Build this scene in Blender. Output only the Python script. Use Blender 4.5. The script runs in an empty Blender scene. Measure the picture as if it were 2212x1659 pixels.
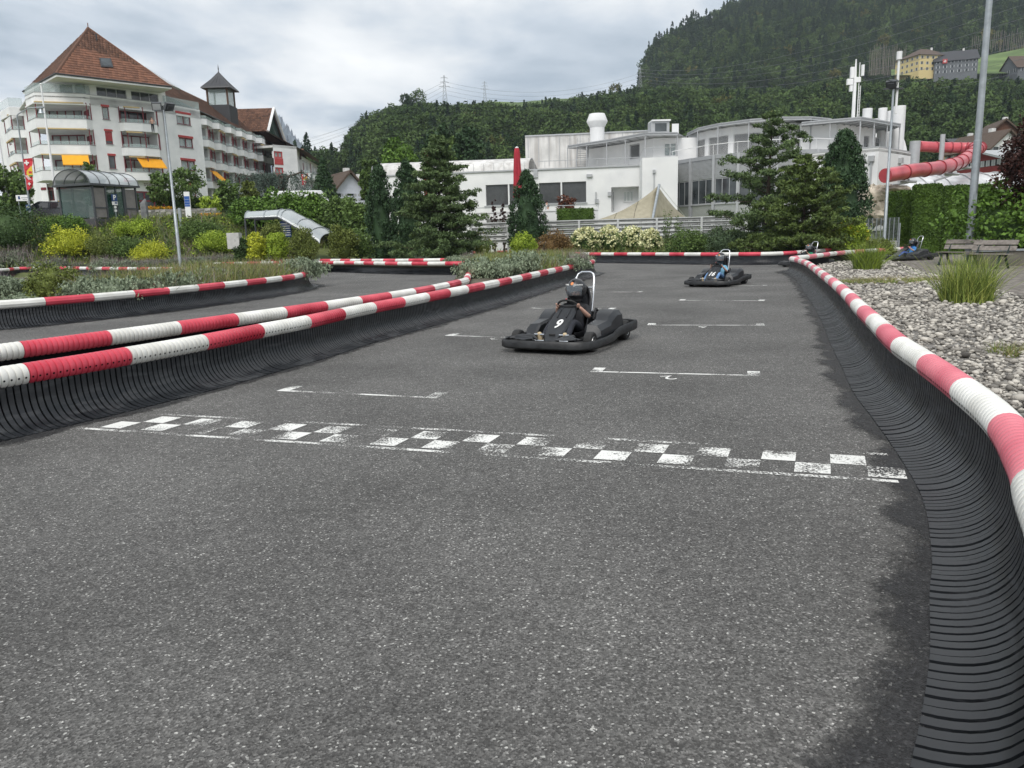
import bpy, math, random
import numpy as np
from mathutils import Vector, Matrix, Euler
random.seed(7)
PI = math.pi
scene = bpy.context.scene
# ------------------------------------------------------------------ camera
CF, CP, CR, CH = 1662.0, math.radians(10.8), math.radians(1.6), 1.5   # focal length (px of 2212), pitch, roll, eye height
cam_d = bpy.data.cameras.new('camera')
cam = bpy.data.objects.new('camera', cam_d)
scene.collection.objects.link(cam)
cam_d.sensor_width = 36.0
cam_d.lens = 36.0 * CF / 2212.0
cam_d.clip_start = 0.05
cam_d.clip_end = 12000
_F = Vector((0, math.cos(CP), -math.sin(CP)))
_U0 = Vector((0, math.sin(CP), math.cos(CP)))
_R0 = Vector((1, 0, 0))
_R = _R0 * math.cos(CR) - _U0 * math.sin(CR)
_U = _R0 * math.sin(CR) + _U0 * math.cos(CR)
_M = Matrix((_R, _U, -_F)).transposed().to_4x4()
_M.translation = Vector((0, 0, CH))
cam.matrix_world = _M
scene.camera = cam
# ------------------------------------------------------------------ world, sun, exposure
SUN_EL, SUN_AZ = math.radians(52), math.radians(200)     # overcast; the sun sits behind the camera's left shoulder
world = bpy.data.worlds.new('World')
scene.world = world
world.use_nodes = True
def build_world():
    nt = world.node_tree; N = nt.nodes; L = nt.links
    for n in list(N): N.remove(n)
    out = N.new('ShaderNodeOutputWorld'); bg = N.new('ShaderNodeBackground')
    sky = N.new('ShaderNodeTexSky'); sky.sky_type = 'NISHITA'; sky.sun_disc = False
    sky.sun_elevation = SUN_EL; sky.sun_rotation = SUN_AZ; sky.air_density = 1.0; sky.dust_density = 1.5
    skm = N.new('ShaderNodeMix'); skm.data_type = 'RGBA'; skm.blend_type = 'MULTIPLY'; skm.inputs[0].default_value = 1
    skm.inputs[7].default_value = (0.09, 0.09, 0.09, 1)
    L.new(sky.outputs[0], skm.inputs[6])
    geo = N.new('ShaderNodeTexCoord')
    sep = N.new('ShaderNodeSeparateXYZ'); L.new(geo.outputs['Generated'], sep.inputs[0])
    # project the direction on a cloud deck: x/(z+c), y/(z+c)
    zz = N.new('ShaderNodeMath'); zz.operation = 'ABSOLUTE'; L.new(sep.outputs[2], zz.inputs[0])
    za = N.new('ShaderNodeMath'); za.operation = 'ADD'; za.inputs[1].default_value = 0.16; L.new(zz.outputs[0], za.inputs[0])
    dx = N.new('ShaderNodeMath'); dx.operation = 'DIVIDE'; L.new(sep.outputs[0], dx.inputs[0]); L.new(za.outputs[0], dx.inputs[1])
    dy = N.new('ShaderNodeMath'); dy.operation = 'DIVIDE'; L.new(sep.outputs[1], dy.inputs[0]); L.new(za.outputs[0], dy.inputs[1])
    cb = N.new('ShaderNodeCombineXYZ'); L.new(dx.outputs[0], cb.inputs[0]); L.new(dy.outputs[0], cb.inputs[1]); L.new(sep.outputs[2], cb.inputs[2])
    n1 = N.new('ShaderNodeTexNoise'); n1.inputs['Scale'].default_value = 0.75; n1.inputs['Detail'].default_value = 8; n1.inputs['Roughness'].default_value = 0.52; n1.inputs['Distortion'].default_value = 0.5
    n2 = N.new('ShaderNodeTexNoise'); n2.inputs['Scale'].default_value = 2.4; n2.inputs['Detail'].default_value = 7; n2.inputs['Roughness'].default_value = 0.55; n2.inputs['Distortion'].default_value = 0.25
    L.new(cb.outputs[0], n1.inputs[0]); L.new(cb.outputs[0], n2.inputs[0])
    mx = N.new('ShaderNodeMath'); mx.operation = 'MULTIPLY_ADD'; mx.inputs[1].default_value = 0.35; L.new(n2.outputs[0], mx.inputs[0]); L.new(n1.outputs[0], mx.inputs[2])
    cr = N.new('ShaderNodeValToRGB'); e = cr.color_ramp.elements
    e[0].position = 0.53; e[0].color = (0.36, 0.43, 0.50, 1)
    e[1].position = 0.82; e[1].color = (1.05, 1.05, 1.03, 1)
    e2 = cr.color_ramp.elements.new(0.62); e2.color = (0.58, 0.64, 0.70, 1)
    e3 = cr.color_ramp.elements.new(0.70); e3.color = (0.84, 0.86, 0.87, 1)
    L.new(mx.outputs[0], cr.inputs[0])
    # where the deck is thin some of the clear sky's blue shows through
    mm = N.new('ShaderNodeMix'); mm.data_type = 'RGBA'; mm.inputs[0].default_value = 0.90
    L.new(skm.outputs[2], mm.inputs[6]); L.new(cr.outputs[0], mm.inputs[7])
    L.new(mm.outputs[2], bg.inputs[0]); bg.inputs[1].default_value = 0.62
    L.new(bg.outputs[0], out.inputs[0])
build_world()
sun_d = bpy.data.lights.new('sun', 'SUN'); sun_d.energy = 1.5; sun_d.angle = math.radians(40); sun_d.color = (1, 0.965, 0.92)
sun = bpy.data.objects.new('sun', sun_d); scene.collection.objects.link(sun)
_sd = Vector((math.sin(SUN_AZ) * math.cos(SUN_EL), math.cos(SUN_AZ) * math.cos(SUN_EL), math.sin(SUN_EL)))
sun.rotation_euler = _sd.to_track_quat('Z', 'Y').to_euler(); sun.location = _sd * 60
scene.view_settings.view_transform = 'Standard'; scene.view_settings.look = 'None'
scene.view_settings.exposure = 1.0; scene.view_settings.gamma = 1.0; scene.view_settings.use_curve_mapping = False

# ------------------------------------------------------------------ surveying: lines of sight used to fix real positions
def ray(u, v):
    return (_R * (u - 1106) + _U * (829.5 - v) + _F * CF)
def G(u, v, z=0.0):
    a = ray(u, v); t = (z - CH) / a.z
    return Vector((a.x * t, a.y * t, z))
def D(u, v, Y):
    a = ray(u, v); t = Y / a.y
    return Vector((a.x * t, Y, CH + a.z * t))
# ------------------------------------------------------------------ object helpers
COL = scene.collection
ORIG = {}
class MB:
    """collects geometry with optional several materials, built as one mesh object"""
    def __init__(s): s.v = []; s.f = []; s.m = []; s.n = 0; s.ms = []
    def _mi(s, mat):
        if mat is None: return 0
        if mat not in s.ms: s.ms.append(mat)
        return s.ms.index(mat)
    def add(s, vs, fs, mat=None):
        b = len(s.v); s.v.extend([tuple(p) for p in vs]); i = s._mi(mat)
        for f in fs: s.f.append(tuple(b + k for k in f)); s.m.append(i)
    def box(s, x0, x1, y0, y1, z0, z1, M=None, mat=None):
        vs = [Vector((x, y, z)) for x in (x0, x1) for y in (y0, y1) for z in (z0, z1)]
        if M is not None: vs = [M @ p for p in vs]
        s.add(vs, [(0, 1, 3, 2), (4, 6, 7, 5), (0, 4, 5, 1), (2, 3, 7, 6), (0, 2, 6, 4), (1, 5, 7, 3)], mat)
    def prism(s, pts, z0, z1, M=None, mat=None):
        n = len(pts)
        vs = [Vector((p[0], p[1], z0)) for p in pts] + [Vector((p[0], p[1], z1)) for p in pts]
        if M is not None: vs = [M @ p for p in vs]
        s.add(vs, [tuple(range(n - 1, -1, -1)), tuple(range(n, 2 * n))] + [(i, (i + 1) % n, n + (i + 1) % n, n + i) for i in range(n)], mat)
    def tube(s, pts, r, seg=8, caps=True, mat=None, closed=False):
        pts = [Vector(p) for p in pts]; n = len(pts)
        rs = r if hasattr(r, '__len__') else [r] * n
        rings = []
        up = Vector((0, 0, 1)); prev = None
        for i, p in enumerate(pts):
            if closed: t = pts[(i + 1) % n] - pts[i - 1]
            else: t = pts[min(i + 1, n - 1)] - pts[max(i - 1, 0)]
            t = t.normalized()
            if prev is None:
                a = up.cross(t)
                if a.length < 1e-3: a = Vector((1, 0, 0)).cross(t)
            else: a = prev - t * prev.dot(t)
            if a.length < 1e-6: a = Vector((1, 0, 0))
            a.normalize(); prev = a; b = t.cross(a)
            rings.append([p + (a * math.cos(q) + b * math.sin(q)) * rs[i] for q in [2 * PI * k / seg for k in range(seg)]])
        vs = [q for R_ in rings for q in R_]; fs = []
        m = n if closed else n - 1
        for i in range(m):
            for k in range(seg):
                j = (i + 1) % n; fs.append((i * seg + k, i * seg + (k + 1) % seg, j * seg + (k + 1) % seg, j * seg + k))
        if caps and not closed:
            fs.append(tuple(range(seg - 1, -1, -1))); fs.append(tuple((n - 1) * seg + k for k in range(seg)))
        s.add(vs, fs, mat)
    def lathe(s, prof, seg=16, M=None, mat=None, caps=True):
        vs = []; n = len(prof)
        for r, z in prof:
            for k in range(seg):
                q = 2 * PI * k / seg; vs.append(Vector((r * math.cos(q), r * math.sin(q), z)))
        if M is not None: vs = [M @ p for p in vs]
        fs = [(i * seg + k, i * seg + (k + 1) % seg, (i + 1) * seg + (k + 1) % seg, (i + 1) * seg + k) for i in range(n - 1) for k in range(seg)]
        if caps: fs += [tuple(range(seg - 1, -1, -1)), tuple((n - 1) * seg + k for k in range(seg))]
        s.add(vs, fs, mat)
    def quad(s, a, b, c, d, mat=None): s.add([a, b, c, d], [(0, 1, 2, 3)], mat)
    def plate(s, pts, thick, mat=None):
        """closed flat polygon (3D points) given thickness against its normal"""
        P = [Vector(p) for p in pts]; nrm = Vector((0, 0, 0))
        for i in range(len(P)):
            a, b = P[i], P[(i + 1) % len(P)]
            nrm += Vector(((a.y - b.y) * (a.z + b.z), (a.z - b.z) * (a.x + b.x), (a.x - b.x) * (a.y + b.y)))
        nrm.normalize(); n = len(P); Q = [p - nrm * thick for p in P]
        s.add(P + Q, [tuple(range(n)), tuple(range(2 * n - 1, n - 1, -1))] + [((i + 1) % n, i, n + i, n + (i + 1) % n) for i in range(n)], mat)
    def sheet(s, rows, mat=None, closed=False):
        nr = len(rows); nc = len(rows[0]); vs = [p for r in rows for p in r]
        fs = [(i * nc + j, i * nc + (j + 1) % nc, (i + 1) * nc + (j + 1) % nc, (i + 1) * nc + j) for i in range(nr - 1) for j in range(nc if closed else nc - 1)]
        s.add(vs, fs, mat)
    def blob(s, c, r, seg=12, rings=8, mat=None, M=None, jitter=0):
        vs = []; fs = []
        for i in range(rings + 1):
            th = PI * i / rings
            for k in range(seg):
                q = 2 * PI * k / seg; j = 1 + random.uniform(-jitter, jitter)
                p = Vector((math.sin(th) * math.cos(q) * r[0] * j, math.sin(th) * math.sin(q) * r[1] * j, math.cos(th) * r[2] * j))
                if M is not None: p = M @ p
                vs.append(Vector(c) + p)
        for i in range(rings):
            for k in range(seg): fs.append((i * seg + k, (i + 1) * seg + k, (i + 1) * seg + (k + 1) % seg, i * seg + (k + 1) % seg))
        s.add(vs, fs, mat)
    def mesh(s, name, mat=None, off=None, smooth=None):
        me = bpy.data.meshes.new(name)
        vs = s.v if off is None else [(p[0] - off[0], p[1] - off[1], p[2] - off[2]) for p in s.v]
        me.from_pydata(vs, [], s.f)
        if s.ms:
            for m in s.ms: me.materials.append(m)
            me.polygons.foreach_set('material_index', s.m)
        elif mat is not None: me.materials.append(mat)
        if smooth is not None:
            me.polygons.foreach_set('use_smooth', [True] * len(me.polygons))
            if smooth < 179: me.set_sharp_from_angle(angle=math.radians(smooth))
        me.update()
        return me
    def build(s, name, mat=None, parent=None, world=False, smooth=None, loc=None):
        """world=True: the geometry was written in world coordinates"""
        off = None
        if world: off = ORIG.get(parent.name if parent else None) if parent is not None else (loc or Vector((0, 0, 0)))
        me = s.mesh(name, mat, off, smooth)
        return link(name, me, parent, loc if (parent is None and loc is not None) else None)
def link(name, me, parent=None, loc=None):
    o = bpy.data.objects.new(name, me); COL.objects.link(o)
    if parent is not None:
        o.parent = parent; ORIG[o.name] = ORIG.get(parent.name, Vector((0, 0, 0)))
    else: ORIG[o.name] = Vector(loc) if loc is not None else Vector((0, 0, 0))
    if loc is not None: o.location = loc
    return o
def tag(o, label=None, cat=None, group=None, kind=None):
    if label: o['label'] = label
    if cat: o['category'] = cat
    if group: o['group'] = group
    if kind: o['kind'] = kind
    return o
def thing(name, label, cat, loc=(0, 0, 0), rz=0.0, group=None):
    o = bpy.data.objects.new(name, None); COL.objects.link(o)
    o.location = loc; o.rotation_euler = (0, 0, rz); o.empty_display_size = 0.3
    ORIG[o.name] = Vector(loc)
    return tag(o, label, cat, group)
def copy_tree(o, parent=None):
    c = o.copy(); COL.objects.link(c)
    if parent is not None: c.parent = parent
    ORIG[c.name] = ORIG.get(o.name, Vector((0, 0, 0)))
    for ch in list(KIDS(o)): copy_tree(ch, c)
    return c
def KIDS(o): return [x for x in list(COL.objects) if x.parent is o]
# ------------------------------------------------------------------ materials
MATS = {}
def mat(name, col, rough=0.8, metal=0.0, var=0.12, vscale=3.0, bump=0.0, bscale=40.0, island=0.0, col2=None, alpha=1.0, emit=None, spec=0.5, objrand=0.0, coord='Object', trans=0.0, detail=4.0):
    if name in MATS: return MATS[name]
    m = bpy.data.materials.new(name); m.use_nodes = True; nt = m.node_tree; N = nt.nodes; L = nt.links
    b = N['Principled BSDF']
    b.inputs['Roughness'].default_value = rough; b.inputs['Metallic'].default_value = metal
    b.inputs['Specular IOR Level'].default_value = spec
    tc = N.new('ShaderNodeTexCoord')
    no = N.new('ShaderNodeTexNoise'); no.inputs['Scale'].default_value = vscale; no.inputs['Detail'].default_value = detail
    L.new(tc.outputs[coord], no.inputs[0])
    c1 = [max(0, x * (1 - var)) for x in col[:3]] + [1]; c2 = [min(1, x * (1 + var)) for x in (col2 or col)[:3]] + [1]
    mx = N.new('ShaderNodeMix'); mx.data_type = 'RGBA'; mx.inputs[6].default_value = c1; mx.inputs[7].default_value = c2
    rp = N.new('ShaderNodeMapRange'); rp.inputs[1].default_value = 0.32; rp.inputs[2].default_value = 0.68
    L.new(no.outputs[0], rp.inputs[0]); fac = rp.outputs[0]
    if island > 0:
        g = N.new('ShaderNodeNewGeometry'); mi = N.new('ShaderNodeMix'); mi.data_type = 'FLOAT'; mi.inputs[0].default_value = island
        L.new(fac, mi.inputs[2]); L.new(g.outputs['Random Per Island'], mi.inputs[3]); fac = mi.outputs[0]
    if objrand > 0:
        oi = N.new('ShaderNodeObjectInfo'); mi = N.new('ShaderNodeMix'); mi.data_type = 'FLOAT'; mi.inputs[0].default_value = objrand
        L.new(fac, mi.inputs[2]); L.new(oi.outputs['Random'], mi.inputs[3]); fac = mi.outputs[0]
    L.new(fac, mx.inputs[0]); L.new(mx.outputs[2], b.inputs['Base Color'])
    if bump > 0:
        nb = N.new('ShaderNodeTexNoise'); nb.inputs['Scale'].default_value = bscale; nb.inputs['Detail'].default_value = 3; L.new(tc.outputs[coord], nb.inputs[0])
        bp = N.new('ShaderNodeBump'); bp.inputs['Strength'].default_value = bump; bp.inputs['Distance'].default_value = 0.02
        L.new(nb.outputs[0], bp.inputs['Height']); L.new(bp.outputs[0], b.inputs['Normal'])
    if alpha < 1: b.inputs['Alpha'].default_value = alpha
    if trans > 0: b.inputs['Transmission Weight'].default_value = trans
    if emit: b.inputs['Emission Color'].default_value = list(emit[:3]) + [1]; b.inputs['Emission Strength'].default_value = emit[3]
    MATS[name] = m
    return m
def asphalt_mat(name, base, speck, wet=False):
    m = bpy.data.materials.new(name); m.use_nodes = True; nt = m.node_tree; N = nt.nodes; L = nt.links
    b = N['Principled BSDF']; b.inputs['Roughness'].default_value = 0.62 if wet else 0.86
    b.inputs['Specular IOR Level'].default_value = 0.35
    tc = N.new('ShaderNodeTexCoord')
    vo = N.new('ShaderNodeTexVoronoi'); vo.inputs['Scale'].default_value = 130; L.new(tc.outputs['Object'], vo.inputs[0])
    vs = N.new('ShaderNodeSeparateColor'); L.new(vo.outputs['Color'], vs.inputs[0])
    r1 = N.new('ShaderNodeValToRGB'); e = r1.color_ramp.elements
    e[0].position = 0.0; e[0].color = [x * .5 for x in base] + [1]
    e[1].position = 1.0; e[1].color = list(speck) + [1]
    k = r1.color_ramp.elements.new(0.5); k.color = list(base) + [1]
    k = r1.color_ramp.elements.new(0.86); k.color = [x * 1.45 for x in base] + [1]
    k = r1.color_ramp.elements.new(0.97); k.color = [x * 2.2 for x in base] + [1]
    L.new(vs.outputs[0], r1.inputs[0])
    n1 = N.new('ShaderNodeTexNoise'); n1.inputs['Scale'].default_value = 0.5; n1.inputs['Detail'].default_value = 5; n1.inputs['Roughness'].default_value = 0.6
    n2 = N.new('ShaderNodeTexNoise'); n2.inputs['Scale'].default_value = 14; n2.inputs['Detail'].default_value = 5; n2.inputs['Roughness'].default_value = 0.7
    L.new(tc.outputs['Object'], n1.inputs[0]); L.new(tc.outputs['Object'], n2.inputs[0])
    a1 = N.new('ShaderNodeMapRange'); a1.inputs[1].default_value = .3; a1.inputs[2].default_value = .7; a1.inputs[3].default_value = .72; a1.inputs[4].default_value = 1.3; L.new(n1.outputs[0], a1.inputs[0])
    a2 = N.new('ShaderNodeMapRange'); a2.inputs[1].default_value = .3; a2.inputs[2].default_value = .7; a2.inputs[3].default_value = .78; a2.inputs[4].default_value = 1.25; L.new(n2.outputs[0], a2.inputs[0])
    mu = N.new('ShaderNodeMath'); mu.operation = 'MULTIPLY'; L.new(a1.outputs[0], mu.inputs[0]); L.new(a2.outputs[0], mu.inputs[1])
    vm = N.new('ShaderNodeVectorMath'); vm.operation = 'SCALE'; L.new(r1.outputs[0], vm.inputs[0]); L.new(mu.outputs[0], vm.inputs[3])
    L.new(vm.outputs[0], b.inputs['Base Color'])
    bp = N.new('ShaderNodeBump'); bp.inputs['Strength'].default_value = 0.55; bp.inputs['Distance'].default_value = 0.006
    L.new(vo.outputs['Distance'], bp.inputs['Height']); L.new(bp.outputs[0], b.inputs['Normal'])
    return m, N, L, b, tc
# ------------------------------------------------------------------ terrain
_xs = np.array([-120, -60, -30, -21, -14, -6, 8, 22, 40, 120.])
_ys = np.array([-60, 44, 49, 57, 64, 72, 84, 130, 220, 420.])
_zt = np.array([
 [-.02]*10, [.0, 0, 0, 0, 0, 0, 0, .0, .0, 0], [.9, .7, .5, .35, .2, 0, 0, .05, .1, .1],
 [3.3, 3.3, 3.3, 3.2, 1.3, .3, .6, .7, .8, .8], [3.9, 3.9, 3.9, 3.7, 2.0, .7, .9, 1.0, 1.2, 1.2],
 [4.6, 4.6, 4.6, 4.2, 2.6, 1.1, 1.2, 1.2, 1.4, 2], [5.2, 5.2, 5.2, 4.8, 3.4, 1.5, 1.5, 1.5, 2., 3.],
 [9, 9, 8, 8, 7, 6, 6, 6, 7, 8], [14, 13, 12, 12, 12, 12, 12, 12, 13, 14], [18, 18, 18, 18, 18, 18, 18, 18, 18, 18.]])
def H(x, y):
    x = min(max(x, -119.9), 119.9); y = min(max(y, -59.9), 419.9)
    i = int(np.searchsorted(_xs, x)) - 1; j = int(np.searchsorted(_ys, y)) - 1
    fx = (x - _xs[i]) / (_xs[i + 1] - _xs[i]); fy = (y - _ys[j]) / (_ys[j + 1] - _ys[j])
    a = _zt[j][i] * (1 - fx) + _zt[j][i + 1] * fx; b = _zt[j + 1][i] * (1 - fx) + _zt[j + 1][i + 1] * fx
    return float(a * (1 - fy) + b * fy)
M_soil = mat('soil', (.085, .075, .05), .95, var=.35, vscale=1.2, bump=.5, bscale=12)
M_grass = mat('meadow', (.055, .085, .022), .95, var=.35, vscale=.6, bump=.6, bscale=9, col2=(.10, .115, .035))
M_as, N_, L_, b_, tc_ = asphalt_mat('asphalt', (.092, .090, .086), (.46, .455, .43))
def build_ground():
    mb = MB(); xs = [-1450, -900, -400, -200] + list(np.linspace(-119, 119, 80)) + [200, 400, 900, 1550]
    ys = [-280, -200, -59] + list(np.linspace(-40, 40, 9)) + list(np.linspace(42, 90, 34)) + list(np.linspace(95, 400, 22)) + [900, 1800, 2650]
    rows = [[Vector((x, y, H(x, y) - .06)) for x in xs] for y in ys]
    mb.sheet(rows)
    o = mb.build('ground', M_grass, smooth=179); o['kind'] = 'structure'
build_ground()
def track():
    mb = MB()
    pts = [(-70, -12), (9, -12), (9, 6), (9.5, 20), (13, 28), (23, 34), (30, 40), (26, 43.5), (12, 44), (6, 62), (-25, 64), (-27, 50), (-70, 50)]
    mb.add([Vector((x, y, 0)) for x, y in pts], [tuple(range(len(pts)))])
    o = mb.build('track', M_as); o['kind'] = 'structure'
    return o
TRACK = track()
# ---- rails: catmull-rom resampling
def smooth_path(pts, step):
    P = [Vector((p[0], p[1])) for p in pts]
    P = [P[0] * 2 - P[1]] + P + [P[-1] * 2 - P[-2]]; out = []
    for i in range(1, len(P) - 2):
        for k in range(24):
            t = k / 24; a, b, c, d = P[i - 1], P[i], P[i + 1], P[i + 2]
            out.append(0.5 * ((2 * b) + (c - a) * t + (2 * a - 5 * b + 4 * c - d) * t * t + (3 * b - a - 3 * c + d) * t ** 3))
    out.append(P[-2])
    res = [out[0]]; acc = 0.0
    for i in range(1, len(out)):
        seg = out[i] - out[i - 1]; l = seg.length
        while acc + l >= step:
            q = (step - acc) / l; p = out[i - 1] + seg * q; res.append(p)
            out[i - 1] = p; seg = out[i] - p; l = seg.length; acc = 0.0
            if l < 1e-9: break
        acc += l
    return res
M_red = mat('red_plastic', (.52, .022, .05), .42, var=.16, vscale=1.6, col2=(.62, .075, .11), bump=.05, bscale=60)
M_pink = mat('faded_red_plastic', (.62, .11, .16), .5, var=.12, vscale=1.6, col2=(.66, .20, .24))
M_white = mat('white_plastic', (.66, .65, .60), .42, var=.10, vscale=2.5, col2=(.74, .735, .70))
M_hole = mat('shade_black', (.004, .004, .005), .9, var=.1, spec=.1)  # near-black colour carrying the shade of slat gaps and sleeve holes
def rubber_mat():
    m = mat('rubber', (.010, .0115, .014), .5, var=.3, vscale=3, col2=(.020, .0225, .026), spec=.4)
    nt = m.node_tree; N = nt.nodes; L = nt.links; b = N['Principled BSDF']
    # scuffs and dried dirt: streaks in world position
    g = N.new('ShaderNodeNewGeometry'); n = N.new('ShaderNodeTexNoise'); n.inputs['Scale'].default_value = 5; n.inputs['Detail'].default_value = 8; n.inputs['Roughness'].default_value = .65
    mp = N.new('ShaderNodeMapping'); mp.inputs['Scale'].default_value = (.55, .55, 3.5); L.new(g.outputs['Position'], mp.inputs[0]); L.new(mp.outputs[0], n.inputs[0])
    r = N.new('ShaderNodeMapRange'); r.inputs[1].default_value = .50; r.inputs[2].default_value = .64; L.new(n.outputs[0], r.inputs[0])
    mx = N.new('ShaderNodeMix'); mx.data_type = 'RGBA'
    old = b.inputs['Base Color'].links[0].from_socket
    L.new(r.outputs[0], mx.inputs[0]); L.new(old, mx.inputs[6]); mx.inputs[7].default_value = (.048, .051, .055, 1)
    L.new(mx.outputs[2], b.inputs['Base Color'])
    rr = N.new('ShaderNodeMapRange'); rr.inputs[3].default_value = .36; rr.inputs[4].default_value = .7; L.new(r.outputs[0], rr.inputs[0]); L.new(rr.outputs[0], b.inputs['Roughness'])
    return m
M_rub = rubber_mat()
PROF = [(.035, .415), (.035, .29), (.039, .235), (.049, .19), (.064, .151), (.086, .117), (.112, .087), (.142, .062), (.176, .042), (.212, .027), (.255, .016), (.30, .009), (.345, .006)]
def slat_geo(w=.0445):
    mb = MB(); rows = []
    n = len(PROF); up = []; dn = []
    for i, (d, z) in enumerate(PROF):
        a = PROF[max(i - 1, 0)]; b = PROF[min(i + 1, n - 1)]
        t = Vector((b[0] - a[0], b[1] - a[1])).normalized(); nn = Vector((-t.y, t.x))   # outward
        up.append((d + nn.x * .006, z + nn.y * .006)); dn.append((d - nn.x * .006, z - nn.y * .006))
    vs = []
    for (u_, d_) in zip(up, dn):
        vs += [Vector((-w / 2, u_[0], u_[1])), Vector((w / 2, u_[0], u_[1])), Vector((w / 2, d_[0], d_[1])), Vector((-w / 2, d_[0], d_[1]))]
    fs = []
    for i in range(n - 1):
        for k in range(4): fs.append((i * 4 + k, i * 4 + (k + 1) % 4, (i + 1) * 4 + (k + 1) % 4, (i + 1) * 4 + k))
    fs += [(3, 2, 1, 0), tuple((n - 1) * 4 + k for k in range(4))]
    mb.add(vs, fs); return mb
_sl = slat_geo(); SLAT = _sl.mesh('slat', M_rub, smooth=40)
def barrier(name_label, pts, side, first_red=True, near=20.0, holes=14.0, sleeve=1.0, group=None, red=None, shift=1.0):
    """pts: roll centre line (x,y).  side: +1 rubber skirt on the left of the walking direction, -1 right"""
    red = red or M_red
    P = smooth_path(pts, .02)
    loc = Vector((P[0].x, P[0].y, 0))
    T = thing('safety_barrier', name_label, 'barrier', loc, group=group)
    def tan(i):
        a = P[max(i - 3, 0)]; b = P[min(i + 3, len(P) - 1)]; return (b - a).normalized()
    def nrm(i):
        t = tan(i); return Vector((-t.y, t.x)) * side
    # backing, coloured near-black to paint the shade in the slat gaps
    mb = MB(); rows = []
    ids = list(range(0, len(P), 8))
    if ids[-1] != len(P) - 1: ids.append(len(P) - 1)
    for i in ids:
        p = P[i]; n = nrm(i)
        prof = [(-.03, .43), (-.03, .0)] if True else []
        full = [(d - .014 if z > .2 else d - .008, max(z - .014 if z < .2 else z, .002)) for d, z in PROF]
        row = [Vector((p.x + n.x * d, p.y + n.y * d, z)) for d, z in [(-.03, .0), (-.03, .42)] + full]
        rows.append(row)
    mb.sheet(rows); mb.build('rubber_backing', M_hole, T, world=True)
    # slats
    per = .06; far = MB(); cnt = 0
    k = 0; total = len(P) * .02
    Lr = int(total / per)
    base = [(Vector(v)) for v in _sl.v]
    for k in range(Lr):
        gap = 0
        i = min(int((k + .5) * per / .02), len(P) - 1)
        p = P[i]; n = nrm(i); dist = p.length
        ang = math.atan2(n.y, n.x) - PI / 2
        if dist < near and cnt < 300:
            o = bpy.data.objects.new('slat', SLAT); COL.objects.link(o); o.parent = T
            o.location = (p.x - loc.x, p.y - loc.y, random.uniform(-.003, .003)); o.rotation_euler = (0, 0, ang + random.uniform(-.02, .02)); cnt += 1
        else:
            ca, sa = math.cos(ang), math.sin(ang)
            step = 1
            if dist < near + 60:
                far.add([Vector((p.x + v.x * ca - v.y * sa, p.y + v.x * sa + v.y * ca, v.z)) for v in base], _sl.f)
    if far.v:
        o = far.build('slat', M_rub, T, world=True); o['kind'] = 'stuff'
    # sleeves with ribs
    ns = int(total / sleeve) + 2; rr = .093; zc = .462
    for s_ in range(ns):
        i0 = max(0, int((s_ - 1 + shift) * sleeve / .02)); i1 = min(int((s_ + shift) * sleeve / .02), len(P) - 1)
        if i1 - i0 < 6: continue
        isred = (s_ % 2 == 0) == first_red
        mid = P[(i0 + i1) // 2].length
        nearr = mid < 16
        mb = MB(); seg = 20 if nearr else 10
        if nearr:
            nr = max(1, round((i1 - i0) * .02 / .06)); st = []
            for r_ in range(nr):
                a = i0 + (i1 - i0) * r_ / nr; w = (i1 - i0) / nr
                st += [(a + w * .03, rr - .013), (a + w * .13, rr - .002), (a + w * .3, rr), (a + w * .7, rr), (a + w * .87, rr - .002), (a + w * .97, rr - .013)]
            st = [(i0, rr - .02)] + st + [(i1, rr - .02)]
        else:
            st = [(i0, rr - .02), (i0 + .3, rr)] + [(i0 + (i1 - i0) * q / 6, rr) for q in range(1, 6)] + [(i1 - .3, rr), (i1, rr - .02)]
        rows = []
        for a, R_ in st:
            i = int(a); f = a - i; j = min(i + 1, len(P) - 1); p = P[i] * (1 - f) + P[j] * f; n = nrm(i)
            rows.append([Vector((p.x + n.x * math.cos(q) * R_, p.y + n.y * math.cos(q) * R_, zc + math.sin(q) * R_)) for q in [2 * PI * k_ / seg for k_ in range(seg)]])
        mb.sheet(rows, closed=True)
        m_ = len(rows); b0 = 0
        mb.add(rows[0], [tuple(range(seg))]); mb.add(rows[-1], [tuple(range(seg - 1, -1, -1))])
        sl = mb.build('red_sleeve' if isred else 'white_sleeve', red if isred else M_white, T, world=True, smooth=30)
        if mid < holes and nearr:
            hb = MB()  # flat discs on the sleeve; the darkness of each hole is only colour
            for r_ in range(nr):
                a = i0 + (i1 - i0) * (r_ + .5) / nr; i = int(a); p = P[i]; n = nrm(i); t = tan(i)
                q = -.25; c = Vector((p.x + n.x * math.cos(q) * rr, p.y + n.y * math.cos(q) * rr, zc + math.sin(q) * rr))
                o_ = Vector((n.x * math.cos(q), n.y * math.cos(q), math.sin(q))); u_ = Vector((t.x, t.y, 0)); w_ = u_.cross(o_)
                ring = [c + o_ * .0012 + (u_ * math.cos(x) + w_ * math.sin(x)) * .0095 for x in [2 * PI * k_ / 8 for k_ in range(8)]]
                hb.add(ring, [tuple(range(8)) if (ring[1] - ring[0]).cross(ring[2] - ring[1]).dot(o_) > 0 else tuple(range(7, -1, -1))])
            hb.build('hole_shade_disc', M_hole, sl, world=True)['kind'] = 'stuff'
    return T, P
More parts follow.
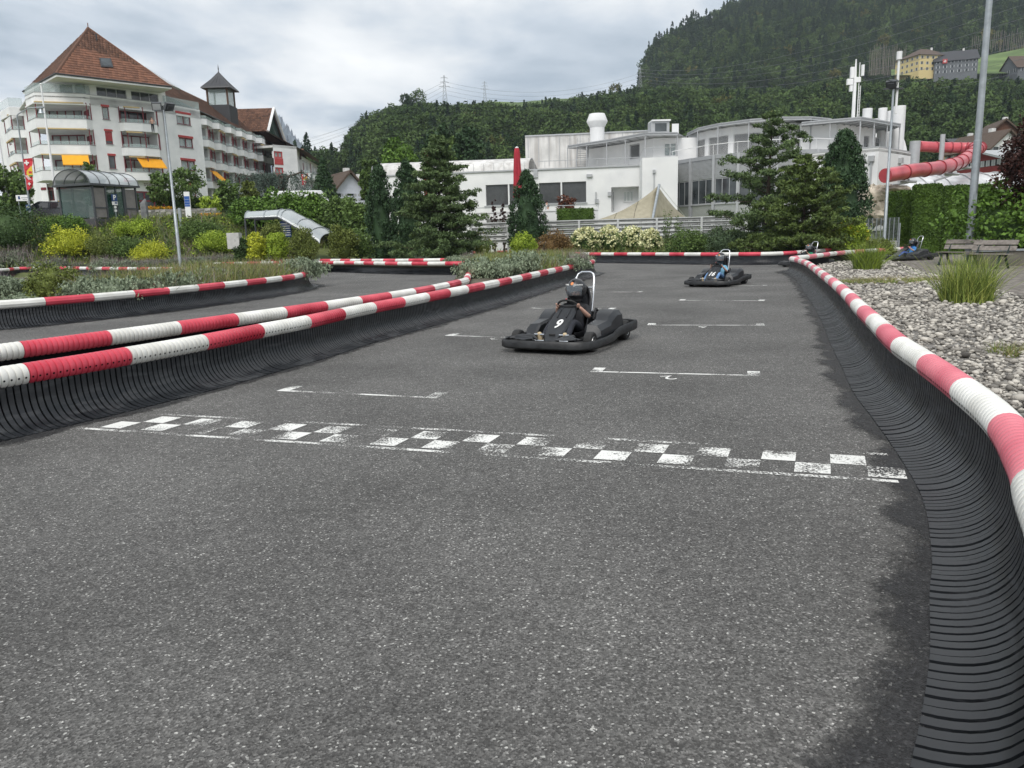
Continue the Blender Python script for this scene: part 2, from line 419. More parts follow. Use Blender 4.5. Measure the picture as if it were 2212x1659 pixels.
# ------------------------------------------------------------------ barrier runs
RZ = .46
def gp(l): return [tuple(G(u, v, RZ)[:2]) for u, v in l]
A_pts = [(-6.2, 3.2), (-5.1, 4.9), (-4.16, 6.60), (-3.74, 7.46), (-3.36, 8.36), (-3.05, 9.31), (-2.72, 10.25), (-2.33, 11.7), (-1.78, 13.3), (-1.22, 15.0), (-.68, 16.7), (-.1, 18.5), (.63, 21.1), (1.45, 24.0), (2.45, 27.4), (3.2, 30.0), (3.3, 31.3), (2.7, 32.0)]
B_pts = [(-8.0, 3.6), (-6.6, 6.0), (-5.25, 8.15), (-4.62, 9.3), (-4.07, 10.45), (-3.5, 11.65), (-2.9, 13.0), (-2.32, 14.4), (-1.85, 15.7), (-1.5, 17.0), (-1.22, 18.3), (-1.08, 19.2), (-1.12, 21.0), (-1.25, 25.0), (-1.3, 29.5), (-1.35, 32.6), (-1.9, 33.2), (-2.6, 33.4), (-4.4, 34.8), (-6.1, 36.6), (-8.2, 39.2), (-10.2, 41), (-13, 43.0), (-17, 45)]
BAR_A, PA = barrier('curved red and white barrier along the left edge of the start straight', A_pts, -1, first_red=True, near=20, shift=.9)
BAR_B, PB = barrier('red and white barrier close behind the left one, rounding the middle bed', B_pts, 1, first_red=True, near=19, shift=.35)
C_pts = [(-16.5, 10.2), (-13.2, 12.6), (-10.4, 15.0), (-9.3, 16.3), (-8.5, 17.8), (-7.8, 19.7), (-7.15, 22.0), (-6.8, 24.3), (-6.9, 26.3), (-7.3, 27.9), (-8.3, 29.2), (-10.5, 30.6), (-14.0, 32.0)]
BAR_C, PC = barrier('red and white barrier in front of the grey lavender bushes on the far left bed', C_pts, -1, first_red=False, near=18)
D_pts = gp([(-60, 586), (10, 583), (45, 580), (120, 579), (200, 580), (300, 581), (360, 581), (410, 584), (470, 591)])
BAR_D, PD = barrier('far left barrier below the round grassy lavender mound', D_pts, -1, first_red=True, near=0)
F_pts = [(-20.5, 55.0), (-17.0, 56.2), (-13.0, 57), (-8.0, 57.6), (-2.0, 57.8), (4.0, 57.4)]
BAR_F, PF = barrier('farthest straight red and white barrier before the low lavender hedge', F_pts, -1, first_red=True, near=0)
F2 = [(-10.5, 60.5), (-5.0, 61.5), (2, 61.8), (8.5, 60.6)]
barrier('short red and white barrier just behind the farthest one, below the white flowers', F2, -1, first_red=True, near=0)
E2 = [(-1.6, 38.6), (-4.8, 40.2), (-8, 43.0), (-11.5, 46.2), (-16, 48.5)]
barrier('red and white barrier at the back of the middle lavender bed', E2, 1, first_red=False, near=0)
W_pts = [(3.6, 46.0), (4.4, 43.4), (5.6, 41.6), (7.2, 39.4), (8.6, 37.2), (9.9, 35.6), (11.3, 34.4), (12.6, 34.8), (14.2, 36.4), (15.8, 37.8), (18.4, 39.7), (22, 42)]
BAR_W, PW = barrier('red and white barrier across the end of the straight behind kart sixteen', W_pts, -1, first_red=False, near=0)
R_pts = [(-1.2, -1.9), (-.35, -.65), (.42, .36), (.80, .90), (1.17, 1.44), (1.42, 1.79), (1.73, 2.28), (2.0, 2.78), (2.22, 3.17), (2.6, 3.98), (2.93, 4.97), (3.22, 5.95), (3.48, 6.85), (3.98, 8.3), (4.58, 10.05), (5.38, 12.3), (6.26, 14.9), (7.12, 17.55), (8.15, 20.7), (9.1, 23.7), (9.80, 26.3), (10.05, 27.6), (10.35, 28.25), (11.2, 29.2), (12.3, 30.7), (13.5, 32.3), (14.9, 33.8), (16.8, 35.3), (19.5, 37.2)]
BAR_R, PR = barrier('long curving pink and white barrier beside the gravel bed on the right', R_pts, 1, first_red=True, near=20, shift=.85, red=M_pink)
# ------------------------------------------------------------------ painted markings (worn paint: asphalt shows through the holes)
def worn(name, keep):
    m = bpy.data.materials.new(name); m.use_nodes = True; nt = m.node_tree; N = nt.nodes; L = nt.links
    b = N['Principled BSDF']; b.inputs['Base Color'].default_value = (.70, .70, .67, 1); b.inputs['Roughness'].default_value = .7
    tc = N.new('ShaderNodeTexCoord'); n = N.new('ShaderNodeTexNoise'); n.inputs['Scale'].default_value = 60; n.inputs['Detail'].default_value = 6; n.inputs['Roughness'].default_value = .75
    n2 = N.new('ShaderNodeTexNoise'); n2.inputs['Scale'].default_value = 2.2; n2.inputs['Detail'].default_value = 3
    L.new(tc.outputs['Object'], n.inputs[0]); L.new(tc.outputs['Object'], n2.inputs[0])
    a = N.new('ShaderNodeMath'); a.operation = 'MULTIPLY_ADD'; a.inputs[1].default_value = .85; L.new(n2.outputs[0], a.inputs[0]); L.new(n.outputs[0], a.inputs[2])
    r = N.new('ShaderNodeMapRange'); r.inputs[1].default_value = keep; r.inputs[2].default_value = keep + .03; L.new(a.outputs[0], r.inputs[0])
    L.new(r.outputs[0], b.inputs['Alpha'])
    return m
M_w1 = worn('worn_paint', .92); M_w2 = worn('thin_paint', .985); M_w3 = worn('fresh_paint', .87)
def paint(poly, name='painted_line', m=None, z=.004):
    mb = MB(); mb.add([Vector((p[0], p[1], z)) for p in poly], [tuple(range(len(poly)))])
    mb.build(name, m or M_w1, TRACK)
def bar_(a, b, w, name='painted_line', m=None):
    a = Vector(a[:2]); b = Vector(b[:2]); t = (b - a).normalized(); n = Vector((-t.y, t.x)) * w / 2
    paint([a - n, b - n, b + n, a + n], name, m)
# start line: fitted frame
sA = Vector(G(165, 927)[:2]); sB = Vector(G(1942, 1044)[:2]); sT = (sB - sA); sLn = sT.length; sT.normalize(); sN = Vector((-sT.y, sT.x))
def SL(s, d): return sA + sT * s + sN * d
def sl_quad(s0, s1, d0, d1, sh=0.0): return [SL(s0 + sh * d0, d0), SL(s1 + sh * d0, d0), SL(s1 + sh * d1, d1), SL(s0 + sh * d1, d1)]
paint(sl_quad(0, sLn, 0, .05), 'painted_line', M_w1)
paint(sl_quad(.15, sLn + .05, .60, .65, -.05), 'painted_line', M_w2)
w_ = sLn / 29.5
for i in range(0, 30):
    row = i % 2
    mt = [M_w3, M_w1, M_w1, M_w2, M_w3][(i * 7) % 5]
    s0 = .16 + i * w_
    if s0 + w_ > sLn + .1: break
    d0, d1 = (.09, .31) if row == 0 else (.33, .55)
    paint(sl_quad(s0, s0 + w_, d0, d1, .06), 'painted_square', mt)
# grid boxes: (left tick top), left corner, right corner, (right tick top)
for (lt, lc, rc, rt, m_) in [((652, 830), (600, 844), (945, 860), (975, 844), M_w1), ((1298, 793), (1275, 803), (1642, 812), (1645, 800), M_w3),
                       ((985, 720), (962, 725), (1225, 733), (1240, 724), M_w1), ((1410, 699), (1398, 702.5), (1652, 703), (1650, 697.5), M_w3),
                       ((1150, 663), (1140, 666), (1325, 668), (1332, 662.5), M_w1), ((1478, 646.3), (1466, 649), (1651, 650), (1651, 647), M_w3),
                       ((1275, 629), (1262, 630.5), (1385, 631), (1392, 628), M_w1), ((1530, 615.5), (1520, 617), (1655, 617.5), (1655, 615), M_w3)]:
    a, b_2, c, d = [Vector(G(*q)[:2]) for q in (lt, lc, rc, rt)]
    bar_(b_2, c, .055, m=m_)
    t = (c - b_2).normalized(); n = Vector((-t.y, t.x))
    for p, q in ((b_2, 1), (c, -1)):
        paint([p + n * .03, p + t * .13 * q + n * .03, p + t * .13 * q + n * .26, p + n * .26] if q > 0 else [p + t * .13 * q + n * .03, p + n * .03, p + n * .26, p + t * .13 * q + n * .26], 'painted_tick', m_)
# grid numbers seen upside down from the camera
def glyph(txt, size, m, name, parent, M, thick=.002, shear=0.0, bold=0.0):
    cu = bpy.data.curves.new('txt', 'FONT'); cu.body = txt; cu.size = size; cu.align_x = 'CENTER'; cu.align_y = 'CENTER'; cu.extrude = thick; cu.resolution_u = 3; cu.shear = shear; cu.offset = bold
    ob = bpy.data.objects.new('txt', cu); COL.objects.link(ob)
    dg = bpy.context.evaluated_depsgraph_get(); me = bpy.data.meshes.new_from_object(ob.evaluated_get(dg))
    bpy.data.objects.remove(ob); bpy.data.curves.remove(cu)
    me.transform(M); me.materials.clear(); me.materials.append(m); me.name = name
    return link(name, me, parent)
for txt, (u, v), m_ in [('2', (1444, 816), M_w3), ('1', (738, 862), M_w1), ('4', (1518, 706.5), M_w3), ('3', (1066, 732), M_w1)]:
    p = G(u, v); glyph(txt, .30, m_, 'painted_number', TRACK, Matrix.Translation((p.x, p.y, .0045)) @ Matrix.Rotation(PI + .12, 4, 'Z'), thick=.0005)
# darker damp strip under each near barrier foot
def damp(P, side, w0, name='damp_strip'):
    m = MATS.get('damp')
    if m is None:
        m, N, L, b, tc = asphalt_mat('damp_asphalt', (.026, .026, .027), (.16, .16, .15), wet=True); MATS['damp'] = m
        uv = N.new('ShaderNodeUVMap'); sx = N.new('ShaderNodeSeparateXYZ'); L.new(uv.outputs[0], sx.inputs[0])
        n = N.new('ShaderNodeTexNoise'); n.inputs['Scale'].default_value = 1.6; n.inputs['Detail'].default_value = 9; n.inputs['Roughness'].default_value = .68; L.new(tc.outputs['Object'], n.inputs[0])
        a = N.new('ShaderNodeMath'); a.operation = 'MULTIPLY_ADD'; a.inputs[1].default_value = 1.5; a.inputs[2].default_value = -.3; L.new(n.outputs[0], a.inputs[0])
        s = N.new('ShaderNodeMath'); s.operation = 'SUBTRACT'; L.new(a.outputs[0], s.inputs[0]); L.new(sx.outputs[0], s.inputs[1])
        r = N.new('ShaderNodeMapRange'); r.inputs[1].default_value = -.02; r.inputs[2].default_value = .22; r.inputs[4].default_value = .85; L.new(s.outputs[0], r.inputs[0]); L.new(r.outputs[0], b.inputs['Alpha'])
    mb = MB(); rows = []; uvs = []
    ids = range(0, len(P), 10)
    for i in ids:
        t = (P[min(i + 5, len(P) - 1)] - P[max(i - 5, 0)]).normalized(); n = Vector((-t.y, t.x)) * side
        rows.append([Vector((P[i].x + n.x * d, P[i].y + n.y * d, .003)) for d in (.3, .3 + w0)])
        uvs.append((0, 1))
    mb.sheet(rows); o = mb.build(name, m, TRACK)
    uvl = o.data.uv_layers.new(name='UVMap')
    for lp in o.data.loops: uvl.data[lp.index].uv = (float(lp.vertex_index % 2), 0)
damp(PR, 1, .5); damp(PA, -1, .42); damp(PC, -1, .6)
# ------------------------------------------------------------------ vegetation toolkit (numpy)
RNG = np.random.default_rng(11)
def np_mesh(name, verts, faces_t, ninst, mats, midx=None, smooth=False):
    """verts (ninst*k,3); faces_t template (f, n) for one instance of k vertices"""
    k = len(verts) // ninst; ft = np.asarray(faces_t); f, n = ft.shape
    idx = (ft[None, :, :] + (np.arange(ninst) * k)[:, None, None]).reshape(-1, n)
    me = bpy.data.meshes.new(name)
    me.vertices.add(len(verts)); me.vertices.foreach_set('co', np.asarray(verts, dtype=np.float32).ravel())
    me.loops.add(idx.size); me.loops.foreach_set('vertex_index', idx.astype(np.int32).ravel())
    me.polygons.add(len(idx)); me.polygons.foreach_set('loop_start', (np.arange(len(idx)) * n).astype(np.int32))
    for m in mats: me.materials.append(m)
    if midx is not None: me.polygons.foreach_set('material_index', np.repeat(midx, f).astype(np.int32))
    if smooth: me.polygons.foreach_set('use_smooth', np.ones(len(idx), dtype=bool))
    me.update(calc_edges=True); me.validate()
    return me
def unit(a): return a / np.maximum(np.linalg.norm(a, axis=1, keepdims=True), 1e-9)
def leaf_verts(P, s, asp=.55, out=None, up=0.0):
    """one diamond leaf per point; out: preferred normal"""
    n = len(P); a = unit(RNG.normal(size=(n, 3)))
    if up: a = unit(a + np.array([0, 0, up]))
    nn = RNG.normal(size=(n, 3))
    if out is not None: nn = nn * .7 + out
    b = unit(np.cross(a, nn)); s = np.asarray(s).reshape(-1, 1) * RNG.uniform(.7, 1.3, (n, 1))
    v = np.stack([P + a * s, P + b * s * asp, P - a * s, P - b * s * asp], 1)
    return v.reshape(-1, 3)
QUAD = [(0, 1, 2, 3)]
def clump_pts(C, R, n, flat=1.0):
    """n points round every clump centre C with radius R, mostly near the clump's surface"""
    k = len(C); d = unit(RNG.normal(size=(k * n, 3))); r = RNG.uniform(.55, 1.08, (k * n, 1))
    R = np.repeat(np.asarray(R).reshape(-1, 1) * np.ones((k, 1)), n, 0)
    off = d * r * R; off[:, 2] *= flat
    return np.repeat(C, n, 0) + off, d
def blades(P, h, lean=.35, w=.012, seg=3, curl=.5):
    """grass blades from points P, height h (array); returns verts with (seg+1)*2 per blade"""
    n = len(P); az = RNG.uniform(0, 2 * PI, n); ln = np.abs(RNG.normal(0, lean, n)); h = np.asarray(h) * np.ones(n)
    dirv = np.stack([np.cos(az), np.sin(az), np.zeros(n)], 1); side = np.stack([-np.sin(az), np.cos(az), np.zeros(n)], 1)
    fa = RNG.uniform(0, 2 * PI, n); side = np.stack([np.cos(fa), np.sin(fa), np.zeros(n)], 1)
    out = []
    for i in range(seg + 1):
        t = i / seg
        c = P + dirv * (h * (ln * t + curl * ln * t * t))[:, None] + np.array([0, 0, 1]) * (h * (t - .25 * curl * ln * t * t))[:, None]
        ww = w * (1 - .85 * t)
        out += [c - side * ww, c + side * ww]
    return np.stack(out, 1).reshape(-1, 3), [(2 * i, 2 * i + 1, 2 * i + 3, 2 * i + 2) for i in range(seg)]
def core_blob(rx, ry, h, m, z0=0.0, k=.8):
    mb = MB(); mb.blob((0, 0, z0 + h * .5), (rx * k, ry * k, h * .5 * k), 10, 7, jitter=.08); return mb
def leafm(name, c1, c2, isl=.65, var=.15, vs=1.2, rough=.62):
    m = mat(name, c1, rough, var=var, vscale=vs, island=isl, col2=c2, spec=.25)
    b = m.node_tree.nodes['Principled BSDF']
    return m
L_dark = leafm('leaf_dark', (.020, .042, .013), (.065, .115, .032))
L_laurel = leafm('leaf_laurel', (.028, .065, .010), (.13, .23, .035))
L_mid = leafm('leaf_mid', (.036, .07, .016), (.13, .20, .05))
L_gold = leafm('leaf_gold', (.17, .23, .012), (.55, .56, .05))
L_lime = leafm('leaf_lime', (.11, .19, .015), (.36, .46, .05))
L_olive = leafm('leaf_olive', (.06, .085, .015), (.18, .215, .05))
L_bluepine = leafm('needle_pine', (.028, .055, .024), (.12, .175, .06), isl=.6)
L_greenpine = leafm('needle_green_pine', (.030, .055, .018), (.13, .18, .045), isl=.55)
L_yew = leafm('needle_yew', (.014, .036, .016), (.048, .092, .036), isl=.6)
L_thuja = leafm('needle_thuja', (.026, .058, .008), (.085, .15, .02), isl=.5)
L_lav = leafm('lavender_grey', (.11, .145, .095), (.26, .31, .205), isl=.6)
L_lav2 = leafm('lavender_green', (.075, .10, .06), (.18, .21, .14), isl=.6)
L_spike = leafm('lavender_spike', (.17, .14, .15), (.30, .25, .24), isl=.6)
L_dry = leafm('dry_grass', (.16, .14, .06), (.36, .31, .16), isl=.7)
L_grass = leafm('green_grass', (.06, .10, .02), (.22, .29, .06), isl=.7)
L_red = leafm('leaf_purple', (.018, .010, .010), (.07, .028, .022), isl=.6)
L_flow = leafm('petal_cream', (.55, .56, .28), (.78, .76, .48), isl=.6)
L_orange = leafm('petal_orange', (.55, .22, .01), (.80, .42, .03), isl=.6)
L_yellow = leafm('petal_yellow', (.65, .50, .02), (.8, .66, .08))
L_white = leafm('petal_white', (.6, .6, .55), (.8, .8, .75))
L_purp = leafm('petal_purple', (.16, .08, .16), (.30, .18, .28))
M_bark = mat('bark', (.065, .05, .038), .95, var=.4, vscale=6, bump=.5, bscale=18)
M_bark2 = mat('pale_bark', (.20, .18, .15), .95, var=.3, vscale=4)
def rows_to_obj(name, V, F, n, m, parent, stuff=False):
    me = np_mesh(name, V, F, n, [m] if not isinstance(m, (list, tuple)) else m); o = link(name, me, parent)
    return o
def bush_geo(rx, ry, h, m, nc=60, per=45, leaf=.05, cr=.22, core=True, flat=.85, up=.0, seedz=0.0):
    """returns meshes for an irregular clumped shrub standing on z=0"""
    d = unit(RNG.normal(size=(nc, 3))); d[:, 2] = np.abs(d[:, 2]) * 1.12 - .22
    rr = RNG.uniform(.70, 1.0, (nc, 1)); C = np.sign(d) * np.abs(d) ** .85 * rr * np.array([rx, ry, h * .52]); C[:, 2] += h * .42; C *= 1 + RNG.normal(0, .07, (nc, 1))
    C[:, 2] = np.maximum(C[:, 2], cr * .4)
    P, dd = clump_pts(C, cr * RNG.uniform(.7, 1.3, (nc, 1)), per, flat)
    V = leaf_verts(P, leaf, .55, dd, up)
    return V, len(P)
def shrub(label, loc, rx, ry, h, m, nc=60, per=45, leaf=.05, cr=None, name='shrub', cat='shrub', group=None, up=0.0, stems=True, flowers=None, rz=None):
    T = thing(name, label, cat, loc, rz if rz is not None else random.uniform(0, 6), group)
    cr = cr or min(rx, h) * .33
    V, n = bush_geo(rx, ry, h, m, nc, per, leaf, cr, up=up)
    rows_to_obj('foliage', V, QUAD, n, m, T)
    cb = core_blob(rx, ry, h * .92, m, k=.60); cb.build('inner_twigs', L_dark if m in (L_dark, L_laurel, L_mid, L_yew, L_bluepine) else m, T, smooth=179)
    if flowers:
        fm, fn, fs = flowers
        d = unit(RNG.normal(size=(fn, 3))); d[:, 2] = np.abs(d[:, 2]); C = d * np.array([rx, ry, h * .58]) * 1.05; C[:, 2] += h * .42
        P, _ = clump_pts(C, fs, 7); V = leaf_verts(P, fs * .6, .8); o = rows_to_obj('blossom', V, QUAD, len(P), fm, T); o['kind'] = 'stuff'
    return T
def revolve_tree(label, loc, h, prof, m, name, nc=200, per=40, leaf=.12, cr=.4, trunk=True, cat='tree', group=None, flat=1.2, up=.8, core=.60, bark=None, zb=.0):
    """prof(t) -> radius for t in 0..1 (bottom to top)"""
    T = thing(name, label, cat, loc, random.uniform(0, 6), group)
    t = RNG.uniform(0, 1, nc) ** .85; az = RNG.uniform(0, 2 * PI, nc); r = np.array([prof(x) for x in t]) * RNG.uniform(.72, 1.05, nc)
    C = np.stack([np.cos(az) * r, np.sin(az) * r, zb + t * (h - zb)], 1)
    P, d = clump_pts(C, cr * RNG.uniform(.6, 1.25, (nc, 1)) * (1.05 - .5 * t[:, None]), per, flat)
    V = leaf_verts(P, leaf, .42, d, up)
    rows_to_obj('crown', V, QUAD, len(P), m, T)
    if core:
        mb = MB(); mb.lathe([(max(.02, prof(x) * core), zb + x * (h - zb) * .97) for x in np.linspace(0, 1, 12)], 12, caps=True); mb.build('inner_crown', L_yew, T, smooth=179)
    if trunk:
        tb = MB(); tb.tube([(0, 0, -.5), (.03, .02, h * .3), (0, 0, h * .9)], [h * .022, h * .017, h * .004], 8); tb.build('trunk', bark or M_bark, T, smooth=60)
    return T
def layered_pine(label, loc, h, R, m, name='pine_tree', nb=60, group=None, leaf=.085, lean=(0, 0), per=34, zb=.12, sparse=1.0, seed=3, ex=.75, pad=1.0):
    """trunk with spreading, slightly ascending limbs that carry flat needle pads"""
    rs = np.random.default_rng(seed); T = thing(name, label, 'tree', loc, 0, group)
    tb = MB(); top = Vector((lean[0], lean[1], h))
    tb.tube([(0, 0, -.6), (lean[0] * .1, lean[1] * .1, h * .3), (lean[0] * .5, lean[1] * .5, h * .65), top], [h * .024, h * .018, h * .010, h * .002], 8)
    Cs = []; Rs = []
    for i in range(nb):
        t = zb + (1 - zb) * (i + rs.uniform(0, .8)) / nb; az = i * 2.4 + rs.uniform(-.5, .5)
        L = R * (1 - t) ** ex * rs.uniform(.45, 1.15) + .18
        b0 = Vector((lean[0] * t * t, lean[1] * t * t, h * t)); dz = L * rs.uniform(.02, .42) * (1 if t > .3 else .5)
        e = b0 + Vector((math.cos(az) * L, math.sin(az) * L, dz)); mid = b0.lerp(e, .5) + Vector((0, 0, -.06 * L))
        tb.tube([b0, mid, e], [h * .006 * (1.2 - t), h * .004 * (1.2 - t), .01], 5)
        k = max(3, int(L * 3.2 * sparse))
        for j in range(k):
            q = .30 + .75 * (j + rs.uniform(0, 1)) / k; c = b0.lerp(e, min(q, 1.02)); sp = L * .20
            Cs.append((c.x + rs.normal(0, sp * .6), c.y + rs.normal(0, sp * .6), c.z + rs.normal(.05, .06))); Rs.append(pad * rs.uniform(.16, .33) * (.75 + .4 * (1 - t)) * (h / 7) ** .5)
    tb.build('trunk', M_bark, T, smooth=60)
    C = np.array(Cs); P, d = clump_pts(C, np.array(Rs).reshape(-1, 1), per, .5)
    V = leaf_verts(P, leaf, .3, d, .5); rows_to_obj('crown', V, QUAD, len(P), m, T)
    return T
def hedge_box(label, p0, p1, w, z0, z1, m, n=9000, leaf=.045, name='clipped_hedge', cat='hedge', group=None, rough=.04):
    p0 = Vector(p0[:2]); p1 = Vector(p1[:2]); L = (p1 - p0).length; t = (p1 - p0) / L; ang = math.atan2(t.y, t.x)
    T = thing(name, label, cat, (p0.x, p0.y, z0), ang, group); h = z1 - z0
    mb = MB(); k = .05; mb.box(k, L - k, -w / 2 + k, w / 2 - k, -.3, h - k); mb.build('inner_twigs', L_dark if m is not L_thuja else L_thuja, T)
    A = np.array([L * h, L * h, w * h, w * h, L * w]); c = RNG.choice(5, n, p=A / A.sum()); a = RNG.uniform(0, 1, n); b = RNG.uniform(0, 1, n)
    P = np.zeros((n, 3)); O = np.zeros((n, 3))
    for i, (fn, o) in enumerate([(lambda a, b: (a * L, -w / 2, b * h), (0, -1, 0)), (lambda a, b: (a * L, w / 2, b * h), (0, 1, 0)), (lambda a, b: (0, (a - .5) * w, b * h), (-1, 0, 0)), (lambda a, b: (L, (a - .5) * w, b * h), (1, 0, 0)), (lambda a, b: (a * L, (b - .5) * w, h), (0, 0, 1))]):
        s = c == i; X = fn(a[s], b[s])
        for j in range(3): P[s, j] = X[j]
        O[s] = o
    lump = np.sin(P[:, 0] * 5.1 + P[:, 2] * 3) * np.sin(P[:, 2] * 4.3 + P[:, 1] * 4) * rough
    P += O * (RNG.normal(0, rough * .7, (n, 1)) + lump[:, None]); V = leaf_verts(P, leaf, .5, O * 1.3)
    rows_to_obj('foliage', V, QUAD, n, m, T); return T
# ------------------------------------------------------------------ gravel bed, paved path
def in_poly(x, y, poly):
    c = np.zeros(len(x), bool); j = len(poly) - 1
    for i in range(len(poly)):
        xi, yi = poly[i]; xj, yj = poly[j]
        q = ((yi > y) != (yj > y)) & (x < (xj - xi) * (y - yi) / (yj - yi + 1e-12) + xi); c ^= q; j = i
    return c
def offs(P, d, step=12):
    o = []
    for i in range(0, len(P), step):
        t = (P[min(i + 5, len(P) - 1)] - P[max(i - 5, 0)]).normalized(); o.append((P[i].x - t.y * d, P[i].y + t.x * d))
    return o
GZ = .10
edge = [tuple(G(u, v, GZ)[:2]) for u, v in [(1895, 553), (1926, 565), (1995, 586), (2040, 598), (2212, 641), (2420, 720)]] + [(9.6, 1.0)]
left = [p for p in offs(PR, -.05) if p[1] > .3]
back = [p for p in left if True]
ki = min(range(len(left)), key=lambda i: (left[i][0] - 16.3) ** 2 + (left[i][1] - 35.0) ** 2)
gravel_poly = left[:ki] + edge
M_gr = mat('gravel_floor', (.20, .19, .175), .95, var=.4, vscale=20, bump=.6, bscale=30)
M_stone = mat('pebble', (.11, .10, .09), .85, var=.45, vscale=7, island=.85, col2=(.42, .395, .35), bump=.3, bscale=60)
def gravel():
    mb = MB(); mb.add([Vector((x, y, GZ - .02)) for x, y in gravel_poly], [tuple(range(len(gravel_poly)))])
    bed = mb.build('gravel_bed', M_gr); bed['kind'] = 'structure'
    n = 430000; x = RNG.uniform(.3, 26, n); y = RNG.uniform(.3, 36, n)
    d = np.hypot(x, y); keep = RNG.uniform(0, 1, n) < np.where(d < 9, 1.0, np.where(d < 15, .5, .26))
    keep &= in_poly(x, y, gravel_poly)
    # only where the picture or a step to its side could see it
    keep &= (x / np.maximum(y, .1) < 1.15) | (d < 3)
    x = x[keep]; y = y[keep]; d = d[keep]; n = len(x)
    t = (1 + 5 ** .5) / 2
    iv = np.array([(-1, t, 0), (1, t, 0), (-1, -t, 0), (1, -t, 0), (0, -1, t), (0, 1, t), (0, -1, -t), (0, 1, -t), (t, 0, -1), (t, 0, 1), (-t, 0, -1), (-t, 0, 1)]) / 1.902
    jf = [(0, 11, 5), (0, 5, 1), (0, 1, 7), (0, 7, 10), (0, 10, 11), (1, 5, 9), (5, 11, 4), (11, 10, 2), (10, 7, 6), (7, 1, 8), (3, 9, 4), (3, 4, 2), (3, 2, 6), (3, 6, 8), (3, 8, 9), (4, 9, 5), (2, 4, 11), (6, 2, 10), (8, 6, 7), (9, 8, 1)]
    s = RNG.gamma(5, .0029, n) * np.where(d < 9, 1.0, np.where(d < 15, 1.25, 1.6)) + .004
    V = iv[None] * RNG.uniform(.78, 1.22, (n, 12, 1)); V = V * (np.stack([s * RNG.uniform(1, 1.6, n), s, s * RNG.uniform(.5, .8, n)], 1))[:, None, :]
    a = RNG.uniform(0, 2 * PI, n); tl = RNG.normal(0, .35, n)
    ca, sa = np.cos(a)[:, None], np.sin(a)[:, None]; ct, st_ = np.cos(tl)[:, None], np.sin(tl)[:, None]
    X, Y, Z = V[..., 0], V[..., 1], V[..., 2]; Y, Z = Y * ct - Z * st_, Y * st_ + Z * ct; X, Y = X * ca - Y * sa, X * sa + Y * ca
    V = np.stack([X + x[:, None], Y + y[:, None], Z + GZ - .008 + s[:, None] * RNG.uniform(0, .9, n)[:, None]], 2).reshape(-1, 3)
    me = np_mesh('gravel', V, jf, n, [M_stone], smooth=True); o = link('gravel', me); tag(o, 'grey and white pebbles covering the bed beside the right barrier', 'gravel', kind='stuff')
    print('stones', n)
gravel()
def pavers():
    m = mat('paver', (.135, .12, .105), .9, var=.25, vscale=9, island=0, col2=(.19, .17, .15), objrand=.7, bump=.4, bscale=70)
    m2 = mat('paver_far', (.135, .12, .105), .9, var=.25, vscale=9, island=.7, col2=(.19, .17, .15), bump=.4, bscale=70)
    e2 = [(p[0], p[1]) for p in edge[:-1]]
    poly = e2 + [(17.5, 4), (30, 14), (30, 33), (24, 38), (19.5, 38.5), (17.0, 37)]
    mb = MB(); mb.add([Vector((x, y, GZ - .012)) for x, y in poly], [tuple(range(len(poly)))])
    bed = mb.build('path', mat('joint_sand', (.06, .055, .048), .95)); bed['kind'] = 'structure'
    d = Vector((e2[3][0] - e2[1][0], e2[3][1] - e2[1][1])).normalized(); ang = math.atan2(d.y, d.x)
    pv = []
    for i in range(-140, 140):
        for j in range(-200, 200):
            lx = i * .212 + (.106 if j % 2 else 0); ly = j * .108
            x = e2[1][0] + lx * d.x - ly * d.y; y = e2[1][1] + lx * d.y + ly * d.x
            if y < 12 or x / y > .82 or y > 36.5: continue
            pv.append((x, y))
    X = np.array(pv); k = in_poly(X[:, 0], X[:, 1], poly); X = X[k]; X = X[np.argsort(np.hypot(X[:, 0], X[:, 1]))]
    b = MB(); h = .0
    b.add([(-.101, -.049, h), (.101, -.049, h), (.101, .049, h), (-.101, .049, h), (-.096, -.044, .006), (.096, -.044, .006), (.096, .044, .006), (-.096, .044, .006)],
          [(4, 5, 6, 7), (0, 1, 5, 4), (1, 2, 6, 5), (2, 3, 7, 6), (3, 0, 4, 7)])
    me = b.mesh('paving_stone', m)
    for x, y in X[:300]:
        o = bpy.data.objects.new('paving_stone', me); COL.objects.link(o); o.parent = bed; o.location = (x, y, GZ - .006 + random.uniform(-.002, .002)); o.rotation_euler = (0, 0, ang)
    Y = X[300:]; base = np.array(b.v); n = len(Y); c, s = math.cos(ang), math.sin(ang)
    V = base[None].repeat(n, 0); Vx = V[..., 0] * c - V[..., 1] * s + Y[:, :1]; Vy = V[..., 0] * s + V[..., 1] * c + Y[:, 1:]; Vz = V[..., 2] + GZ - .006 + RNG.uniform(-.002, .002, (n, 1))
    me2 = np_mesh('paving_stone', np.stack([Vx, Vy, Vz], 2).reshape(-1, 3), b.f, n, [m2]); o = link('paving_stone', me2, bed); o['kind'] = 'stuff'
    print('pavers', n)
pavers()
def tuft(label, loc, h, rad, n, mats_, name='ornamental_grass', w=.008, lean=.45, group=None, cat='grass clump', curl=.8):
    T = thing(name, label, cat, loc, 0, group)
    for m, k in mats_:
        q = int(n * k); a = RNG.uniform(0, 2 * PI, q); r = rad * np.sqrt(RNG.uniform(0, 1, q)); P = np.stack([r * np.cos(a), r * np.sin(a), np.zeros(q) - .02], 1)
        V, F = blades(P, h * RNG.uniform(.45, 1.1, q), lean, w, 4, curl); o = rows_to_obj('blade', V, F, q, m, T); o['kind'] = 'stuff'
    return T
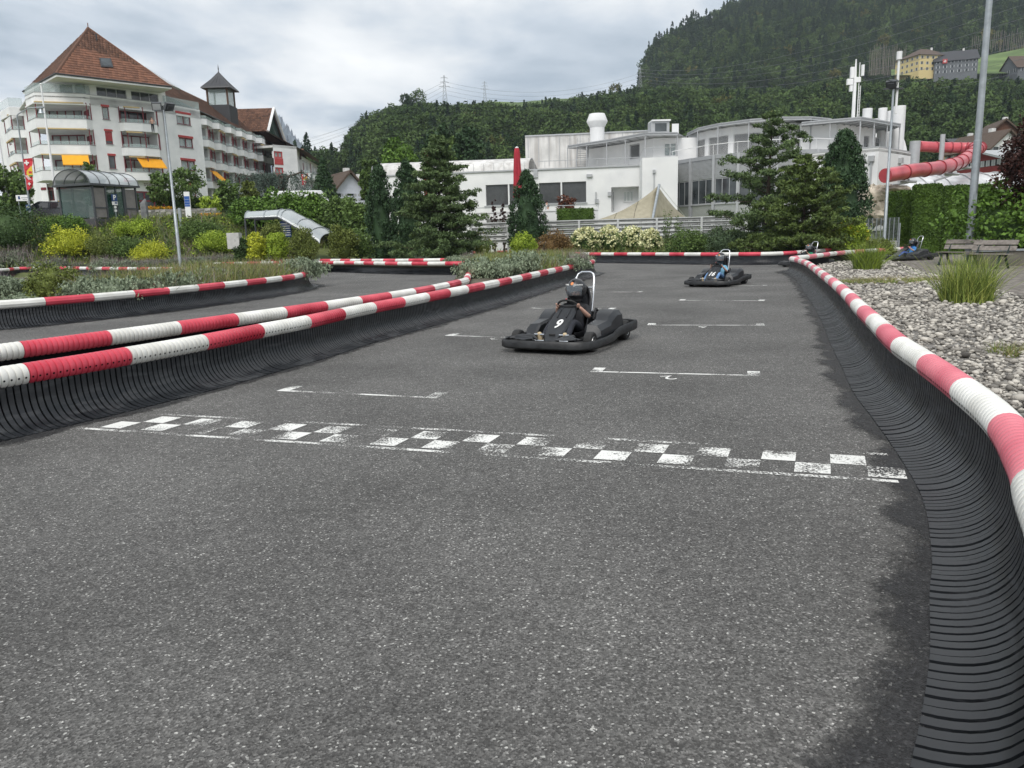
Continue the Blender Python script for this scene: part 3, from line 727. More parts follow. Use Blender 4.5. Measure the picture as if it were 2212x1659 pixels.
p = G(2088, 652, GZ); tuft('tall yellow-green zebra grass clump on the gravel beside the paved path', p, .9, .42, 1100, [(L_grass, .65), (leafm('zebra_blade', (.20, .26, .05), (.42, .45, .12)), .35)], w=.008, lean=.33)
p = G(1872, 582, GZ); tuft('smaller green grass clump on the gravel near the barrier corner', p, .95, .42, 900, [(L_grass, .75), (L_lime, .25)], w=.009)
p = G(2185, 764, GZ); tuft('short grass tuft growing in the gravel at the right edge', p, .16, .22, 320, [(L_grass, .5), (L_dry, .5)], name='grass_tuft', w=.004)
p = G(1905, 609, GZ)
T = thing('ground_cover_mat', 'flat green and straw coloured mat of ground cover lying on the gravel', 'ground cover', p)
q = 3800; a = RNG.uniform(0, 2 * PI, q); r = np.sqrt(RNG.uniform(0, 1, q)); P = np.stack([r * np.cos(a) * 1.35, r * np.sin(a) * .75, np.zeros(q)], 1)
V, F = blades(P, .07 * RNG.uniform(.4, 1.3, q), .8, .007, 2, 1); o = rows_to_obj('blade', V, F, q, L_grass, T); o['kind'] = 'stuff'
q = 900; a = RNG.uniform(0, 2 * PI, q); r = np.sqrt(RNG.uniform(0, 1, q)); P = np.stack([r * np.cos(a) * 1.5 + .2, r * np.sin(a) * .8 - .1, np.zeros(q)], 1)
V, F = blades(P, .16 * RNG.uniform(.4, 1.3, q), .6, .006, 2, 1); o = rows_to_obj('dry_blade', V, F, q, L_dry, T); o['kind'] = 'stuff'
# ------------------------------------------------------------------ planting beds between the barriers
def bed(name, poly, zt, m=M_soil, rim=.0):
    mb = MB(); cx = sum(p[0] for p in poly) / len(poly); cy = sum(p[1] for p in poly) / len(poly); n = len(poly)
    vs = [Vector((x, y, .004)) for x, y in poly] + [Vector((x, y, zt * .6)) for x, y in poly] + [Vector((cx + (x - cx) * .8, cy + (y - cy) * .8, zt)) for x, y in poly]
    fs = [(i, (i + 1) % n, n + (i + 1) % n, n + i) for i in range(n)] + [(n + i, n + (i + 1) % n, 2 * n + (i + 1) % n, 2 * n + i) for i in range(n)] + [tuple(range(2 * n, 3 * n))]
    mb.add(vs, fs); o = mb.build(name, m, smooth=30); o['kind'] = 'structure'; return o
pa = [p for p in offs(PA, .06, 20) if 17.5 < p[1] < 32.2 or p[1] < 0]
pb = [p for p in offs(PB, -.06, 20) if 19.2 < p[1]]
polyAB = pa + [(0.5, 36.5), (-1.6, 38.3), (-4.8, 39.9), (-8, 42.8), (-11.5, 46), (-17, 46)] + [q for q in pb[::-1]]
bed('planting_bed', polyAB, .38)
pc = offs(PC, .06, 20)
polyC = pc + [(-22, 35.0), (-34, 30), (-30, 14)]
bed('planting_bed', polyC, .25)
ORD = 'first second third fourth fifth sixth seventh eighth ninth tenth eleventh twelfth thirteenth fourteenth fifteenth sixteenth seventeenth eighteenth nineteenth twentieth'.split()
ORD += ['twenty-' + x for x in ORD[:9]] + ['thirtieth']
def scatter_poly(poly, n, ylim=(-1e9, 1e9)):
    P = np.array(poly); out = []
    while len(out) < n:
        x = RNG.uniform(P[:, 0].min(), P[:, 0].max(), n * 3); y = RNG.uniform(max(P[:, 1].min(), ylim[0]), min(P[:, 1].max(), ylim[1]), n * 3); k = in_poly(x, y, poly)
        out += list(zip(x[k], y[k]))
    return np.array(out[:n])
# lavender cushions: five shapes shared by all copies
def lav_geo(seed, m, spikes=True):
    r = .45; h = .42; nc = 46
    V, n = bush_geo(r, r, h, m, nc, 52, .026, .12, up=1.2); a = np_mesh('foliage', V, QUAD, n, [m])
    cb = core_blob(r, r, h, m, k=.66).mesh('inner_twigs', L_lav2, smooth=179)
    q = 170; az = RNG.uniform(0, 2 * PI, q); rr = r * .9 * np.sqrt(RNG.uniform(0, 1, q)); P = np.stack([rr * np.cos(az), rr * np.sin(az), h * .5 + 0 * az], 1)
    V, F = blades(P, .34 * RNG.uniform(.6, 1.2, q), .35, .006, 2, .4); c = np_mesh('flower_stem', V, F, q, [L_spike])
    return a, cb, c
LAV = [lav_geo(i, [L_lav, L_lav, L_lav2, L_lav2][i]) for i in range(4)]
LN = [0]
def lavender(x, y, z, s, k, sz=1.0, spikes=.6, label=None, group='grey lavender cushions in the track beds', name='lavender_bush'):
    T = thing(name, label or '', 'lavender', (x, y, z), random.uniform(0, 6), group)
    for me, nm in zip(LAV[k], ('foliage', 'inner_twigs', 'flower_stem')):
        if nm == 'flower_stem' and random.random() > spikes: continue
        o = bpy.data.objects.new(nm, me); COL.objects.link(o); o.parent = T; o.scale = (s, s, s * sz)
        if nm == 'flower_stem': o['kind'] = 'stuff'
    LN[0] += 1
    return T
def near_xy(P, i_frac, d):
    i = int(i_frac * (len(P) - 1)); t = (P[min(i + 5, len(P) - 1)] - P[max(i - 5, 0)]).normalized(); return P[i].x - t.y * d, P[i].y + t.x * d
lab_front = 'grey-green lavender cushion hanging over the left edge barrier of the middle bed'
for _i, (u, v, s, k, sz) in enumerate([(1040, 597, 1.10, 0, 1.0), (1085, 596, 1.0, 0, 1), (1128, 590, 1.15, 1, 1.1), (1170, 584, 1.0, 0, 1.1), (1205, 580, .95, 1, 1), (1240, 577, .95, 0, 1.0), (1020, 566, .9, 1, .9), (985, 562, .9, 0, .8), (945, 559, 1.0, 1, .8), (915, 557, .8, 2, .8), (1060, 563, .9, 2, .9), (1110, 565, .9, 1, .9), (1155, 563, 1.0, 2, .9), (1195, 561, .9, 0, .9), (1225, 560, 1.0, 1, 1), (1255, 566, .8, 0, 1)]):
    if _i in (8, 10, 13, 14): continue
    p = G(u, v + 8, .30); lavender(p.x, p.y, .28, s * 1.4, k, sz, .35, label=('grey-green lavender cushion hanging over the middle bed barrier, %s from the left' if v > 575 else 'smaller lavender cushion further back in the middle bed, %s of the back row') % ORD[_i if v > 575 else _i - 6], group='lavender cushions in the middle bed')
# grasses and herbs of the middle bed
def herb_mass(name, label, poly, n, hs, mats_, z=.3, w=.008, ylim=(-1e9, 1e9), lean=.4, cat='grass'):
    T = thing(name, label, cat, (0, 0, 0)); T['kind'] = 'stuff'
    for m, k in mats_:
        q = int(n * k); X = scatter_poly(poly, q, ylim); P = np.column_stack([X, np.full(q, z)]); V, F = blades(P, hs * RNG.uniform(.4, 1.15, q), lean, w, 3, .7)
        o = rows_to_obj('blade', V, F, q, m, T); o['kind'] = 'stuff'
    return T
herb_mass('dry_grass', 'dry straw coloured grass and herbs filling the middle bed', [(-1.0, 19.6), (.1, 19), (3.1, 30.5), (2.4, 34), (-1.1, 32.6), (-1.1, 25)], 12000, .66, [(L_dry, .30), (L_grass, .25), (L_olive, .3), (L_lav2, .15)], w=.011, ylim=(23.5, 60))
# bed C: far-left island
_CU = [12, -30, 60, 8, 190, 235, 285, 330, 385, 420, 460, 500, 545, 600, 655, 640, 170, 350]
for _i, (u, v, s, k, sz, sp) in enumerate([(12, 632, 1.35, 0, 1.0, .3), (-30, 628, 1.3, 1, 1.0, .3), (60, 645, 1.1, 0, .7, .2), (8, 590 + 22, 1.1, 1, .9, .3), (190, 640, 1.25, 0, 1.1, .2), (235, 640, 1.2, 1, 1.1, .2), (285, 634, 1.25, 0, 1.05, .2), (330, 630, 1.15, 2, 1.0, .3), (385, 625, 1.2, 1, 1.15, .2), (420, 616, 1.0, 0, 1, .3), (460, 608, 1.15, 1, 1.0, .2), (500, 606, .9, 2, 1, .6), (545, 600, 1.0, 2, .9, .6), (600, 590, 1.0, 2, .9, .6), (655, 592, 1.25, 0, 1.15, 0), (640, 584, 1.0, 1, 1.0, .2), (170, 622, 1.0, 2, 1, .6), (350, 608, 1.0, 2, 1, .6)]):
    p = G(u, v + 6, .36); lavender(p.x, p.y, .2, s * (1.1 if u < 390 else 1.3), k, sz, sp * .5, label='grey-green lavender cushion in the far-left bed, %s from the left' % ORD[sorted(_CU).index(u)], group='lavender cushions in the far-left bed')
herb_mass('meadow_herbs', 'low dry and green herbs behind the lavender at the left end of the far-left bed', polyC, 8000, .28, [(L_dry, .25), (L_grass, .25), (L_olive, .3), (L_spike, .2)], z=.2, w=.010, ylim=(19, 40))
herb_mass('meadow_herbs', 'tall dry grasses and herbs filling the right end of the far-left bed', [(-10.6, 18.3), (-8.4, 18.8), (-7.5, 22), (-7.1, 25), (-7.4, 28), (-9, 30), (-12.5, 31.5)], 11000, .78, [(L_dry, .35), (L_grass, .25), (L_olive, .3), (L_spike, .1)], z=.2, w=.010)
for (u, v, s) in [(110, 640, .75), (150, 636, .6), (95, 655, .5)]:
    p = G(u, v, .36); shrub({.75: 'yellow-green shrub with loose twigs beside the grey lavender, far-left bed', .6: 'smaller yellow-green shrub right of the loose twiggy one, far-left bed', .5: 'smallest yellow-green shrub in front of the loose twiggy one, far-left bed'}[s], p, .45 * s / .75, .45 * s / .75, .95 * s / .75, L_olive, 40, 30, .03, .13, name='yellow_shrub', group=None if s > .7 else 'small yellow seedlings')
# ------------------------------------------------------------------ karts
K_black = mat('kart_plastic', (.013, .014, .016), .42, var=.2, vscale=4, col2=(.019, .021, .024), spec=.5)
K_bump = mat('bumper_rubber', (.006, .0065, .0075), .5, var=.4, vscale=9, col2=(.016, .017, .018), bump=.15, bscale=25)
K_tyre = mat('tyre', (.018, .018, .018), .8, var=.3, vscale=20, bump=.2, bscale=80)
K_rim = mat('alloy', (.45, .45, .45), .35, metal=.9)
K_chrome = mat('polished_steel', (.72, .73, .75), .22, metal=1.0, var=.05)
K_seat = mat('seat_shell', (.014, .014, .016), .3, var=.2)
K_num = mat('white_print', (.78, .78, .76), .5, var=.04)
K_frame = mat('frame_steel', (.03, .03, .032), .5, metal=.4)
K_redm = mat('red_button', (.5, .02, .03), .4)
def kart_number(root_panel, txt, M):
    glyph(txt, .27, K_num, 'number', root_panel, M @ Matrix.Diagonal((.72, 1, 1, 1)), thick=.0015, shear=.2, bold=.006)
def make_kart():
    T = thing('kart', 'kart', 'kart', (0, 0, 0))
    out = [(1.02, .0), (1.02, .42), (.985, .56), (.90, .645), (.78, .68), (.55, .69), (.25, .69), (-.05, .675), (-.22, .645), (-.40, .635), (-.58, .665), (-.90, .70), (-1.03, .68), (-1.08, .55), (-1.08, .0)]
    loop = out + [(x, -y) for x, y in out[-2:0:-1]]
    mb = MB(); rows = [[], [], [], [], []]
    n = len(loop)
    for i, (x, y) in enumerate(loop):
        a = Vector(loop[i - 1]); b = Vector(loop[(i + 1) % n]); t = (b - a).normalized(); nn = Vector((-t.y, t.x))
        if nn.dot(Vector((x, y))) < 0: nn = -nn
        lift = .0 if x > .0 else min(1, -x / .8) * .07; h = .118 if x > .1 else .118 + min(1, (.1 - x) / .7) * .03
        for r_, (d, z) in enumerate([(.0, .065), (.022, .085), (.022, .065 + h - .03), (.0, .065 + h), (-.022, .065 + h - .01)]):
            rows[r_].append(Vector((x + nn.x * d, y + nn.y * d, z + lift)))
    rows.append([v + Vector((0, 0, 0)) for v in rows[0]]); rows[5] = [Vector((v.x * .975, v.y * .965, v.z)) for v in rows[0]]
    mb.sheet(rows, closed=True); mb.build('bumper', K_bump, T, smooth=45)
    mb = MB(); mb.prism([(.95, -.42), (.95, .42), (.78, .58), (-.9, .52), (-.9, -.52), (.78, -.58)], .055, .075); mb.box(-.2, .85, -.26, -.235, .07, .11); mb.box(-.2, .85, .235, .26, .07, .11); mb.box(.56, .64, -.5, .5, .11, .14); mb.box(-.66, -.6, -.5, .5, .12, .15)
    mb.build('floor_pan', K_frame, T)
    # front pads beside the nose
    for s in (1, -1):
        mb = MB()
        mb.add([(.98, s * .20, .21), (.93, s * .56, .225), (.60, s * .63, .235), (.40, s * .60, .245), (.42, s * .40, .255), (.62, s * .32, .235), (.86, s * .16, .21),
                (.97, s * .20, .12), (.92, s * .54, .12), (.60, s * .60, .12), (.40, s * .58, .12), (.42, s * .40, .12), (.62, s * .32, .12), (.86, s * .16, .12)][0:14],
               [(0, 1, 2, 3, 4, 5, 6) if s < 0 else (6, 5, 4, 3, 2, 1, 0)] + [((i + 1) % 7, i, i + 7, (i + 1) % 7 + 7) if s < 0 else (i, (i + 1) % 7, (i + 1) % 7 + 7, i + 7) for i in range(7)])
        # open deck: only a rim strip like the real pad
        mb = MB(); P_ = [(.97, s * .50, .235), (.86, s * .36, .255), (.76, s * .24, .235), (.80, s * .16, .205)]
        mb.tube([Vector(p) - Vector((0, 0, .03)) for p in P_], [.02, .032, .03, .015], 8)
        mb.add([(.96, s * .58, .22), (.93, s * .40, .24), (.84, s * .22, .215), (.92, s * .16, .20), (.99, s * .3, .19)], [(0, 1, 2, 3, 4) if s > 0 else (4, 3, 2, 1, 0)])
        mb.blob((.72, s * .33, .185), (.11, .045, .06), 10, 6)
        mb.build('front_pad', K_black, T, smooth=40)
    # nose fairing: inclined panel
    sec = [(.02, .60, .085, .03), (.00, .585, .125, .06), (.14, .50, .155, .09), (.34, .385, .165, .11), (.52, .275, .15, .11), (.66, .185, .115, .09), (.73, .135, .085, .05), (.735, .10, .08, .01)]
    mb = MB(); rows = []
    for x, z, w, dp in sec:
        rows.append([Vector((x - .02, -w * .93, z - dp)), Vector((x, -w, z - .012)), Vector((x + .004, -w * .86, z + .012)), Vector((x + .004, 0, z + .02)), Vector((x + .004, w * .86, z + .012)), Vector((x, w, z - .012)), Vector((x - .02, w * .93, z - dp))])
    mb.sheet(rows); mb.add(rows[-1], [tuple(range(7))]); mb.add(rows[0], [tuple(range(6, -1, -1))])
    mb.tube([(.04, .05, .575), (.17, .075, .505), (.30, .07, .435)], .008, 6); mb.tube([(.04, -.05, .575), (.17, -.075, .505), (.30, -.07, .435)], .008, 6)
    nose = mb.build('nose_fairing', K_black, T, smooth=35)
    b = MB(); b.prism([(.60, -.035), (.60, .035), (.66, .045), (.66, -.045)], .215, .235, Matrix.Translation((0, 0, .0)) @ Matrix.Rotation(.0, 4, 'Y')); b.build('clip', K_tyre, nose)
    for s in (1, -1):
        # side pod: faceted body
        S = [(.42, .38, .48, .10, .16), (.26, .35, .59, .10, .335), (-.10, .34, .62, .10, .375), (-.15, .33, .61, .12, .42), (-.34, .31, .63, .14, .50), (-.58, .32, .62, .16, .485), (-.72, .34, .50, .24, .36), (-.78, .36, .46, .26, .28)]
        mb = MB(); rows = []
        for x, y0, y1, z0, z1 in S:
            rows.append([Vector((x, s * y0, z0)), Vector((x, s * y0, z1 - .03)), Vector((x, s * (y0 + .03), z1)), Vector((x - .01, s * (y1 - .07), z1 - .015)), Vector((x, s * (y1 - .01), z1 - .085)), Vector((x, s * y1, z0 + (z1 - z0) * .35)), Vector((x, s * y1, z0))])
        if s < 0: rows = [r[::-1] for r in rows]
        mb.sheet(rows); mb.add(rows[0], [tuple(range(6, -1, -1))]); mb.add(rows[-1], [tuple(range(7))]); mb.build('side_pod', K_black, T, smooth=33)
    # seat
    mb = MB(); rows = []
    for x, z, w in [(.12, .10, .15), (-.02, .085, .17), (-.20, .10, .19), (-.30, .20, .20), (-.38, .38, .20), (-.47, .58, .18), (-.53, .70, .13), (-.55, .745, .06)]:
        rows.append([Vector((x + .10, -w, z + .10)), Vector((x + .03, -w * .9, z + .03)), Vector((x, -w * .5, z)), Vector((x, w * .5, z)), Vector((x + .03, w * .9, z + .03)), Vector((x + .10, w, z + .10))])
    mb.sheet(rows)
    e1 = [r[0] for r in rows]; e2 = [r[-1] for r in rows]
    mb.tube(e1, .014, 6); mb.tube(e2, .014, 6); mb.tube([r for r in rows[-1]], .014, 6); o = mb.build('seat', K_seat, T, smooth=50)
    sm = o.modifiers.new('thickness', 'SOLIDIFY'); sm.thickness = .012
    # head hoop
    mb = MB(); hp = [(-.50, -.15, .45), (-.56, -.155, .70), (-.62, -.15, .93), (-.66, -.125, 1.0), (-.675, -.07, 1.03), (-.675, .07, 1.03), (-.66, .125, 1.0), (-.62, .15, .93), (-.56, .155, .70), (-.50, .15, .45)]
    mb.tube(hp, .017, 10); mb.tube([(-.59, -.152, .80), (-.59, .152, .80)], .012, 8); mb.build('head_hoop', K_chrome, T, smooth=50)
    for (x, y, r, w) in [(.60, .555, .14, .12), (.60, -.555, .14, .12), (-.74, .56, .15, .17), (-.74, -.56, .15, .17)]:
        M_ = Matrix.Translation((x, y, r)) @ Matrix.Rotation(PI / 2, 4, 'X')
        mb = MB(); mb.lathe([(r * .5, -w / 2 * .9), (r * .85, -w / 2), (r * .97, -w / 2 * .8), (r, -w / 4), (r, w / 4), (r * .97, w / 2 * .8), (r * .85, w / 2), (r * .5, w / 2 * .9)], 22, M_); tw = mb.build('wheel', K_tyre, T, smooth=40)
        mb = MB(); s = 1 if y > 0 else -1
        Mr = Matrix.Translation((x, y + s * (w / 2 * .82), r)) @ Matrix.Rotation(-PI / 2 * s, 4, 'X')
        mb.lathe([(r * .55, .0), (r * .52, .012), (r * .45, .004), (r * .2, .002), (r * .18, .016), (.001, .018)], 16, Mr, caps=False)
        for k in range(5):
            q = 2 * PI * k / 5; mb.tube([Mr @ Vector((r * .33 * math.cos(q), r * .33 * math.sin(q), -.002)), Mr @ Vector((r * .33 * math.cos(q), r * .33 * math.sin(q), .008))], .006, 6)
        mb.build('rim', K_rim, tw, smooth=40)
    # steering wheel and column
    Ms = Matrix.Translation((.055, 0, .575)) @ Matrix.Rotation(math.radians(-52), 4, 'Y')
    mb = MB(); ring = []
    for k in range(28):
        q = 2 * PI * k / 28; x = .115 * math.cos(q); y = .158 * math.sin(q)
        if x < -.085: x = -.085
        ring.append(Ms @ Vector((x, y, 0)))
    mb.tube(ring, .0155, 8, closed=True); sw = mb.build('steering_wheel', K_tyre, T, smooth=60)
    mb = MB(); mb.tube([Ms @ Vector((0, -.14, 0)), Ms @ Vector((0, 0, -.01)), Ms @ Vector((0, .14, 0))], [.014, .028, .014], 6); mb.tube([Ms @ Vector((-.08, 0, 0)), Ms @ Vector((0, 0, -.01))], .015, 6); mb.tube([Ms @ Vector((0, 0, 0)), (.45, 0, .16)], .013, 8); mb.build('hub', K_frame, sw, smooth=60)
    mb = MB(); mb.box(-.012, .012, -.012, .012, -.0, .010, Ms @ Matrix.Translation((.113, 0, .012))); mb.build('marker', K_redm, sw)
    for s in (1, -1):
        mb = MB(); mb.tube([(.66, s * .19 - .075, .225), (.66, s * .19 + .075, .225)], .012, 8); mb.tube([(.64, s * .19 - .065, .225), (.63, s * .19 - .065, .08)], .009, 6); mb.tube([(.64, s * .19 + .065, .225), (.63, s * .19 + .065, .08)], .009, 6); mb.tube([(.66, s * .19 - .07, .14), (.66, s * .19 + .07, .14)], .009, 6); mb.tube([(.60, s * .16, .09), (.34, s * .2, .30)], .006, 6)
        mb.build('pedal', K_chrome, T, smooth=50)
    mb = MB(); mb.box(-1.0, -.70, -.28, .28, .16, .34); mb.box(-.95, -.76, -.2, .2, .34, .42); mb.tube([(-.7, .1, .3), (-.8, .1, .46), (-.95, .1, .4)], .02, 8); o = mb.build('engine', K_frame, T)
    bv = o.modifiers.new('bevel', 'BEVEL'); bv.width = .02; bv.segments = 2
    return T
# ------------------------------------------------------------------ people
SKIN = mat('skin', (.55, .33, .25), .55, var=.05); 
def skin_body(name, J, E, R, tags, mats_, parent, extra=None, lv=1):
    """J joints {name: pos}, E edges, R radius, tags {edge: material index}; one continuous surface"""
    names = list(J); me = bpy.data.meshes.new(name); me.from_pydata([J[k] for k in names], [(names.index(a), names.index(b)) for a, b in E], [])
    ob = bpy.data.objects.new('tmp', me); COL.objects.link(ob)
    sk = ob.modifiers.new('s', 'SKIN'); sk.use_smooth_shade = True
    if not me.skin_vertices: me.skin_vertices.new()
    for i, k in enumerate(names):
        r = R[k]; me.skin_vertices[0].data[i].radius = r if hasattr(r, '__len__') else (r, r); me.skin_vertices[0].data[i].use_root = (i == 0)
    ss = ob.modifiers.new('u', 'SUBSURF'); ss.levels = lv
    dg = bpy.context.evaluated_depsgraph_get(); em = bpy.data.meshes.new_from_object(ob.evaluated_get(dg)); bpy.data.objects.remove(ob)
    mb = MB(); mb.v = [tuple(v.co) for v in em.vertices]; mb.f = [tuple(p.vertices) for p in em.polygons]
    mb.ms = list(mats_); seg = [(Vector(J[a]), Vector(J[b]), tags.get((a, b), 0)) for a, b in E]; mb.m = []
    for p in em.polygons:
        c = p.center; best = 1e9; bi = 0
        for a, b, t in seg:
            d = b - a; q = max(0, min(1, (c - a).dot(d) / max(d.length_squared, 1e-9))); dd = (a + d * q - c).length
            if dd < best: best = dd; bi = t
        mb.m.append(bi)
    if extra: extra(mb)
    me = mb.mesh('body', None, smooth=179); return link('body', me, parent)
def helmet(parent, c, yaw=0, s=1.0, marks=True):
    HM = mat('helmet_shell', (.02, .02, .023), .3, var=.15, spec=.6); VM = mat('visor', (.14, .16, .18), .05, var=.05, alpha=.58, spec=1.0)
    M_ = Matrix.Translation(c) @ Matrix.Rotation(yaw, 4, 'Z') @ Matrix.Scale(s, 4)
    def pt(th, ph, k=1.0):
        x = math.cos(ph) * math.sin(th); y = math.sin(ph) * math.sin(th); z = math.cos(th)
        rx = .148 if z > -.2 else .148 * (1 - .25 * (-.2 - z)); fx = 1 + (.16 * max(0, x) * max(0, min(1, -z * 1.6 + .1)))
        return M_ @ Vector((x * rx * k * fx, y * .128 * k, z * .150 * k - .005))
    mb = MB(); ns = 36; nt = 20; ths = [.02 + (2.62 - .02) * i / nt for i in range(nt + 1)]
    grid = [[pt(t, 2 * PI * j / ns) for j in range(ns)] for t in ths]
    vs = [p for r in grid for p in r]; fs = []
    for i in range(nt):
        for j in range(ns):
            ph = 2 * PI * (j + .5) / ns; ph = ph if ph < PI else ph - 2 * PI; t = (ths[i] + ths[i + 1]) / 2
            if abs(ph) < 1.02 and 1.22 < t < 1.93: continue
            fs.append((i * ns + j, (i + 1) * ns + j, (i + 1) * ns + (j + 1) % ns, i * ns + (j + 1) % ns))
    mb.add(vs, fs); mb.add(grid[0], [tuple(range(ns))])
    mb.tube([pt(2.62, q, 1.0) for q in [2 * PI * j / 24 for j in range(24)]], .012 * s, 6, closed=True)
    mb.tube([pt(2.05 - .05 * math.cos(q), q, 1.01) for q in [-1.2 + 2.4 * j / 14 for j in range(15)]], .006 * s, 5)
    h = mb.build('helmet', HM, parent, smooth=60)
    mb = MB(); rows = [[pt(t, q, 1.035) for q in [-1.15 + 2.3 * j / 16 for j in range(17)]] for t in [1.12 + .86 * i / 6 for i in range(7)]]
    mb.sheet(rows[::-1]); mb.build('visor', VM, h, smooth=179)
    for sg in (1, -1):
        mb = MB(); cc = pt(1.50, sg * 1.35, 1.0); nn = (cc - M_ @ Vector((0, 0, 0))).normalized(); mb.tube([cc, cc + nn * .014], [.034 * s, .028 * s], 14); mb.build('visor_pivot', K_frame, h, smooth=50)
    if marks:
        mb = MB(); a = MATS.get('logo_red') or mat('logo_red', (.75, .12, .06), .4, var=.3, col2=(.75, .45, .12))
        rows = [[pt(.93 + .16 * math.sin(w) * k, .05 + .2 * math.cos(w) * k, 1.012) for w in [2 * PI * j / 14 for j in range(14)]] for k in (.02, 1)]
        mb.sheet(rows, closed=True); mb.build('emblem', a, h, smooth=179)
        mb = MB(); mb.tube([pt(.55, .1, 1.0), pt(.62, .1, 1.03), pt(.75, .1, 1.0)], [.01, .022, .012], 8); mb.build('vent', K_frame, h, smooth=179)
        for sg in (1, -1):
            p = pt(1.08, sg * .78, 1.012); nn = (p - M_ @ Vector((0, 0, 0))).normalized(); t = Vector((0, 0, 1)).cross(nn).normalized(); u_ = nn.cross(t)
            Mx = Matrix((t, u_, nn)).transposed().to_4x4(); Mx.translation = p
            glyph('Tenderbike', .026 * s, K_num, 'lettering', h, Mx, thick=.003)
    return h
def driver(label, shirt, trousers, shoes, loc, rz, look=0.0, hs=1.0, group='people driving karts', marks=True, s=.955):
    T = thing('person', label, 'person', loc, rz, group)
    ms = [shirt, trousers, shoes, SKIN]
    J = {'pel': (-.20, 0, .21), 'abd': (-.25, 0, .33), 'chest': (-.30, 0, .45), 'neckb': (-.30, 0, .565), 'neck': (-.285, 0, .63), 'head': (-.27, 0, .70), 'crown': (-.27, 0, .775)}
    E = [('pel', 'abd'), ('abd', 'chest'), ('chest', 'neckb'), ('neckb', 'neck'), ('neck', 'head'), ('head', 'crown')]
    R = {'pel': (.13, .10), 'abd': (.12, .09), 'chest': (.135, .10), 'neckb': .065, 'neck': .045, 'head': .085, 'crown': .075}
    tags = {E[0]: 0, E[1]: 0, E[2]: 0, E[3]: 0, E[4]: 3, E[5]: 3}
    for sg, n in ((1, 'l'), (-1, 'r')):
        J.update({'sh' + n: (-.29, sg * .155, .52), 'ua' + n: (-.235, sg * .205, .46), 'el' + n: (-.16, sg * .235, .40), 'fa' + n: (-.06, sg * .215, .465), 'wr' + n: (.02, sg * .185, .535), 'ha' + n: (.045, sg * .168, .56),
                  'hip' + n: (-.14, sg * .085, .20), 'th' + n: (.06, sg * .12, .30), 'kn' + n: (.26, sg * .15, .36), 'ca' + n: (.42, sg * .17, .26), 'an' + n: (.575, sg * .185, .145), 'he' + n: (.60, sg * .19, .115), 'to' + n: (.645, sg * .195, .26)})
        R.update({'sh' + n: .062, 'ua' + n: .052, 'el' + n: .038, 'fa' + n: .036, 'wr' + n: .026, 'ha' + n: (.032, .02), 'hip' + n: .085, 'th' + n: .078, 'kn' + n: .058, 'ca' + n: .052, 'an' + n: .04, 'he' + n: .04, 'to' + n: .035})
        ch = [('chest', 'sh'), ('sh', 'ua'), ('ua', 'el'), ('el', 'fa'), ('fa', 'wr'), ('wr', 'ha'), ('pel', 'hip'), ('hip', 'th'), ('th', 'kn'), ('kn', 'ca'), ('ca', 'an'), ('an', 'he'), ('he', 'to')]
        for (a, b), t in zip(ch, [0, 0, 0, 3, 3, 3, 1, 1, 1, 1, 1, 2, 2]):
            a = a if a in ('chest', 'pel') else a + n; e = (a, b + n); E.append(e); tags[e] = t
    def fingers(mb):
        for sg in (1, -1):
            w = Vector((.055, sg * .158, .575)); ax = Vector((.5, 0, .62)).normalized()      # runs along the wheel rim
            for k in range(4):
                o = ax * (-.028 + .019 * k); L_ = [.95, 1.05, 1, .8][k]
                p0 = w + o + Vector((-.012, sg * .022, -.002)); p1 = p0 + Vector((.024, -sg * .002, .008)) * L_; p2 = p1 + Vector((.006, -sg * .028, -.006)) * L_; p3 = p2 + Vector((-.02, -sg * .012, -.012)) * L_
                mb.tube([p0, p1, p2, p3], [.0095, .009, .0085, .006], 6, mat=SKIN)
            t0 = w + Vector((-.022, sg * .015, -.012)); mb.tube([t0, t0 + Vector((-.002, -sg * .024, .016)), t0 + Vector((.012, -sg * .042, .026))], [.011, .010, .007], 6, mat=SKIN)
        # face: nose, eyes, mouth, ears
        c = Vector((-.27, 0, .735)); f = Matrix.Translation(c) @ Matrix.Rotation(look, 4, 'Z')
        mb.blob(f @ Vector((.088, 0, -.01)), (.016, .012, .02), 8, 6, mat=SKIN)
        EY = mat('eye', (.03, .02, .015), .2); LP = mat('lips', (.42, .16, .14), .5)
        for sg in (1, -1): mb.blob(f @ Vector((.078, sg * .03, .012)), (.010, .012, .008), 8, 6, mat=EY); mb.blob(f @ Vector((0, sg * .086, -.01)), (.018, .008, .028), 8, 6, mat=SKIN)
        mb.blob(f @ Vector((.079, 0, -.045)), (.008, .022, .006), 8, 6, mat=LP)
    b = skin_body('body', J, E, R, tags, ms, T, fingers)
    helmet(T, (-.265, 0, .785), look, hs * 1.13, marks)
    T.scale = (s, s, s)
    T.location = Vector(loc) + Vector((0, 0, .0))
    return T
C_blk = mat('black_cloth', (.016, .017, .020), .9, var=.3, vscale=12, bump=.3, bscale=30)
C_blk2 = mat('dark_trousers', (.020, .022, .030), .9, var=.3, vscale=12, bump=.3, bscale=30)
C_blue = mat('blue_shirt', (.05, .22, .55), .9, var=.2, vscale=10, bump=.3, bscale=30)
C_teal = mat('pale_blue_shirt', (.16, .36, .50), .9, var=.2, vscale=10, bump=.3, bscale=30)
C_jean = mat('light_jeans', (.13, .25, .46), .9, var=.25, vscale=10, bump=.3, bscale=30)
C_navy = mat('royal_blue_trousers', (.025, .06, .32), .9, var=.25, vscale=10, bump=.3, bscale=30)
C_green = mat('green_shirt', (.02, .22, .12), .9, var=.2, vscale=10, bump=.3, bscale=30)
C_beige = mat('beige_sole', (.48, .38, .24), .8, var=.15, vscale=10)
kart = make_kart()
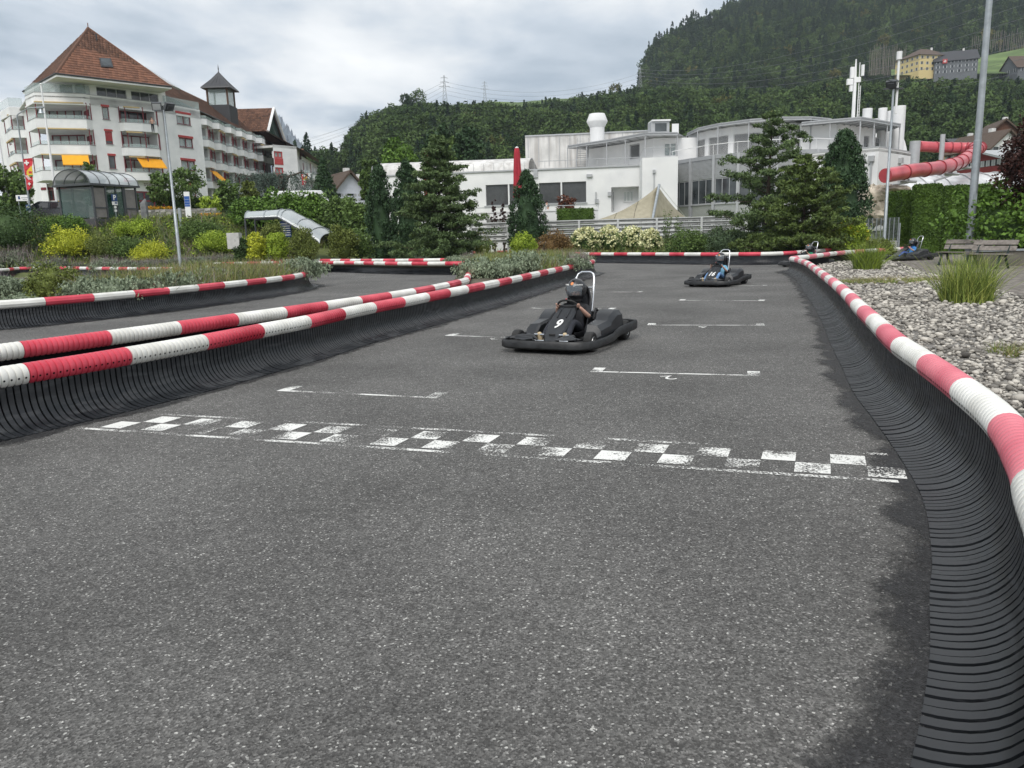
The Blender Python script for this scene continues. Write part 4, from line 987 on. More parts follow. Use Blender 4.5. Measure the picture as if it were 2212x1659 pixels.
def put(T, loc, hd, label):
    T.location = loc; T.rotation_euler = (0, 0, math.atan2(hd[1], hd[0])); T['label'] = label; T['group'] = 'black rental karts'
    return T.rotation_euler[2]
kart.scale = (.945, .945, .945)
kc = [kart] + [copy_tree(kart) for _ in range(3)]
P9 = Vector((.83, 10.70, 0)); H9 = Vector((-.46, -.888)).normalized()
a9 = put(kc[0], P9, H9, 'black kart with a white number 9 on its nose, nearest to the camera')
driver('child in black T-shirt, dark trousers and black helmet driving kart 9', C_blk, C_blk2, C_beige, P9, a9, look=-.12)
_f = Vector(G(1481.6, 613.9, .08)); _g = Vector(G(1606.6, 614, .08)); _w = (_g - _f).normalized()
H16 = Vector((_w.y, -_w.x)); H16 = H16 if H16.y < 0 else -H16; H16 = (H16 + Vector((-.22, 0))).normalized()
P16 = (_f + _g) / 2 - Vector((H16.x, H16.y, 0)) * 1.0; P16.z = 0; P16.x -= .3
a16 = put(kc[1], P16, H16, 'black kart with a white number 16 on its nose, second down the straight')
driver('child in pale blue T-shirt and light jeans driving kart 16', C_teal, C_jean, C_beige, P16, a16, look=-.05)
P3 = Vector((12.15, 31.9, 0)); H3 = Vector((-.86, -.51)); a3 = put(kc[2], P3, H3, 'black kart half hidden behind the barrier corner, coming out of the bend')
driver('child in green T-shirt and black helmet driving behind the barrier corner', C_green, C_blk2, C_blk, P3, a3, look=.2)
P4 = Vector(G(1958, 562, GZ)); P4.z = GZ; H4 = Vector((-.985, -.17)); a4 = put(kc[3], P4, H4, 'black kart seen from its side on the paved path beside the benches')
driver('child in bright blue T-shirt and blue trousers driving on the paved path', C_blue, C_navy, C_blk, P4, a4, look=.0)
def nose_of(T): return [c for c in KIDS(T) if c.name.startswith('nose_fairing')][0]
sl = math.atan2(-.11, .19)
for T, txt in ((kc[0], '9'), (kc[1], '16'), (kc[2], '4'), ):
    if txt == '4': continue
    q = math.atan2(.385 - .275, .52 - .34)      # slope of the panel
    Mx = Matrix.Translation((.44, .0, .352)) @ Matrix.Rotation(0, 4, 'Y') @ Matrix.Rotation(q, 4, 'Y') @ Matrix.Rotation(PI / 2, 4, 'Z')
    kart_number(nose_of(T), txt, Mx)
# ------------------------------------------------------------------ building toolkit
W_white = mat('white_render', (.75, .755, .76), .9, var=.04, vscale=.8, col2=(.81, .81, .805), bump=.15, bscale=14)
W_stain = mat('weathered_render', (.50, .50, .49), .92, var=.12, vscale=1.2, col2=(.66, .655, .64), bump=.15, bscale=14)
W_grey = mat('grey_coping', (.30, .31, .32), .6, var=.06)
W_lgrey = mat('light_grey_metal', (.42, .43, .44), .45, var=.06, metal=.3)
W_red = mat('maroon_frame', (.17, .018, .028), .5, var=.1)
W_redl = mat('red_shutter', (.42, .05, .05), .55, var=.1)
W_dark = mat('dark_interior', (.015, .015, .017), .9)
W_glass = mat('window_glass', (.018, .024, .027), .07, var=.3, vscale=.7, col2=(.06, .07, .075), spec=.6)
W_blind = mat('dark_blind', (.16, .165, .17), .5)
W_pane = mat('clear_glass', (.45, .55, .53), .04, var=.03, alpha=.32, spec=1.0)
W_curt = mat('net_curtain', (.40, .42, .43), .95, var=.2, vscale=9, col2=(.55, .57, .58))
W_orange = mat('orange_awning', (.80, .36, .015), .8, var=.06)
W_tan = mat('folded_awning', (.55, .42, .22), .8, var=.06)
W_roofm = mat('clay_tile', (.085, .040, .026), .9, var=.35, vscale=.35, col2=(.19, .085, .050), objrand=.45, bump=.3, bscale=20)
W_roof2 = mat('clay_tile_far', (.075, .040, .028), .9, var=.35, vscale=.35, col2=(.155, .078, .050), island=.6, bump=.3, bscale=20)
W_slate = mat('dark_roof', (.035, .036, .04), .55, var=.15)
W_wood = mat('brown_timber', (.10, .055, .035), .8, var=.2)
class Fac:
    """a vertical wall plane through p0 -> p1 (left to right as seen from the camera); d measures outwards"""
    def __init__(s, p0, p1):
        s.a = Vector((p0[0], p0[1], 0)); s.b = Vector((p1[0], p1[1], 0)); s.L = (s.b - s.a).length; s.t = (s.b - s.a) / s.L
        s.n = Vector((s.t.y, -s.t.x, 0))
    def P(s, q, z, d=0.0): return s.a + s.t * q + s.n * d + Vector((0, 0, z))
    def px(s, u, v, d=0.0):
        r = ray(u, v); o = s.a + s.n * d; k = (o - Vector((0, 0, 0))).dot(s.n) / Vector((r.x, r.y, 0)).dot(s.n)
        p = Vector((r.x * k, r.y * k, 0)); return (p - o).dot(s.t), CH + r.z * k
    def box(s, mb, s0, s1, z0, z1, d0, d1, mat=None):
        vs = [s.P(x, z, y) for x in (s0, s1) for y in (d0, d1) for z in (z0, z1)]
        # d grows towards the viewer, so the winding of MB.box is mirrored
        mb.add(vs, [(0, 2, 3, 1), (4, 5, 7, 6), (0, 1, 5, 4), (2, 6, 7, 3), (0, 4, 6, 2), (1, 3, 7, 5)][::1], mat)
    def wall(s, mb, s0, s1, z0, z1, holes, mat=None, reveal=.25, back=None, backmat=None, thick=.3):
        """outer skin with openings, reveals and a dark room behind every opening; holes: (s0, s1, z0, z1[, depth])"""
        S = sorted(set([s0, s1] + [h[i] for h in holes for i in (0, 1) if s0 < h[i] < s1])); Z = sorted(set([z0, z1] + [h[i] for h in holes for i in (2, 3) if z0 < h[i] < z1]))
        for i in range(len(S) - 1):
            for j in range(len(Z) - 1):
                cs, cz = (S[i] + S[i + 1]) / 2, (Z[j] + Z[j + 1]) / 2
                if any(h[0] < cs < h[1] and h[2] < cz < h[3] for h in holes): continue
                mb.quad(s.P(S[i], Z[j]), s.P(S[i + 1], Z[j]), s.P(S[i + 1], Z[j + 1]), s.P(S[i], Z[j + 1]), mat)
        for h in holes:
            dp = -(h[4] if len(h) > 4 else .8); a, b, c, d = h[:4]
            mb.quad(s.P(a, c, 0), s.P(b, c, 0), s.P(b, c, dp), s.P(a, c, dp), mat); mb.quad(s.P(a, d, dp), s.P(b, d, dp), s.P(b, d, 0), s.P(a, d, 0), mat)
            mb.quad(s.P(a, c, 0), s.P(a, c, dp), s.P(a, d, dp), s.P(a, d, 0), mat); mb.quad(s.P(b, c, dp), s.P(b, c, 0), s.P(b, d, 0), s.P(b, d, dp), mat)
            mb.quad(s.P(a, c, dp), s.P(b, c, dp), s.P(b, d, dp), s.P(a, d, dp), backmat or mat)
    def window(s, T, s0, s1, z0, z1, d=-.12, cols=2, fm=None, curtain=.6, fw=.07, rows=1, blind=0.0, bm=None, name='window', head=None):
        mb = MB(); fm = fm or W_red
        for k in range(cols + 1):
            c = s0 + (s1 - s0) * k / cols; c0 = max(s0, c - fw / 2); c1 = min(s1, c + fw / 2)
            if k == 0: c0, c1 = s0, s0 + fw
            if k == cols: c0, c1 = s1 - fw, s1
            s.box(mb, c0, c1, z0, z1, d, d + .06)
        for k in range(rows + 1):
            c = z0 + (z1 - z0) * k / rows; c0, c1 = (z0, z0 + fw) if k == 0 else ((z1 - fw, z1) if k == rows else (c - fw / 2, c + fw / 2))
            s.box(mb, s0 + fw * .5, s1 - fw * .5, c0, c1, d + .002, d + .058)
        w = mb.build(name, fm, T, world=True)
        mb = MB(); mb.quad(s.P(s0, z0, d + .02), s.P(s1, z0, d + .02), s.P(s1, z1, d + .02), s.P(s0, z1, d + .02)); mb.build('pane', W_glass if curtain == 0 else W_pane, w, world=True)
        if curtain > 0:
            mb = MB(); n = 14; ss = []
            for k in range(n + 1):
                q = k / n
                ss.append((s0 + (s1 - s0) * q, d - .10 + .03 * math.sin(k * 2.1)))
            for k in range(n):
                q = (k + .5) / n
                if abs(q - .5) * 2 < (1 - curtain): continue
                mb.quad(s.P(ss[k][0], z0, ss[k][1]), s.P(ss[k + 1][0], z0, ss[k + 1][1]), s.P(ss[k + 1][0], z1, ss[k + 1][1]), s.P(ss[k][0], z1, ss[k][1]))
            if mb.v: mb.build('curtain', W_curt, w, world=True)
        if blind > 0:
            mb = MB(); n = max(4, int((z1 - z0) * blind / .09)); bm = bm or W_lgrey
            for k in range(n):
                z = z1 - (k + .5) * (z1 - z0) * blind / n
                s.box(mb, s0 + .02, s1 - .02, z - .014, z + .014, d + .09, d + .14)
            mb.build('blind', bm, w, world=True)
        return w
def arc_strip(T, name, pts, z0, z1, th, m):
    """plates following a plan polyline (world xy), between two heights"""
    mb = MB()
    for i in range(len(pts) - 1):
        f = Fac(pts[i], pts[i + 1]); f.box(mb, 0, f.L, z0, z1, -th, 0)
    return mb.build(name, m, T, world=True)
def cull_box(mb): pass
def balcony(T, pts, zt, h=.86, rail=.36, posts=True, top=1.7, awn=True):
    """pts: plan polyline starting and ending at the wall; zt: top of the parapet"""
    mb = MB()
    for i in range(len(pts) - 1):
        f = Fac(pts[i], pts[i + 1]); f.box(mb, 0, f.L, zt - h, zt, -.14, 0)
    n = len(pts); mb.add([Vector((p[0], p[1], zt - h + .16)) for p in pts] + [Vector((p[0], p[1], zt - h - .002)) for p in pts], [tuple(range(n)), tuple(range(2 * n - 1, n - 1, -1))])
    b = mb.build('balcony', W_white, T, world=True)
    mb = MB()
    for i in range(len(pts) - 1):
        f = Fac(pts[i], pts[i + 1]); f.box(mb, 0, f.L, zt, zt + .05, -.17, .03)
    mb.build('coping', W_grey, b, world=True)
    if rail:
        mb = MB()
        for i in range(len(pts) - 1):
            f = Fac(pts[i], pts[i + 1]); f.box(mb, .02, f.L - .02, zt + .05, zt + .05 + rail, -.09, -.075)
        mb.build('glass_rail', W_pane, b, world=True)
    if posts:
        for i in range(n):
            p = Vector((pts[i][0], pts[i][1], 0)); q = Vector((pts[(i + 1) % n][0], pts[(i + 1) % n][1], 0)) if i < n - 1 else Vector((pts[i - 1][0], pts[i - 1][1], 0))
            d = (q - p).normalized() * .15; mb = MB(); x, y = p.x + d.x, p.y + d.y
            mb.tube([(x, y + .1, zt), (x, y + .1, zt + top)], .05, 6); mb.build('post', W_red, b, world=True)
    if awn:
        f = max([Fac(pts[i], pts[i + 1]) for i in range(n - 1)], key=lambda f: f.L); mb = MB(); f.box(mb, .1, f.L - .1, zt + top - .14, zt + top - .02, -.2, .06); mb.build('folded_awning', W_tan, b, world=True)
    return b
def tiles(T, quad, tw, th, m, m2, limit=300, name='roof_tile', cone=None):
    """quad: (A, B, C, D) corners: A-B eave, D-C top edge (may coincide)"""
    A, B, C_, D_ = [Vector(p) for p in quad]; mid = ((C_ + D_) / 2 - (A + B) / 2); nrows = max(2, int(mid.length / th)); pos = []
    nrm = (B - A).cross(mid).normalized(); t = (B - A).normalized(); up = nrm.cross(t)
    if nrm.z < 0: nrm = -nrm; up = -nrm.cross(t) if False else nrm.cross(t)
    up = (mid - t * mid.dot(t)).normalized()
    for r in range(nrows):
        q = (r + .5) / nrows; a = A.lerp(D_, q); b = B.lerp(C_, q); L = (b - a).length; k = int(L / tw)
        for i in range(k + 1):
            x = (i + (.5 if r % 2 else 0)) * tw
            if x < tw * .35 or x > L - tw * .35: continue
            pos.append(a + t * x)
    base = [(-tw * .485, -th * .55, .05), (tw * .485, -th * .55, .05), (tw * .485, th * .5, .012), (-tw * .485, th * .5, .012), (-tw * .485, -th * .55, -.01), (tw * .485, -th * .55, -.01), (tw * .485, th * .5, -.02), (-tw * .485, th * .5, -.02)]
    fs = [(0, 1, 2, 3), (4, 5, 1, 0), (5, 6, 2, 1), (7, 4, 0, 3)]
    R_ = Matrix((t, up, nrm)).transposed()
    pos.sort(key=lambda p: p.length)
    if limit:
        me = bpy.data.meshes.new(name); me.from_pydata([R_ @ Vector(p) for p in base], [], fs); me.materials.append(m)
        o0 = ORIG[T.name]
        for p in pos[:limit]:
            o = bpy.data.objects.new(name, me); COL.objects.link(o); o.parent = T; o.location = p - o0 + nrm * random.uniform(0, .012)
    rest = pos[limit:]
    if rest:
        V = np.array([[list(p + R_ @ Vector(b) - ORIG[T.name]) for b in base] for p in rest]).reshape(-1, 3)
        o = link(name, np_mesh(name, V, fs, len(rest), [m2]), T); o['kind'] = 'stuff'
# ------------------------------------------------------------------ the hotel
def hotel():
    T = thing('hotel_building', 'large white hotel with brown tiled pyramid roof, maroon frames and stacked balconies', 'building', (-42, 92, 5.0))
    g0 = 4.2; wm = MB()
    K = Vector((-44.1, 86.4)); N1 = Vector((-38.9, 92.7)); F1 = Fac(K, N1)
    P = [15.0, 12.37, 9.74]
    holes = []
    # right balcony stack on the main face
    sa = F1.px(259, 270)[0]; sb = F1.px(336, 270)[0]
    for k, zt in enumerate(P):
        holes.append((sa, sb, zt - .8, zt + 1.76, 1.7))
    wins = []
    for (u0, v0, u1, v1) in [(217, 229, 238.5, 259), (224, 282, 246, 312), (231.5, 335, 253, 365)]:
        a, z1 = F1.px(u0 + 2, v0 + 1); b, z0 = F1.px(u1 - 1, v1); wins.append((a, b, z0, z1)); holes.append((a, b, z0, z1, .5))
    ga, gb = F1.px(296, 420)[0], F1.L - .2; holes.append((max(.4, F1.px(270, 420)[0]), gb, 5.6, 7.75, 1.2))
    gsa = max(.4, F1.px(270, 420)[0])
    F1.wall(wm, 0, F1.L, g0, 17.45, holes)
    for k, zt in enumerate(P):
        fb = Fac(F1.P(0, 0, -1.68)[:2], F1.P(F1.L, 0, -1.68)[:2]); fb.window(T, sa + .9, sb - .15, zt - .75, zt + 1.6, d=.01, cols=3, curtain=[0, .5, .3][k], fw=.1)
        pts = [F1.P(sa - .1, 0)[:2], F1.P(sa + .15, 0, .75)[:2], F1.P(sa + 1.9, 0, 1.25)[:2], F1.P(sb - .4, 0, 1.1)[:2], F1.P(sb + .25, 0)[:2]]
        b = balcony(T, [tuple(p) for p in pts], zt, top=1.72)
    for i, (a, b, z0, z1) in enumerate(wins):
        w = F1.window(T, a, b, z0, z1, cols=1, curtain=[.9, 0, 0][i], fw=.08)
        mb = MB(); F1.box(mb, a - .06, b + .06, z1 + .01, z1 + .22, 0, .06); mb.build('lintel', W_redl, w, world=True)
        if i == 1:
            mb = MB()
            for q in range(14): F1.box(mb, a + .02, b - .02, z0 + .35 + q * (z1 - z0 - .35) / 14, z0 + .33 + (q + 1) * (z1 - z0 - .35) / 14, -.1, -.05)
            mb.build('shutter', W_redl, w, world=True)
        mb = MB(); F1.box(mb, a - .05, b + .05, z0 - .07, z0, -.1, .08); mb.build('sill', W_grey, w, world=True)
    F1.window(T, gsa, gb, 5.65, 7.75, d=-.1, cols=5, rows=2, curtain=0, fw=.16)
    # downpipe at the corner
    # second face, turned to the right
    N2 = Vector((-36.75, 97.6)); F2 = Fac(N1, N2); h2 = []
    w2 = []
    for (u0, v0, u1, v1, c) in [(380, 244, 413, 272, .5), (386, 296, 418, 321, .9), (391, 345.5, 423, 370, .5), (394, 398, 425, 425, .5)]:
        a, z1 = F2.px(u0, v0); b, z0 = F2.px(u1, v1); h2.append((max(a, .1), min(b, F2.L - .1), z0, z1, .6)); w2.append(c)
    F2.wall(wm, 0, F2.L, g0, 17.45, h2)
    for h, c in zip(h2, w2):
        w = F2.window(T, *h[:4], cols=2, curtain=c, fw=.11); mb = MB(); F2.box(mb, h[0] - .08, h[1] + .08, h[3] + .01, h[3] + .25, 0, .06); mb.build('lintel', W_redl, w, world=True)
        mb = MB(); F2.box(mb, h[0] - .05, h[1] + .05, h[2] - .08, h[2], -.1, .07); mb.build('sill', W_grey, w, world=True)
    mb = MB(); q = F1.P(F1.L - .25, 0, .09); mb.tube([(q.x, q.y, 5), (q.x, q.y, 17.3)], .06, 8); mb.build('downpipe', W_dark, T, world=True)
    # third face returning to the wing
    F3 = Fac(N2, (-39.9, 103.4)); F3.wall(wm, 0, F3.L, g0, 17.45, [])
    # corner bay: loggia walls set back, ring balconies
    a_, b_, c_, d_ = (-51.03, 86.3), (-48.75, 83.9), (-44.33, 85.6), (-44.1, 86.4)
    FB = Fac((-50.2, 88.6), (-46.3, 88.9)); FB2 = Fac((-46.3, 88.9), (-44.1, 86.4))
    hb = []
    for zt in P: hb.append((.25, FB.L - .1, zt - .8, zt + 1.55, .5))
    FB.wall(wm, 0, FB.L, g0 + 3.6, 17.45, hb); FB2.wall(wm, 0, FB2.L, g0, 17.45, [])
    for k, zt in enumerate(P):
        w = FB.window(T, .25, FB.L - .1, zt - .75, zt + 1.55, cols=4, curtain=[.3, .4, .2][k], fw=.12)
        mb = MB(); FB2.box(mb, .5, FB2.L - .9, zt - .3, zt + 1.25, .01, .06); mb.build('maroon_panel', W_red, T, world=True)
        bb = balcony(T, [a_, b_, c_, d_], zt, top=1.72)
    # soffits between floors of the bay
    for zt in P + [17.45]:
        mb = MB(); mb.prism([a_, b_, c_, d_, (-46.3, 89.2), (-50.4, 89)], zt - 1.0, zt - .87); mb.build('floor_slab', W_white, T, world=True)
    # ground-floor volume under the bay
    FG = Fac((-51.6, 88.0), (-45.2, 87.3)); hg = []
    for (u0, v0, u1, v1) in [(68, 412, 90, 434), (104, 411, 124, 433), (44, 413, 58, 434)]:
        a, z1 = FG.px(u0, v0); b, z0 = FG.px(u1, v1); hg.append((a, b, z0, z1, .5))
    FG.wall(wm, 0, FG.L + 1.2, g0, 8.7, [h for h in hg if h[0] > 0])
    for h in hg:
        if h[0] > 0: FG.window(T, *h[:4], cols=2, curtain=0, fw=.1)
    mb = MB(); FG.box(mb, .1, FG.L - .1, max(h[3] for h in hg) + .02, max(h[3] for h in hg) + .3, 0, .05); mb.build('maroon_panel', W_red, T, world=True)
    # left flank with its own stack
    L0 = Vector((-64.0, 101.5)); FL = Fac(L0, (-50.6, 87.6)); hl = []
    s0, s1 = FL.px(28, 276)[0], FL.px(54, 276)[0]
    for zt in P: hl.append((s0, s1, zt - .8, zt + 1.76, 1.4))
    wl = []
    for i, zt in enumerate(P):
        a = FL.px(15, 280)[0]; wl.append((a, a + 1.5, zt - .9, zt + 1.0, .5))
    FL.wall(wm, 0, FL.L, g0, 17.2, hl + wl)
    for i, zt in enumerate(P):
        FL.window(T, *wl[i][:4], cols=1, curtain=.4, fw=.1)
        f = Fac(FL.P(0, 0, -1.38)[:2], FL.P(FL.L, 0, -1.38)[:2]); f.window(T, s0 + .5, s1 - .1, zt - .7, zt + 1.3, d=.01, cols=2, curtain=.4, fw=.1)
        balcony(T, [tuple(FL.P(s0 - .1, 0)[:2]), tuple(FL.P(s0 + .5, 0, 1.0)[:2]), tuple(FL.P(s1 - .6, 0, 1.3)[:2]), tuple(FL.P(s1 + .15, 0)[:2])], zt, top=1.72)
    # terraces and the top storey
    top = [(-50.9, 86.3), (-48.6, 84.1), (-44.4, 85.8), (-44.1, 86.4), tuple(N1), tuple(N2)]
    arc_strip(T, 'terrace_parapet', top, 16.55, 17.6, .2, W_white); arc_strip(T, 'coping', [(x, y - .03) for x, y in top], 17.6, 17.66, .26, W_grey)
    arc_strip(T, 'glass_rail', [(x, y + .1) for x, y in top[:4]], 17.66, 18.55, .02, W_pane); arc_strip(T, 'glass_rail', [(x - .1, y + .1) for x, y in top[4:]] + [(-39.8, 103)], 17.66, 18.5, .02, W_pane)
    lt = [tuple(FL.P(s0 - .6, 0, .9)[:2]), tuple(FL.P(s0 + .8, 0, 1.3)[:2]), tuple(FL.P(s1, 0, 1.3)[:2]), tuple(FL.P(s1 + .3, 0)[:2])]
    arc_strip(T, 'terrace_parapet', lt, 16.5, 17.4, .2, W_white); arc_strip(T, 'glass_rail', lt, 17.45, 18.4, .02, W_pane)
    for poly, z in [(top + [(-39.8, 103.3), (-50.5, 100), (-62, 101)], 17.3)]:
        mb = MB(); mb.prism(poly, z - .15, z); mb.build('terrace_floor', W_stain, T, world=True)
    FT = Fac((-47.8, 86.6), (-44.2, 86.7)); FT1 = Fac(F1.P(.2, 0, -.25)[:2], F1.P(F1.L + .4, 0, -.25)[:2]); hw = [(.7, 3.9, 17.55, 18.6, .4), (4.4, 7.5, 17.55, 18.6, .4)]
    FT1.wall(wm, 0, FT1.L, 17.3, 19.1, hw); FT.wall(wm, 0, FT.L, 17.3, 19.1, [(.5, 1.9, 17.5, 18.9, .4), (2.1, 3.2, 17.5, 18.9, .4)])
    for h in hw: FT1.window(T, *h[:4], cols=3, curtain=0, fw=.06, fm=W_lgrey)
    for h in [(.5, 1.9, 17.5, 18.9), (2.1, 3.2, 17.5, 18.9)]: FT.window(T, *h, cols=1, curtain=0, fw=.06, fm=W_lgrey)
    Fac((-51.5, 91.0), (-47.8, 86.6)).wall(wm, 0, 5.75, 17.3, 19.1, [])
    wm.build('wall', W_white, T, world=True)
    # pyramid roof
    C1, C2, C3, C4 = Vector((-45.2, 82.5, 19.0)), Vector((-36.9, 90.4, 18.95)), Vector((-53.8, 91.0, 19.0)), Vector((-45.5, 99, 19.0)); AP = Vector((-45.6, 90.9, 25.45))
    mb = MB()
    for a, b in ((C1, C2), (C2, C4), (C4, C3), (C3, C1)):
        mb.add([a, b, AP], [(0, 1, 2)])
    rf = mb.build('roof', W_roof2, T, world=True)
    mb = MB(); mb.prism([C1[:2], C2[:2], C4[:2], C3[:2]], 18.72, 18.93); mb.build('soffit', W_white, T, world=True)
    mb = MB()
    for a, b in ((C1, C2), (C3, C1)): mb.tube([a + Vector((0, -.05, .0)), b + Vector((0, -.05, .0))], .09, 6)
    mb.build('gutter', W_slate, T, world=True)
    tiles(T, (C1, C2, AP, AP), .30, .40, W_roofm, W_roof2, 300); tiles(rf, (C3, C1, AP, AP), .30, .40, W_roof2, W_roof2, 0)
    mb = MB(); mb.tube([C1, AP], .13, 6); mb.tube([C2, AP], .10, 6); mb.tube([AP, AP + Vector((0, 0, .5))], .05, 5); mb.build('ridge_tiles', W_roof2, T, world=True)
    # skylight on the front slope
    n = (C2 - C1).cross(AP - C1).normalized(); n = n if n.z > 0 else -n; t = (C2 - C1).normalized(); up = n.cross(t); up = up if up.z > 0 else -up
    def slope(u, v):
        r = ray(u, v); k = (C1 - Vector((0, 0, CH))).dot(n) / r.dot(n); return Vector((0, 0, CH)) + r * k
    mb = MB(); q = [slope(214, 127), slope(218, 146), slope(244.5, 147.5), slope(239, 128)]
    mb.plate([p + n * .14 for p in q], .16); sk = mb.build('skylight', W_slate, T, world=True); mb = MB(); cc = sum(q, Vector()) / 4; mb.plate([cc + (p - cc) * .8 + n * .16 for p in q], .02); mb.build('pane', W_glass, sk, world=True)
    mb = MB(); q = slope(209, 88); mb.tube([q, q + Vector((0, 0, .7))], .08, 6); mb.build('vent_pipe', W_slate, T, world=True)
    mb = MB(); mb.plate([Vector((-40.5, 92.5, 21.6)), Vector((-37.6, 90.9, 19.5)), Vector((-37.6, 94.5, 19.5))], .2); mb.build('roof_window', W_lgrey, T, world=True)
    # ---- long wing to the right, seen in steep perspective
    wv = MB(); x0 = -39.9; nb = 7; y0, y1 = 103.4, 131.0; pitch = (y1 - y0) / nb; FW = Fac((x0, y0), (-38.6, y1)); hw = []
    for k, zt in enumerate([15.0, 12.37, 9.74, 7.1]):
        for i in range(nb): hw.append((i * pitch + .25, (i + 1) * pitch - .45, zt - .8, zt + 1.74, .9))
    FW.wall(wv, 0, FW.L, g0, 17.4, hw); wv.build('wall', W_white, T, world=True)
    for h in hw: FW.window(T, h[0] + .05, h[1] - .05, h[2], h[3], d=-.7, cols=2, curtain=.45, fw=.14)
    for k, zt in enumerate([17.6, 15.0, 12.37, 9.74]):
        for i in range(nb - (1 if k == 0 else 0)):
            s = i * pitch; hh = .75 if k == 0 else .86
            balcony(T, [tuple(FW.P(s + .05, 0, .15)[:2]), tuple(FW.P(s + .9, 0, 1.35)[:2]), tuple(FW.P(s + pitch - .5, 0, 1.0)[:2]), tuple(FW.P(s + pitch - .02, 0, .15)[:2])], zt, h=hh, top=1.7, posts=(k > 0), awn=(k > 0 and (i + k) % 2 == 0), rail=.36)
            if k == 0:
                mb = MB(); f = Fac(FW.P(s + .7, 0, -.6)[:2], FW.P(s + pitch - .4, 0, -.6)[:2]); f.box(mb, 0, f.L, 17.5, 18.5, 0, .03); mb.build('glass_front', W_pane, T, world=True)
    E0, E1, R1, R0 = Vector((-39.6, 92.5, 18.9)), Vector((-38.3, 132.5, 17.6)), Vector((-43.8, 133, 22.2)), Vector((-44.2, 100, 22.75))
    mb = MB(); mb.add([E0, E1, R1, R0, R0 + Vector((-5, 0, -4.0)), R1 + Vector((-5, 0, -4.0))], [(0, 1, 2, 3), (3, 2, 5, 4)]); rw = mb.build('roof', W_roof2, T, world=True); tiles(rw, (E0, E1, R1, R0), .34, .42, W_roof2, W_roof2, 0)
    mb = MB(); mb.tube([E0, E1], .1, 6); mb.build('gutter', W_slate, T, world=True)
    # belfry turret
    c = Vector((-41.7, 119.5, 0)); mb = MB(); mb.box(c.x - 1.7, c.x + 1.7, c.y - 1.7, c.y + 1.7, 19, 21.6); tu = mb.build('turret', W_slate, T, world=True)
    mb = MB()
    for sx in (-1, 1):
        for sy in (-1, 1): mb.box(c.x + sx * 1.45 - .11, c.x + sx * 1.45 + .11, c.y + sy * 1.45 - .11, c.y + sy * 1.45 + .11, 21.6, 23.95)
    mb.build('post', W_wood, tu, world=True)
    mb = MB()
    for s in (-1, 1): mb.box(c.x - 1.3, c.x + 1.3, c.y + s * 1.42 - .015, c.y + s * 1.42 + .015, 21.65, 23.8); mb.box(c.x + s * 1.42 - .015, c.x + s * 1.42 + .015, c.y - 1.3, c.y + 1.3, 21.65, 23.8)
    mb.build('pane', W_pane, tu, world=True)
    mb = MB(); M_ = Matrix.Translation((c.x, c.y, 23.9)) @ Matrix.Rotation(PI / 4, 4, 'Z'); mb.lathe([(3.0, .0), (2.9, .18), (1.3, 1.4), (.12, 2.5), (.05, 2.7), (.09, 3.0), (.01, 3.6)], 4, M_)
    for k in range(4):
        for q in range(-2, 3):
            a = k * PI / 2; e = Matrix.Rotation(a, 4, 'Z'); mb.tube([Vector((c.x, c.y, 24.1)) + e @ Vector((2.0, q * .7, 0)), Vector((c.x, c.y, 24.1)) + e @ Vector((2.0 - 1.9 * (1 - abs(q) / 3.2), q * .7 * (1 - .94 * (1 - abs(q) / 3.2)) , 2.15 * (1 - abs(q) / 3.2)))], .04, 4)
    mb.build('turret_roof', W_slate, tu, world=True)
    # cross gable
    gl, ga, gr = Vector((-42.0, 126.0, 19.4)), Vector((-38.0, 128.6, 22.95)), Vector((-36.1, 128.4, 18.4))
    back = Vector((-6.0, 2.0, 0)); mb = MB()
    A = Vector((-37.4, 126.2, 18.9)); B = Vector((-37.0, 134.5, 18.0)); Cg = Vector((-37.4, 130.3, 23.0)); bk = Vector((-7.5, 0, 0))
    mb.add([A, Cg, Cg + bk, A + bk, B, B + bk], [(0, 1, 2, 3), (1, 4, 5, 2)]); gr_ = mb.build('gable_roof', W_roof2, T, world=True); tiles(gr_, (A + bk, A, Cg, Cg + bk), .34, .42, W_roof2, W_roof2, 0)
    mb = MB(); e = Vector((.25, 0, 0)); mb.tube([A + e, Cg + e, B + e], .22, 4); mb.build('barge_board', W_white, T, world=True)
    mb = MB(); mb.add([A - e, B - e, Cg - e], [(0, 1, 2)]); mb.build('gable_glazing', mat('dark_gable_glass', (.01, .03, .025), .2, spec=.8), T, world=True)
    # white end block with the red windows, and what follows it
    FE = Fac(G(588.8, 312.5, 16.4)[:2], G(640, 316.8, 16.4)[:2]); m3 = MB(); he = []
    for (u0, v0, u1, v1) in [(589, 326, 611, 342), (592, 361, 613, 377), (594, 389, 614, 402)]:
        a, z1 = FE.px(u0, v0); b, z0 = FE.px(u1, v1); he.append((max(.1, a), b, z0, z1, .5))
    FE.wall(m3, 0, FE.L, g0, 16.4, he)
    for h in he:
        FE.window(T, *h[:4], cols=2, curtain=.7, fw=.2, fm=W_redl); mb = MB(); FE.box(mb, h[0], h[1], h[2] - 1.0, h[2] - .02, 0, .05); mb.build('red_panel', W_redl, T, world=True)
    e2 = FE.P(FE.L, 0); FE2 = Fac(e2[:2], G(646.5, 322, 16.4)[:2]); FE2.wall(m3, 0, FE2.L, g0, 16.4, []); m3.build('wall', W_white, T, world=True)
    mb = MB(); mb.prism([FE.P(0, 0)[:2], FE.P(FE.L, 0)[:2], FE2.P(FE2.L, 0)[:2], (-45, 150), (-45, 126)], 16.0, 16.35); mb.build('terrace_floor', W_stain, T, world=True)
